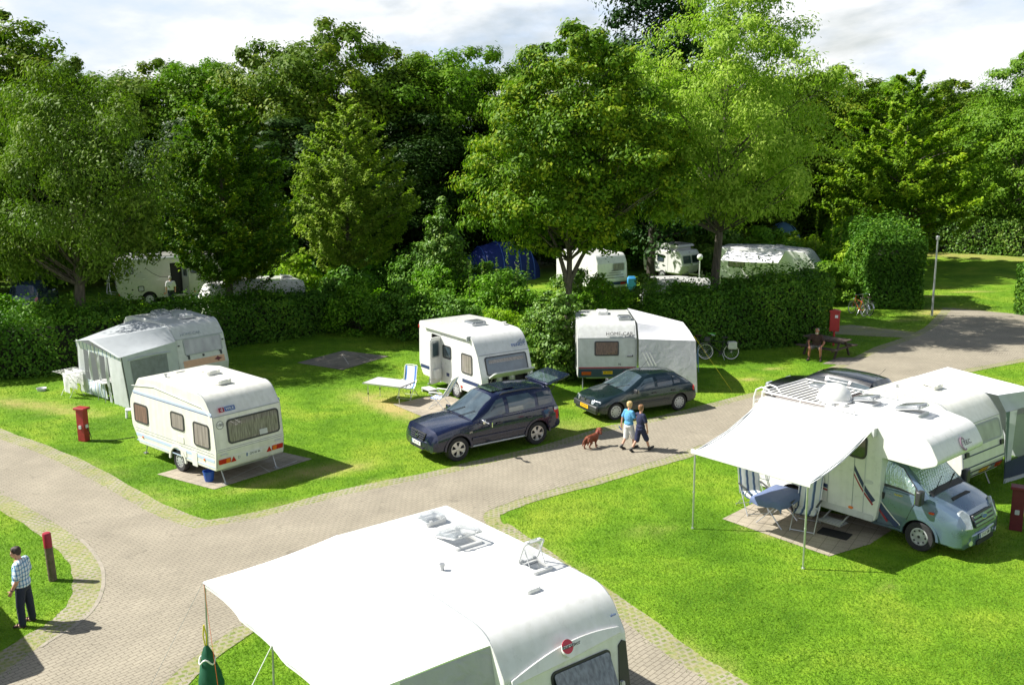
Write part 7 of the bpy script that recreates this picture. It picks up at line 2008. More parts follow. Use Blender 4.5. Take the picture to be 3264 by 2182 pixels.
def cloth_table():
    root = empty('folding_table', (6.42,22.33,.01), .80, 'folding table covered with a blue cloth under the motorhome awning', 'table')
    mb = MB(); mb.box((0,0,.70), (1.10,.72,.03)); mb.build('table_top', M['whiteplastic'], root)
    for x in (-.38,.38):
        mb = MB(); mb.tube([(x,-.34,.0), (x*.9,.30,.68)], .015, 6); mb.build('leg', M['alu'], root)
        mb = MB(); mb.tube([(x,.34,.0), (x*.9,-.30,.68)], .015, 6); mb.build('leg', M['alu'], root)
    c = empty('tablecloth', (6.42,22.33,.01), .80, 'wrinkled blue tablecloth hanging over the folding table', 'tablecloth')
    mb = MB(); rows = []
    xs = [-.66,-.60,-.57,-.3,0,.3,.57,.60,.66]; ys = [-.50,-.42,-.37,-.2,0,.2,.37,.42,.50]
    for j, y in enumerate(ys):
        r = []
        for i, x in enumerate(xs):
            ex, ey = max(0, abs(x)-.57), max(0, abs(y)-.37); dr = (ex/.09 + ey/.13)
            z = .722 + .004*math.sin(x*14+y*9) - (.0 if dr == 0 else min(.30, .17*dr + .03*math.sin(i*2.3+j*1.7)))
            r.append((x - (.06 if ex > .05 else 0)*math.copysign(1, x), y - (.08 if ey > .06 else 0)*math.copysign(1, y), z))
        rows.append(r)
    mb.grid(rows); mb.build('cloth', M['bluecloth'], c, smooth=60)
cloth_table()
mb = MB(); mb.plate(frame((7.57,21.54,.016), (.78,-.62,0), (.62,.78,0)), rrect(.72,.42,.02), 0, .014); tag(mb.build('doormat', M['doormat'], None), 'black doormat on the slabs in front of the motorhome step', 'doormat')

def stool():
    root = empty('stool', (-13.08,32.25,0), .4, 'small white plastic step stool with a yellow sponge beside the grey tent', 'stool')
    mb = MB(); mb.box((0,0,.26), (.42,.30,.05)); mb.build('seat', M['whiteplastic'], root, bevel=.02)
    for x in (-.17,.17):
        for y in (-.11,.11):
            mb = MB(); mb.beam((x*1.1,y*1.1,.0), (x,y,.25), .05, .06); mb.build('leg', M['whiteplastic'], root)
    mb = MB(); mb.box((0,0,0), (.10,.07,.05)); o = mb.build('sponge', M['yellow'], None, bevel=.012); o.location = (-13.05,32.28,.31); tag(o, 'yellow sponge lying on the white step stool', 'sponge')
stool()
def bucket():
    root = empty('bucket', (-8.42,25.62,.012), .3, 'blue plastic bucket under the service flap of the cream caravan', 'bucket')
    mb = MB(); mb.lathe([(.001,.01), (.11,.0), (.125,.05), (.155,.27), (.165,.275), (.165,.295), (.148,.29), (.115,.03), (.001,.03)], None, 24); mb.build('pail', M['bucket'], root)
    mb = MB(); mb.tube([(.165*math.cos(a), .165*math.sin(a)*.9, .27-.05*math.sin(a)) for a in [PI*i/10 for i in range(11)]], .006, 6); mb.build('handle', M['steel'], root)
bucket()
def laundry():
    root = empty('drying_rack', (-16.45,35.25,0), .9, 'small folding drying rack in front of the grey tent', 'drying rack')
    for s in (-1, 1):
        mb = MB(); mb.tube([(-.28,s*.32,0), (.26,s*.32,.92)], .010, 6); mb.build('leg', M['whiteplastic'], root)
        mb = MB(); mb.tube([(.28,s*.32,0), (-.26,s*.32,.92)], .010, 6); mb.build('leg', M['whiteplastic'], root)
    mb = MB()
    for k in range(9): mb.tube([(-.42+.105*k,-.50,.93), (-.42+.105*k,.50,.93)], .006, 5)
    for y in (-.5,.5): mb.tube([(-.44,y,.93), (.44,y,.93)], .008, 5)
    mb.build('rails', M['whiteplastic'], root)
    for k, (x, y0, y1, h) in enumerate(((-.32,-.46,-.02,.72), (-.0,-.40,.44,.66), (.30,-.30,.40,.55))):
        c = facecloth('laundry', [((x,y0,.93-h),(x+.02,y1,.93-h),(x,y1,.945),(x,y0,.945))], M['whitecloth'], None, 6, .05, k)
        c.matrix_world = Matrix.Translation((-16.45,35.25,0)) @ Matrix.Rotation(.9, 4, 'Z'); tag(c, ('white towel on the left rail of the drying rack', 'white shirt hung on the middle rail of the drying rack', 'white cloth on the rear rail of the drying rack')[k], 'laundry', 'washing on the rack')
laundry()
def dish():
    root = empty('dog_bowl', (-17.97,36.0,0), 0, 'small pale bowl on the grass at the foot of the shaggy hedge', 'bowl')
    mb = MB(); mb.lathe([(.001,.03), (.12,.03), (.17,.10), (.19,.105), (.15,.0), (.001,0)], None, 18); mb.build('bowl', M['lighttrim'], root)
dish()

# ------------------------------------------------------------------ posts, boxes, lamp
def service_post(label, loc, rz, m, h=1.03):
    root = empty('power_post', loc, rz, label, 'power post', 'red power posts')
    mb = MB(); mb.box((0,0,h/2), (.28,.22,h)); mb.build('column', M[m], root, bevel=.01)
    mb = MB(); mb.box((.03,-.02,h+.035), (.42,.30,.07)); mb.build('cap', M[m], root, bevel=.012)
    part('socket', frame((0,-.11,h*.46), (1,0,0), (0,0,1)), rrect(.10,.11,.02), 0, .03, M['lighttrim'], root); part('socket', frame((.14,0,h*.48), (0,1,0), (0,0,1)), rrect(.10,.11,.02), 0, .03, M['lighttrim'], root)
    pole('cable', [(.15,0,h*.45), (.24,.02,h*.25), (.27,.04,.03), (.9,.3,.02), (1.3,.8,.02)], .012, M['black'], root, 6)
    return root
service_post('bright red power post on the lawn in front of the grey tent', (-13.55,29.5,0), -.35, 'redpaint')
service_post('maroon power post at the right edge beside the motorhome', (11.95,21.75,0), -.5, 'maroon', 1.02)
def red_box():
    root = empty('fire_box', (14.55,43.05,0), -.35, 'red fire hose cabinet on a short post in front of the clipped hedge', 'cabinet')
    mb = MB(); mb.box((0,0,1.12), (.42,.32,.88)); mb.build('cabinet', M['redpaint2'], root, bevel=.015)
    mb = MB(); mb.prism([(-.24,1.56), (.24,1.56), (.24,1.60), (0,1.66), (-.24,1.60)], -.19, .19); mb.build('roof', M['redpaint2'], root)
    mb = MB(); mb.tube([(0,0,0), (0,0,.7)], .05, 10); mb.build('post', M['redpaint2'], root)
    part('sign', frame((.07,-.165,1.36), (1,0,0), (0,0,1)), rrect(.13,.13,.01), 0, .006, M['whiteplate'], root)
M['redpaint2'] = mat('fire_red_paint', (.40,.03,.028), .45, noise=.12)
red_box()
def bollard():
    root = empty('bollard', (-9.90,19.43,0), 0, 'round wooden marker post with a red painted top at the road corner', 'post')
    mb = MB(); mb.lathe([(.085,-.1), (.085,.76)], None, 18); mb.build('shaft', M['postwood'], root)
    mb = MB(); mb.lathe([(.086,.76), (.088,1.055), (.075,1.08), (.001,1.085)], None, 18); mb.build('painted_top', M['bollardred'], root)
    for ch in root.children: ch.rotation_euler = (0, -.03, 0)
M['bollardred'] = mat('red_post_paint', (.33,.012,.035), .5, noise=.12)
bollard()
def lamp_post():
    root = empty('lamp_post', (22.14,50.42,0), 0, 'slim grey lamp post on the grass beside the square hedge', 'lamp post')
    mb = MB(); mb.tube([(0,0,0), (0,0,1.0), (0,0,4.0)], [.06,.055,.04], 12); mb.build('pole', M['steel'], root)
    mb = MB(); mb.lathe([(.04,3.98), (.09,4.0), (.10,4.16), (.06,4.2), (.001,4.21)], None, 16); mb.build('lantern', M['steel'], root)
lamp_post()
def barrier():
    root = empty('barrier_tape', (27.5,77,0), 0, 'red and white striped barrier line in front of the laurel hedge', 'barrier')
    mb = MB(); P = [(0,0,1.9), (1.9,0,2.05), (3.9,-.4,2.35)]
    mb.tube(P, .045, 6); mb.build('tape', striped('red_white_tape', [(.5,(.75,.75,.75)),(.5,(.6,.04,.03))], .5, 0), root)
    for p in (P[0], P[2]): pole('stake', [(p[0],p[1],0), p], .03, M['wood'], root)
barrier()
def garden_lamp():
    root = empty('garden_lamp', (11.75,60.3,0), 0, 'short lamp with white globe beside the ash trunk', 'lamp')
    pole('pole', [(0,0,0), (0,0,1.9)], .04, M['lighttrim'], root)
    mb = MB(); mb.lathe([(.001,1.86)] + [(.19*math.sin(PI*i/8), 2.05-.19*math.cos(PI*i/8)) for i in range(1,8)] + [(.001,2.24)], None, 14); mb.build('globe', M['white'], root)
garden_lamp()
def barrel():
    root = empty('water_butt', (7.25,58.2,0), 0, 'light blue water container beside the caravan with cycle carrier', 'container')
    mb = MB(); mb.box((0,0,.55), (.55,.45,1.1)); mb.build('tank', M['barrelblue'], root, bevel=.06)
    mb = MB(); mb.box((0,0,1.13), (.4,.3,.06)); mb.build('lid', M['barrelblue'], root, bevel=.02)
M['barrelblue'] = mat('sky_blue_plastic', (.05,.30,.62), .4)
barrel()

def picnic_table():
    root = empty('picnic_table', (13.62,41.15,0), -.83, 'weathered wooden picnic table with attached benches by the hedge', 'picnic table')
    mb = MB()
    for k in range(5): mb.box((0,-.30+.15*k,.74), (1.9,.14,.045))
    mb.build('table_top', M['wood'], root, bevel=.006)
    for s in (-1, 1):
        mb = MB()
        for k in range(2): mb.box((0,s*(.70+.15*k),.44), (1.9,.14,.045))
        mb.build('seat', M['wood'], root, bevel=.006)
        mb = MB(); mb.beam((s*.72,-.62,0), (s*.72,-.22,.72), .09, .045); mb.build('leg', M['wood'], root)
        mb = MB(); mb.beam((s*.72,.62,0), (s*.72,.22,.72), .09, .045); mb.build('leg', M['wood'], root)
        mb = MB(); mb.beam((s*.72,-.86,.39), (s*.72,.86,.39), .045, .09); mb.build('cross_beam', M['wood'], root)
picnic_table()

# ------------------------------------------------------------------ bicycles
def bicycle(label, loc, rz, fm='black', tilt=0., bag=True, green=False, group='bicycles', red=None):
    root = empty('bicycle', loc, rz, label, 'bicycle', group)
    root.rotation_euler = (tilt, 0, rz)
    for x in (-.53,.55):
        mb = MB(); n = 32; R = .34
        mb.lathe([(R-.022+.0,-.014), (R,-.016), (R+.006,0), (R,.016), (R-.022,.014)], Matrix.Translation((x,0,.346)) @ Matrix.Rotation(PI/2, 4, 'X'), n, close=True); w = mb.build('wheel', M['tyre'], root, smooth=60)
        mb = MB(); mb.lathe([(R-.045,-.01), (R-.022,-.012), (R-.022,.012), (R-.045,.01)], Matrix.Translation((x,0,.346)) @ Matrix.Rotation(PI/2, 4, 'X'), n, close=True); mb.build('rim', M['alu'], w)
        mb = MB()
        for k in range(16): a = 2*PI*k/16; mb.tube([(x+.02*math.cos(a+.6),.015*(-1)**k,.346+.02*math.sin(a+.6)), (x+(R-.03)*math.cos(a),0,.346+(R-.03)*math.sin(a))], .0022, 4)
        mb.tube([(x,-.05,.346), (x,.05,.346)], .022, 8); mb.build('spokes', M['alu'], w)
        mb = MB(); rr = R+.03; mb.grid([[(x+rr*math.cos(a), y, .346+rr*math.sin(a)) for y in (-.028,0,.028)] for a in [(.15+.75*i/12)*PI if x < 0 else (.10+.65*i/12)*PI for i in range(13)]]); mb.build('mudguard', M['alu'], root)
    mb = MB()
    for a, b, r in (((-.53,0,.346),(-.10,0,.29),.011), ((-.53,0,.346),(-.22,0,.80),.009), ((-.10,0,.29),(-.23,0,.92),.016), ((-.10,0,.29),(.42,0,.72),.019), ((-.20,0,.74),(.40,0,.83),.015), ((.39,0,.86),(.43,0,.68),.02), ((.43,0,.68),(.55,0,.346),.013), ((.39,0,.86),(.36,0,1.02),.013)):
        mb.tube([a, b], r, 8)
    mb.build('frame', M[fm], root)
    mb = MB(); mb.tube([(.20,-.28,1.06), (.33,-.22,1.07), (.38,-.05,1.03), (.38,.05,1.03), (.33,.22,1.07), (.20,.28,1.06)], .012, 6); mb.build('handlebar', M['chrome'], root)
    mb = MB(); mb.box((-.25,0,.95), (.26,.14,.06)); mb.build('saddle', M['browncloth'] if not green else M['black'], root, bevel=.02)
    mb = MB(); mb.lathe([(.001,-.01), (.09,-.01), (.09,.01), (.001,.01)], Matrix.Translation((-.10,-.05,.29)) @ Matrix.Rotation(PI/2, 4, 'X'), 20); mb.tube([(-.10,-.06,.29), (-.02,-.08,.14)], .009, 6); mb.tube([(-.10,.06,.29), (-.18,.08,.44)], .009, 6); mb.box((-.02,-.12,.14), (.09,.09,.02)); mb.box((-.18,.12,.44), (.09,.09,.02)); mb.build('crank', M['dark'], root)
    mb = MB()
    for y in (-.06,.06): mb.tube([(-.22,y,.78), (-.82,y,.76), (-.53,y,.36)], .007, 5)
    mb.tube([(-.82,-.06,.76), (-.82,.06,.76)], .007, 5); mb.build('carrier', M['dark'], root)
    mb = MB(); mb.tube([(-.15,.06,.29), (-.22,.22,.01)], .01, 6); mb.build('kickstand', M['alu'], root)
    if bag:
        for s in (-1, 1):
            mb = MB(); mb.box((-.56,s*.15,.62), (.36,.13,.32)); mb.build('pannier', M['basket'], root, bevel=.03)
        mb = MB(); mb.box((.50,0,.88), (.22,.22,.20)); mb.build('handlebar_bag', M['dark'], root, bevel=.02)
    if green:
        mb = MB(); mb.box((.30,.0,1.12), (.30,.25,.03)); mb.build('rain_cover', M['greenplastic'], root, bevel=.01)
    mb = MB(); mb.lathe([(.001,.0), (.04,.01), (.05,.06), (.001,.065)], Matrix.Translation((.47,0,.80)) @ Matrix.Rotation(PI/2, 4, 'Y'), 12); mb.build('headlight', M['chrome'], root)
    return root
bicycle('black touring bicycle with pale panniers standing in front of the clipped hedge', (8.78,40.35,0), PI-.05, 'black', .10, True, True)
bicycle('dark bicycle mostly hidden behind the pale grey tent', (7.75,40.9,0), PI-.35, 'dark', .08, False)
bicycle('silver bicycle with orange frame leaning by the square hedge', (18.35,50.8,0), 1.85, 'orangepaint', .12, False)
bicycle('silver bicycle standing nearer the hedge corner', (18.75,51.0,0), 1.75, 'alu', .12, False)

# ------------------------------------------------------------------ people and the dog
def hand(pr, w, d, nrm, s=1.0, r=.0085, curl=.5):
    """palm and five fingers at wrist w pointing along d; nrm = back of the hand"""
    w, d, nrm = Vector(w), Vector(d).normalized(), Vector(nrm).normalized(); sd = d.cross(nrm).normalized()
    pr.append(('c', w, w+d*.03*s, .024*s, .030*s)); 
    for k in (-1, 0, 1): pr.append(('c', w+d*.02*s+sd*k*.018*s, w+d*.085*s+sd*k*.022*s, .017*s, .014*s))
    for k, ln in zip((-1.5,-.5,.5,1.5), (.058,.075,.080,.068)):
        a = w+d*.088*s+sd*k*.020*s; b = a+(d-nrm*curl*.5).normalized()*ln*.55*s; c = b+(d-nrm*curl*1.6).normalized()*ln*.5*s
        pr.append(('c', a, b, r*1.05*s, r*s)); pr.append(('c', b, c, r*s, r*.85*s))
    a = w+d*.025*s+sd*.030*s; b = a+(d*.7+sd*.9-nrm*.2).normalized()*.045*s; c = b+(d*1.0+sd*.2-nrm*.4).normalized()*.035*s
    pr.append(('c', a, b, .012*s, .010*s)); pr.append(('c', b, c, .010*s, .008*s))

def head_prims(c, fwd, s=1.0):
    """c = centre of the head; returns body prims (skull, jaw, nose, ears)"""
    c, f = Vector(c), Vector(fwd).normalized(); u = (Vector((0,0,1)) - f*f.z).normalized(); r = f.cross(u)
    rz = math.atan2(f.y, f.x) - PI/2; pit = math.asin(max(-1, min(1, f.z)))
    rot = (pit, 0, rz)
    pr = [('e', c+u*.02*s, (.074*s,.092*s,.098*s), rot), ('e', c+f*.022*s-u*.055*s, (.055*s,.062*s,.060*s), rot),
          ('c', c+f*.086*s+u*.012*s, c+f*.100*s-u*.022*s, .009*s, .013*s), ('c', c+f*.078*s-u*.056*s, c+f*.080*s-u*.066*s, .018*s, .016*s)]
    for k in (-1, 1):
        pr.append(('e', c+r*k*.076*s-f*.008*s-u*.008*s, (.012*s,.020*s,.032*s), rot)); pr.append(('c', c+f*.076*s+u*.030*s+r*k*.015*s, c+f*.068*s+u*.030*s+r*k*.045*s, .009*s, .008*s))
    return pr, f, u, r, rot

def face(root, c, f, u, r, s=1.0, beard=None):
    c = Vector(c)
    for k in (-1, 1):
        mb = MB(); mb.lathe([(max(1e-4, .0115*s*math.sin(PI*i/8)), -.0115*s*math.cos(PI*i/8)) for i in range(9)], Matrix.Translation(c+f*.077*s+u*.012*s+r*k*.031*s), 10); e = mb.build('eye', M['eyewhite'], root)
        mb = MB(); mb.lathe([(max(1e-4, .006*s*math.sin(PI*i/6)), -.006*s*math.cos(PI*i/6)) for i in range(7)], Matrix.Translation(c+f*.085*s+u*.012*s+r*k*.031*s), 8); mb.build('iris', M['ink'], e)
    mb = MB(); mb.tube([c+f*.092*s-u*.050*s-r*.024*s, c+f*.098*s-u*.048*s, c+f*.092*s-u*.050*s+r*.024*s], .0055*s, 6); mb.build('mouth', M['lips'], root)
M['eyewhite'] = mat('eye_white', (.75,.74,.72), .2, noise=0); M['lips'] = mat('lips', (.36,.12,.10), .5, noise=0); M['hairbeard'] = mat('grey_beard', (.50,.48,.45), .7, noise=.2, ns=40)
def hair(root, c, f, u, r, rot, m, s=1.0, back=.0, low=.0, top=.0):
    c = Vector(c); pr = [('e', c+u*(.045+top)*s-f*.014*s, (.083*s,.098*s,.085*s), rot), ('e', c-f*.045*s+u*(.005-low)*s, (.074*s,.062*s,.082*s), rot)]
    for k in (-1, 1): pr.append(('e', c+r*k*.068*s-f*.02*s+u*.03*s, (.020*s,.045*s,.05*s), rot))
    rg = random.Random(3)
    for i in range(14):
        a = rg.uniform(0, 2*PI); q = c+u*(.10+top)*s+(f*math.cos(a)*.055+r*math.sin(a)*.05)*s-f*.012*s
        pr.append(('c', q, q+(f*math.cos(a)*.03+r*math.sin(a)*.03-u*.02)*s, .020*s, .012*s))
    return blob('hair', pr, M[m], root, .009*s, 1)

def woman():
    root = empty('person', (-9.50,17.45,0), 0, 'person in a blue checked shirt and dark jeans standing on the grass at the left', 'person', 'people')
    # faces the left of the picture; local axes = world axes
    pr = []; A = lambda x, y, z: Vector((x, y, z))
    f = Vector((-1, -.12, 0))
    c = A(-.05,.0,1.50)
    hp, f, u, r, rot = head_prims(c, (-.97,-.2,-.12), .98); pr += hp
    pr += [('c', A(.0,.0,1.34), A(-.02,0,1.44), .055, .052), ('e', A(.01,0,1.12), (.12,.17,.24), (0,0,0)), ('e', A(.0,0,.86), (.135,.17,.13), (0,0,0)),
           ('c', A(.03,.14,1.30), A(-.03,-.0,1.32), .06, .07), ('c', A(.03,-.15,1.30), A(-.02,.0,1.32), .06, .07)]
    # near (left) arm hangs a little forward, far arm too
    for s, sh, el, wr in ((-1, A(.04,-.17,1.27), A(.03,-.235,1.00), A(-.10,-.215,.80)), (1, A(.04,.17,1.27), A(.02,.22,1.00), A(-.13,.16,.80))):
        pr += [('c', sh, el, .050, .042), ('c', el, wr, .040, .028)]
        hand(pr, wr, (-.45,.10*(-s),-.85), (0, s, 0), .95)
    for s, hip, kn, an in ((-1, A(.01,-.085,.80), A(-.03,-.09,.44), A(-.02,-.10,.07)), (1, A(.01,.085,.80), A(.05,.11,.44), A(.04,.17,.07))):
        pr += [('c', hip, kn, .085, .060), ('c', kn, an, .055, .038), ('c', an+A(0,0,-.02), an+A(-.14,-.0,-.045), .035, .028)]
    blob('body', pr, M['skin'], root, .0075, 2); face(root, c, f, u, r, .98)
    hair(root, c, f, u, r, rot, 'hairdark', .98, low=-.01)
    sh = [('e', A(.01,0,1.13), (.150,.195,.25), (0,0,0)), ('e', A(-.005,0,.90), (.165,.195,.15), (0,0,0)), ('c', A(-.015,0,1.00), A(-.02,0,1.20), .15, .13),
          ('c', A(.04,-.15,1.30), A(.04,-.235,1.09), .075, .072), ('c', A(.04,.15,1.30), A(.03,.225,1.09), .075, .072), ('c', A(.03,-.13,1.315), A(.03,.13,1.315), .065, .065)]
    o = blob('shirt', sh, M['plaid'], root, .012, 3)
    tr = [('e', A(.0,0,.82), (.145,.18,.11), (0,0,0))]
    for hip, kn, an in ((A(.01,-.085,.80), A(-.03,-.09,.44), A(-.02,-.10,.08)), (A(.01,.085,.80), A(.05,.11,.44), A(.04,.17,.08))):
        tr += [('c', hip, kn, .100, .080), ('c', kn, an, .078, .070)]
    blob('trousers', tr, M['denim'], root, .012, 2)
    for a in (A(-.02,-.10,.05), A(.04,.17,.05)):
        mb = MB(); mb.box(a+A(-.06,0,-.035), (.25,.09,.03)); s_ = mb.build('sandal', M['browncloth'], root, bevel=.012)
        mb = MB(); mb.tube([a+A(-.10,-.045,-.02), a+A(-.10,0,.025), a+A(-.10,.045,-.02)], .014, 6); mb.build('strap', M['browncloth'], s_)
    mb = MB(); mb.lathe([(.034,-.012), (.038,0), (.034,.012)], Matrix.Translation((-.085,-.216,.825)) @ Matrix.Rotation(.5, 4, 'Y'), 16); mb.build('wristwatch', M['dark'], root)
woman()

def boy(label, loc, rz, h, shirt, shortsm, hairm, legs, arms, tilt=(0,0), long_=False):
    """walks along local +x"""
    root = empty('person', loc, rz, label, 'person', 'people')
    k = h/1.50; A = lambda x, y, z: Vector((x*k, y*k, z*k)); pr = []
    c = A(.03+tilt[0],tilt[1],1.375)
    hp, f, u, r, rot = head_prims(c, (1,.25,-.05), .95*k*1.04); pr += hp
    pr += [('c', A(.0,0,1.20), A(.02+tilt[0]*.6,tilt[1]*.6,1.31), .046*k, .045*k), ('e', A(0,0,1.00), (.095*k,.135*k,.21*k), (0,0,0)), ('e', A(0,0,.78), (.10*k,.135*k,.11*k), (0,0,0)), ('c', A(0,-.12,1.17), A(0,.12,1.17), .05*k, .05*k)]
    for s, (el, wr, hd) in zip((-1, 1), arms):
        shd = A(0,s*.15,1.17); pr += [('c', shd, A(*el), .040*k, .033*k), ('c', A(*el), A(*wr), .031*k, .023*k)]; hand(pr, A(*wr), hd, (0,s,.2), .82*k)
    for s, (kn, an, toe) in zip((-1, 1), legs):
        hip = A(0,s*.075,.74); pr += [('c', hip, A(*kn), .068*k, .050*k), ('c', A(*kn), A(*an), .047*k, .032*k), ('c', A(*an), A(*an)+Vector(toe)*.14*k, .030*k, .024*k)]
    blob('body', pr, M['skin'], root, .0075, 2); face(root, c, f, u, r, .98*k); hair(root, c, f, u, r, rot, hairm, .98*k, low=.0)
    sh = [('e', A(0,0,1.00), (.118*k,.160*k,.22*k), (0,0,0)), ('e', A(0,0,.82), (.125*k,.160*k,.11*k), (0,0,0)), ('c', A(0,-.12,1.175), A(0,.12,1.175), .062*k, .062*k)]
    for s, (el, wr, hd) in zip((-1, 1), arms):
        e = A(0,s*.15,1.17).lerp(A(*el), .72 if not long_ else .3); sh.append(('c', A(0,s*.13,1.175), e, .062*k, .060*k))
    blob('t_shirt', sh, M[shirt], root, .011, 2)
    st = [('e', A(0,0,.73), (.125*k,.152*k,.10*k), (0,0,0))]
    for s, (kn, an, toe) in zip((-1, 1), legs): st.append(('c', A(0,s*.075,.74), A(0,s*.075,.74).lerp(A(*kn), 1.12), .095*k, .085*k))
    blob('shorts', st, M[shortsm], root, .011, 2)
    for s, (kn, an, toe) in zip((-1, 1), legs):
        a = A(*an); t = Vector(toe).normalized()
        s_ = blob('shoe', [('c', a+Vector((0,0,-.01))*k-t*.03*k, a+t*.17*k+Vector((0,0,-.012)), .043*k, .036*k), ('c', a, a-t*.02*k, .045*k, .045*k)], M['shoe'], root, .010, 1)
        blob('sock', [('c', a, a.lerp(A(*kn), .22), .036*k, .039*k)], M['greycloth'], root, .010, 1)
    return root
M['whiteshorts'] = mat('pale_shorts', (.62,.62,.62), .85, noise=.08)
DIRW = .62
boy('person with blond hair in a light blue shirt and pale shorts walking', (3.50,28.18,0), DIRW+.1, 1.50, 'cyancloth', 'whiteshorts', 'hairblond',
    (((.10,-.08,.42),(.16,-.09,.06),(1,.1,0)), ((-.02,.08,.40),(-.22,.09,.10),(.9,0,-.45))), (((.05,-.20,.98),(.20,-.12,.98),(.9,.3,-.1)), ((-.04,.22,.95),(-.06,.25,.74),(.1,.05,-1))))
boy('person with brown hair in navy shirt and shorts, arm round a friend, walking', (3.82,27.92,0), DIRW, 1.46, 'navycloth', 'navycloth', 'hairbrown',
    (((.16,-.08,.43),(.30,-.09,.07),(1,.0,.25)), ((-.06,.08,.41),(-.30,.09,.09),(.8,0,-.6))), (((.05,-.20,.93),(.10,-.20,.72),(.2,0,-1)), ((.0,.30,1.10),(-.06,.42,1.05),(-.3,.8,-.2))), (.0,.02), False)

def man_seated():
    # sits on the near bench, facing the road
    th = math.atan2(-.86,-.42); root = empty('person', (12.93,40.35,0), th, 'bearded person in a brown shirt sitting on the picnic bench with hands on knees', 'person', 'people')
    A = lambda x, y, z: Vector((x, y, z)); pr = []; c = A(.10,0,1.22)
    hp, f, u, r, rot = head_prims(c, (1,-.05,-.1), 1.04); pr += hp
    pr += [('c', A(.03,0,1.04), A(.07,0,1.15), .058, .058), ('e', A(.02,0,.80), (.125,.185,.26), (0,.12,0)), ('e', A(-.02,0,.58), (.15,.18,.13), (0,0,0)), ('c', A(.03,-.17,1.00), A(.03,.17,1.00), .065, .065)]
    kn = {}
    for s in (-1, 1):
        sh, el, wr = A(.03,s*.20,.99), A(.14,s*.32,.74), A(.36,s*.24,.60)
        pr += [('c', sh, el, .052, .043), ('c', el, wr, .041, .030)]; hand(pr, wr, (.8,-.15*s,-.45), (.3,.1*s,.9), 1.0)
        hip, k_, an = A(.0,s*.10,.53), A(.42,s*.22,.51), A(.40,s*.24,.08)
        kn[s] = (hip, k_, an); pr += [('c', hip, k_, .088, .062), ('c', k_, an, .060, .040), ('c', an+A(0,0,-.02), an+A(.17,s*.03,-.04), .040, .032)]
    blob('body', pr, M['skintan'], root, .009, 2); face(root, c, f, u, r, 1.04)
    hair(root, c-f*.01, f, u, r, rot, 'hairgrey', 1.0, low=-.01, top=-.012)
    blob('beard', [('e', c+f*.045-u*.075, (.062,.052,.055), rot)], M['hairbeard'], root, .009, 1)
    sh = [('e', A(.02,0,.82), (.148,.208,.26), (0,.12,0)), ('e', A(.0,0,.62), (.165,.20,.12), (0,0,0)), ('c', A(.03,-.17,1.00), A(.03,.17,1.00), .078, .078)]
    for s in (-1, 1): sh.append(('c', A(.03,s*.18,1.0), A(.10,s*.275,.84), .072, .066))
    blob('shirt', sh, M['browncloth'], root, .012, 2)
    st = [('e', A(.0,0,.57), (.17,.20,.11), (0,0,0))]
    for s in (-1, 1): st.append(('c', kn[s][0], kn[s][0].lerp(kn[s][1], .80), .108, .090))
    blob('shorts', st, M['greycloth'], root, .012, 2)
    for s in (-1, 1):
        an = kn[s][2]; blob('sock', [('c', an+A(0,0,-.01), an+A(0,0,.14), .045, .05)], M['shoe'], root, .011, 1); blob('shoe', [('c', an+A(-.04,0,-.035), an+A(.19,s*.03,-.038), .045, .040)], M['shoe'], root, .011, 1)
man_seated()

def man_far():
    root = empty('person', (-19.65,55.55,0), .5, 'person in a white shirt and dark trousers seen from behind at the motorhome door', 'person', 'people')
    A = lambda x, y, z: Vector((x, y, z)); pr = []; c = A(0,.05,1.64)
    hp, f, u, r, rot = head_prims(c, (.1,1,-.1), 1.0); pr += hp
    pr += [('c', A(0,0,1.46), A(0,.02,1.56), .055, .055), ('e', A(0,0,1.20), (.17,.11,.26), (0,0,0)), ('e', A(0,0,.94), (.16,.12,.12), (0,0,0)), ('c', A(-.17,0,1.42), A(.17,0,1.42), .06, .06)]
    for s in (-1, 1):
        pr += [('c', A(s*.20,0,1.40), A(s*.25,-.02,1.12), .048, .04), ('c', A(s*.25,-.02,1.12), A(s*.25,.06,.88), .038, .028)]; hand(pr, A(s*.25,.06,.88), (0,.15,-1), (s,0,0), .95)
        pr += [('c', A(s*.09,0,.90), A(s*.10,.01,.48), .085, .06), ('c', A(s*.10,.01,.48), A(s*.11,0,.07), .055, .04), ('c', A(s*.11,0,.05), A(s*.12,.16,.035), .038, .03)]
    blob('body', pr, M['skin'], root, .010, 2); face(root, c, f, u, r, 1.0); hair(root, c, f, u, r, rot, 'hairgrey', 1.0)
    blob('shirt', [('e', A(0,0,1.22), (.195,.14,.26), (0,0,0)), ('e', A(0,0,1.0), (.185,.14,.10), (0,0,0)), ('c', A(-.17,0,1.42), A(.17,0,1.42), .075, .075), ('c', A(-.19,0,1.41), A(-.24,-.01,1.20), .07, .065), ('c', A(.19,0,1.41), A(.24,-.01,1.20), .07, .065)], M['whiteshirt'], root, .013, 2)
    blob('trousers', [('e', A(0,0,.92), (.17,.13,.11), (0,0,0))] + [q for s in (-1, 1) for q in (('c', A(s*.09,0,.90), A(s*.10,.01,.48), .10, .08), ('c', A(s*.10,.01,.48), A(s*.11,0,.09), .078, .068))], M['denim'], root, .013, 2)
    for s in (-1, 1): blob('shoe', [('c', A(s*.11,-.03,.045), A(s*.12,.17,.042), .045, .04)], M['shoe'], root, .011, 1)
man_far()

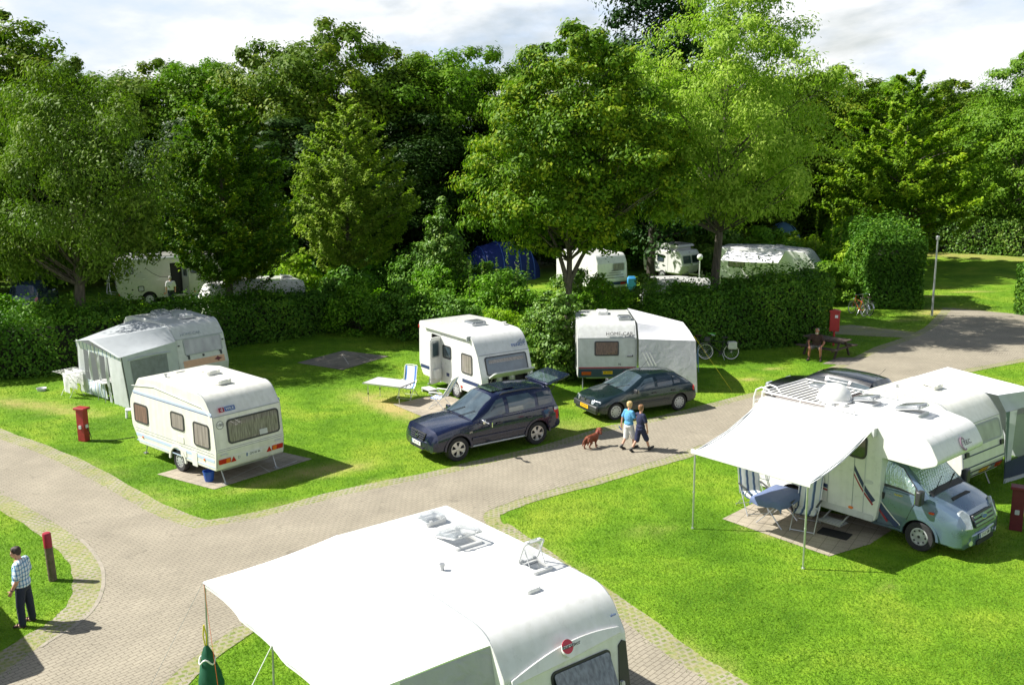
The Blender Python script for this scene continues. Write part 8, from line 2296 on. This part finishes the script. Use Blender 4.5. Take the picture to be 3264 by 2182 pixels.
def dog():
    th = .72; root = empty('dog', (2.42,28.32,0), th, 'small chestnut spaniel with feathery tail trotting on the road behind two walkers', 'dog')
    A = lambda x, y, z: Vector((x, y, z)); s = .98
    pr = [('e', A(.10,0,.34), (.15,.095,.12), (0,.1,0)), ('e', A(-.10,0,.345), (.16,.085,.10), (0,-.05,0)), ('c', A(-.20,0,.35), A(.12,0,.36), .085, .095),
          ('c', A(.18,0,.40), A(.27,0,.50), .075, .06), ('e', A(.31,0,.54), (.075,.065,.065), (0,.1,0)), ('c', A(.34,0,.525), A(.42,0,.505), .042, .030), ('e', A(.43,0,.515), (.014,.018,.014), (0,0,0))]
    for k in (-1, 1):
        pr += [('c', A(.285,k*.065,.56), A(.275,k*.095,.43), .028, .038)]
        kx = .05*k
        pr += [('c', A(.14,k*.06,.32), A(.13+kx,k*.06,.18), .045, .030), ('c', A(.13+kx,k*.06,.18), A(.16+kx*1.3,k*.06,.03), .028, .022), ('c', A(.16+kx*1.3,k*.06,.025), A(.20+kx*1.3,k*.06,.022), .024, .022)]
        pr += [('c', A(-.20,k*.06,.33), A(-.15-kx,k*.065,.20), .065, .040), ('c', A(-.15-kx,k*.065,.20), A(-.25-kx,k*.065,.11), .034, .024), ('c', A(-.25-kx,k*.065,.11), A(-.22-kx*1.2,k*.065,.025), .022, .020), ('c', A(-.22-kx*1.2,k*.065,.022), A(-.17-kx*1.2,k*.065,.022), .022, .021)]
    # feathering on belly, breeches and tail
    pr += [('c', A(-.24,0,.37), A(-.36,0,.30), .030, .038), ('c', A(-.36,0,.30), A(-.44,0,.17), .040, .018), ('c', A(.05,0,.24), A(-.08,0,.25), .05, .05), ('c', A(.18,0,.33), A(.20,0,.24), .06, .04)]
    for k in (-1, 1): pr += [('c', A(-.24,k*.07,.28), A(-.28,k*.07,.17), .045, .02)]
    b = blob('body', [tuple([p[0]] + [(v*s if isinstance(v, Vector) else (tuple(q*s for q in v) if (isinstance(v, tuple) and p[0] == 'e' and i == 1) else (v*s if isinstance(v, float) else v))) for i, v in enumerate(p[1:])]) for p in pr], M['dogfur'], root, .009, 1)
    for k in (-1, 1):
        mb = MB(); mb.lathe([(max(1e-4, .010*math.sin(PI*i/6)), -.010*math.cos(PI*i/6)) for i in range(7)], Matrix.Translation(A(.37,k*.035,.56)*s), 8); mb.build('eye', M['ink'], root)
    mb = MB(); mb.lathe([(max(1e-4, .016*math.sin(PI*i/6)), -.016*math.cos(PI*i/6)) for i in range(7)], Matrix.Translation(A(.445,0,.518)*s), 8); mb.build('nose', M['ink'], root)
    mb = MB(); mb.lathe([(.066,-.012), (.070,0), (.066,.012)], Matrix.Translation(A(.235,0,.455)*s) @ Matrix.Rotation(.8, 4, 'Y'), 16); mb.build('collar', M['redstripe'], root)
dog()

def caravan_off():
    root = empty('caravan', (-11.35, 15.15, 0), -.865, 'white caravan at the left edge of the road, throwing its shadow over the grass', 'caravan', 'caravans on the pitches')
    caravan_body(roundpoly([(-4.3,.45,.2), (-.05,.45,.1), (.05,1.0,.1), (-.05,2.3,.2), (-.3,2.52,.3), (-2.5,2.6,.8), (-4.3,2.5,.3), (-4.5,1.6,.3)]), 2.2, 'white', root)
    for s in (-1, 1): wheel(root, -2.1, s*1.02, .32, .18, s)
    window(side_frame(1, 2.2, -1.2, 1.5), .9, .55, root, 'curtain'); window(end_frame((.05,1.0), (-.05,2.3)), 1.4, .6, root, 'curtain')
    mb = MB(); mb.box((-2.1,0,.38), (3,1.5,.1)); mb.tube([(-.3,0,.4), (-.3,0,0)], .02, 6); mb.build('chassis', M['steel'], root)
caravan_off()
# a toy in the blond child's hand
mb = MB(); mb.box((0,0,0), (.16,.03,.03)); o_ = mb.build('toy', M['bucket'], None, bevel=.008)
o_.location = (3.26,28.32,.62); o_.rotation_euler = (0,.9,.4); tag(o_, 'small blue toy held in the hand of the blond walker', 'toy')
# ------------------------------------------------------------------ camera, sun, sky
cam = bpy.data.cameras.new('camera'); co = bpy.data.objects.new('camera', cam); COL.objects.link(co)
cam.sensor_width = 36; cam.lens = 971.6/1024*36; cam.clip_end = 3000
co.matrix_world = Matrix.Translation((0, 0, 9.108)) @ Matrix.Rotation(PI/2 - .2025, 4, 'X') @ Matrix.Rotation(-.0085, 4, 'Z')
SC.camera = co
ELEV = math.radians(46); DIRX, DIRY = -.99, .13       # towards the sun, on the ground plane
sd = Vector((DIRX*math.cos(ELEV), DIRY*math.cos(ELEV), math.sin(ELEV)))
sl = bpy.data.lights.new('sun', 'SUN'); so = bpy.data.objects.new('sun', sl); COL.objects.link(so)
sl.energy = 5.0; sl.angle = math.radians(.5); sl.color = (1, .965, .895)
so.rotation_euler = sd.to_track_quat('Z', 'Y').to_euler(); so.location = (-30, 10, 40)
w = bpy.data.worlds.new('World'); SC.world = w; w.use_nodes = True
N, L = w.node_tree.nodes, w.node_tree.links
bg = N['Background']; bg.inputs['Strength'].default_value = .05
sky = N.new('ShaderNodeTexSky'); sky.sky_type = 'NISHITA'; sky.sun_disc = False
sky.sun_elevation = ELEV; sky.sun_rotation = math.atan2(DIRX, DIRY); sky.air_density = 1.2; sky.dust_density = 1.5
tc = N.new('ShaderNodeTexCoord'); mp = N.new('ShaderNodeMapping'); mp.inputs['Scale'].default_value = (1, 1, 2.6); mp.inputs['Location'].default_value = (.35, .1, .2)
L.new(tc.outputs['Generated'], mp.inputs['Vector'])
n1 = ND(N, 'ShaderNodeTexNoise', Scale=3.2, Detail=8., Roughness=.55, Distortion=.25); L.new(mp.outputs[0], n1.inputs['Vector'])
sp = N.new('ShaderNodeSeparateXYZ'); L.new(tc.outputs['Generated'], sp.inputs[0])
hi = ND(N, 'ShaderNodeMapRange'); hi.inputs['From Min'].default_value = .25; hi.inputs['From Max'].default_value = .75; hi.inputs['To Min'].default_value = 0; hi.inputs['To Max'].default_value = .22; L.new(sp.outputs[2], hi.inputs['Value'])
sub = ND(N, 'ShaderNodeMath', operation='SUBTRACT'); L.new(n1.outputs['Fac'], sub.inputs[0]); L.new(hi.outputs[0], sub.inputs[1])
cov = ramp(N, [(.34, (0,0,0)), (.52, (1,1,1))]); L.new(sub.outputs[0], cov.inputs['Fac'])
n2 = ND(N, 'ShaderNodeTexNoise', Scale=5.5, Detail=7., Roughness=.55); L.new(mp.outputs[0], n2.inputs['Vector'])
cc = ramp(N, [(.32, (7.4,9.0,11.4)), (.45, (9.4,10.2,11.2)), (.56, (12,12.2,12.3))]); L.new(n2.outputs['Fac'], cc.inputs['Fac'])
mx = N.new('ShaderNodeMix'); mx.data_type = 'RGBA'; mx.clamp_result = False
L.new(cov.outputs[0], mx.inputs[0]); L.new(sky.outputs[0], mx.inputs[6]); L.new(cc.outputs[0], mx.inputs[7])
L.new(mx.outputs[2], bg.inputs['Color'])
SC.view_settings.view_transform = 'Standard'; SC.view_settings.look = 'None'; SC.view_settings.gamma = 1; SC.view_settings.exposure = .88
SC.render.engine = 'CYCLES'
SC.cycles.max_bounces = 8; SC.cycles.transparent_max_bounces = 12; SC.cycles.use_denoising = True
SC.cycles.sample_clamp_indirect = 6
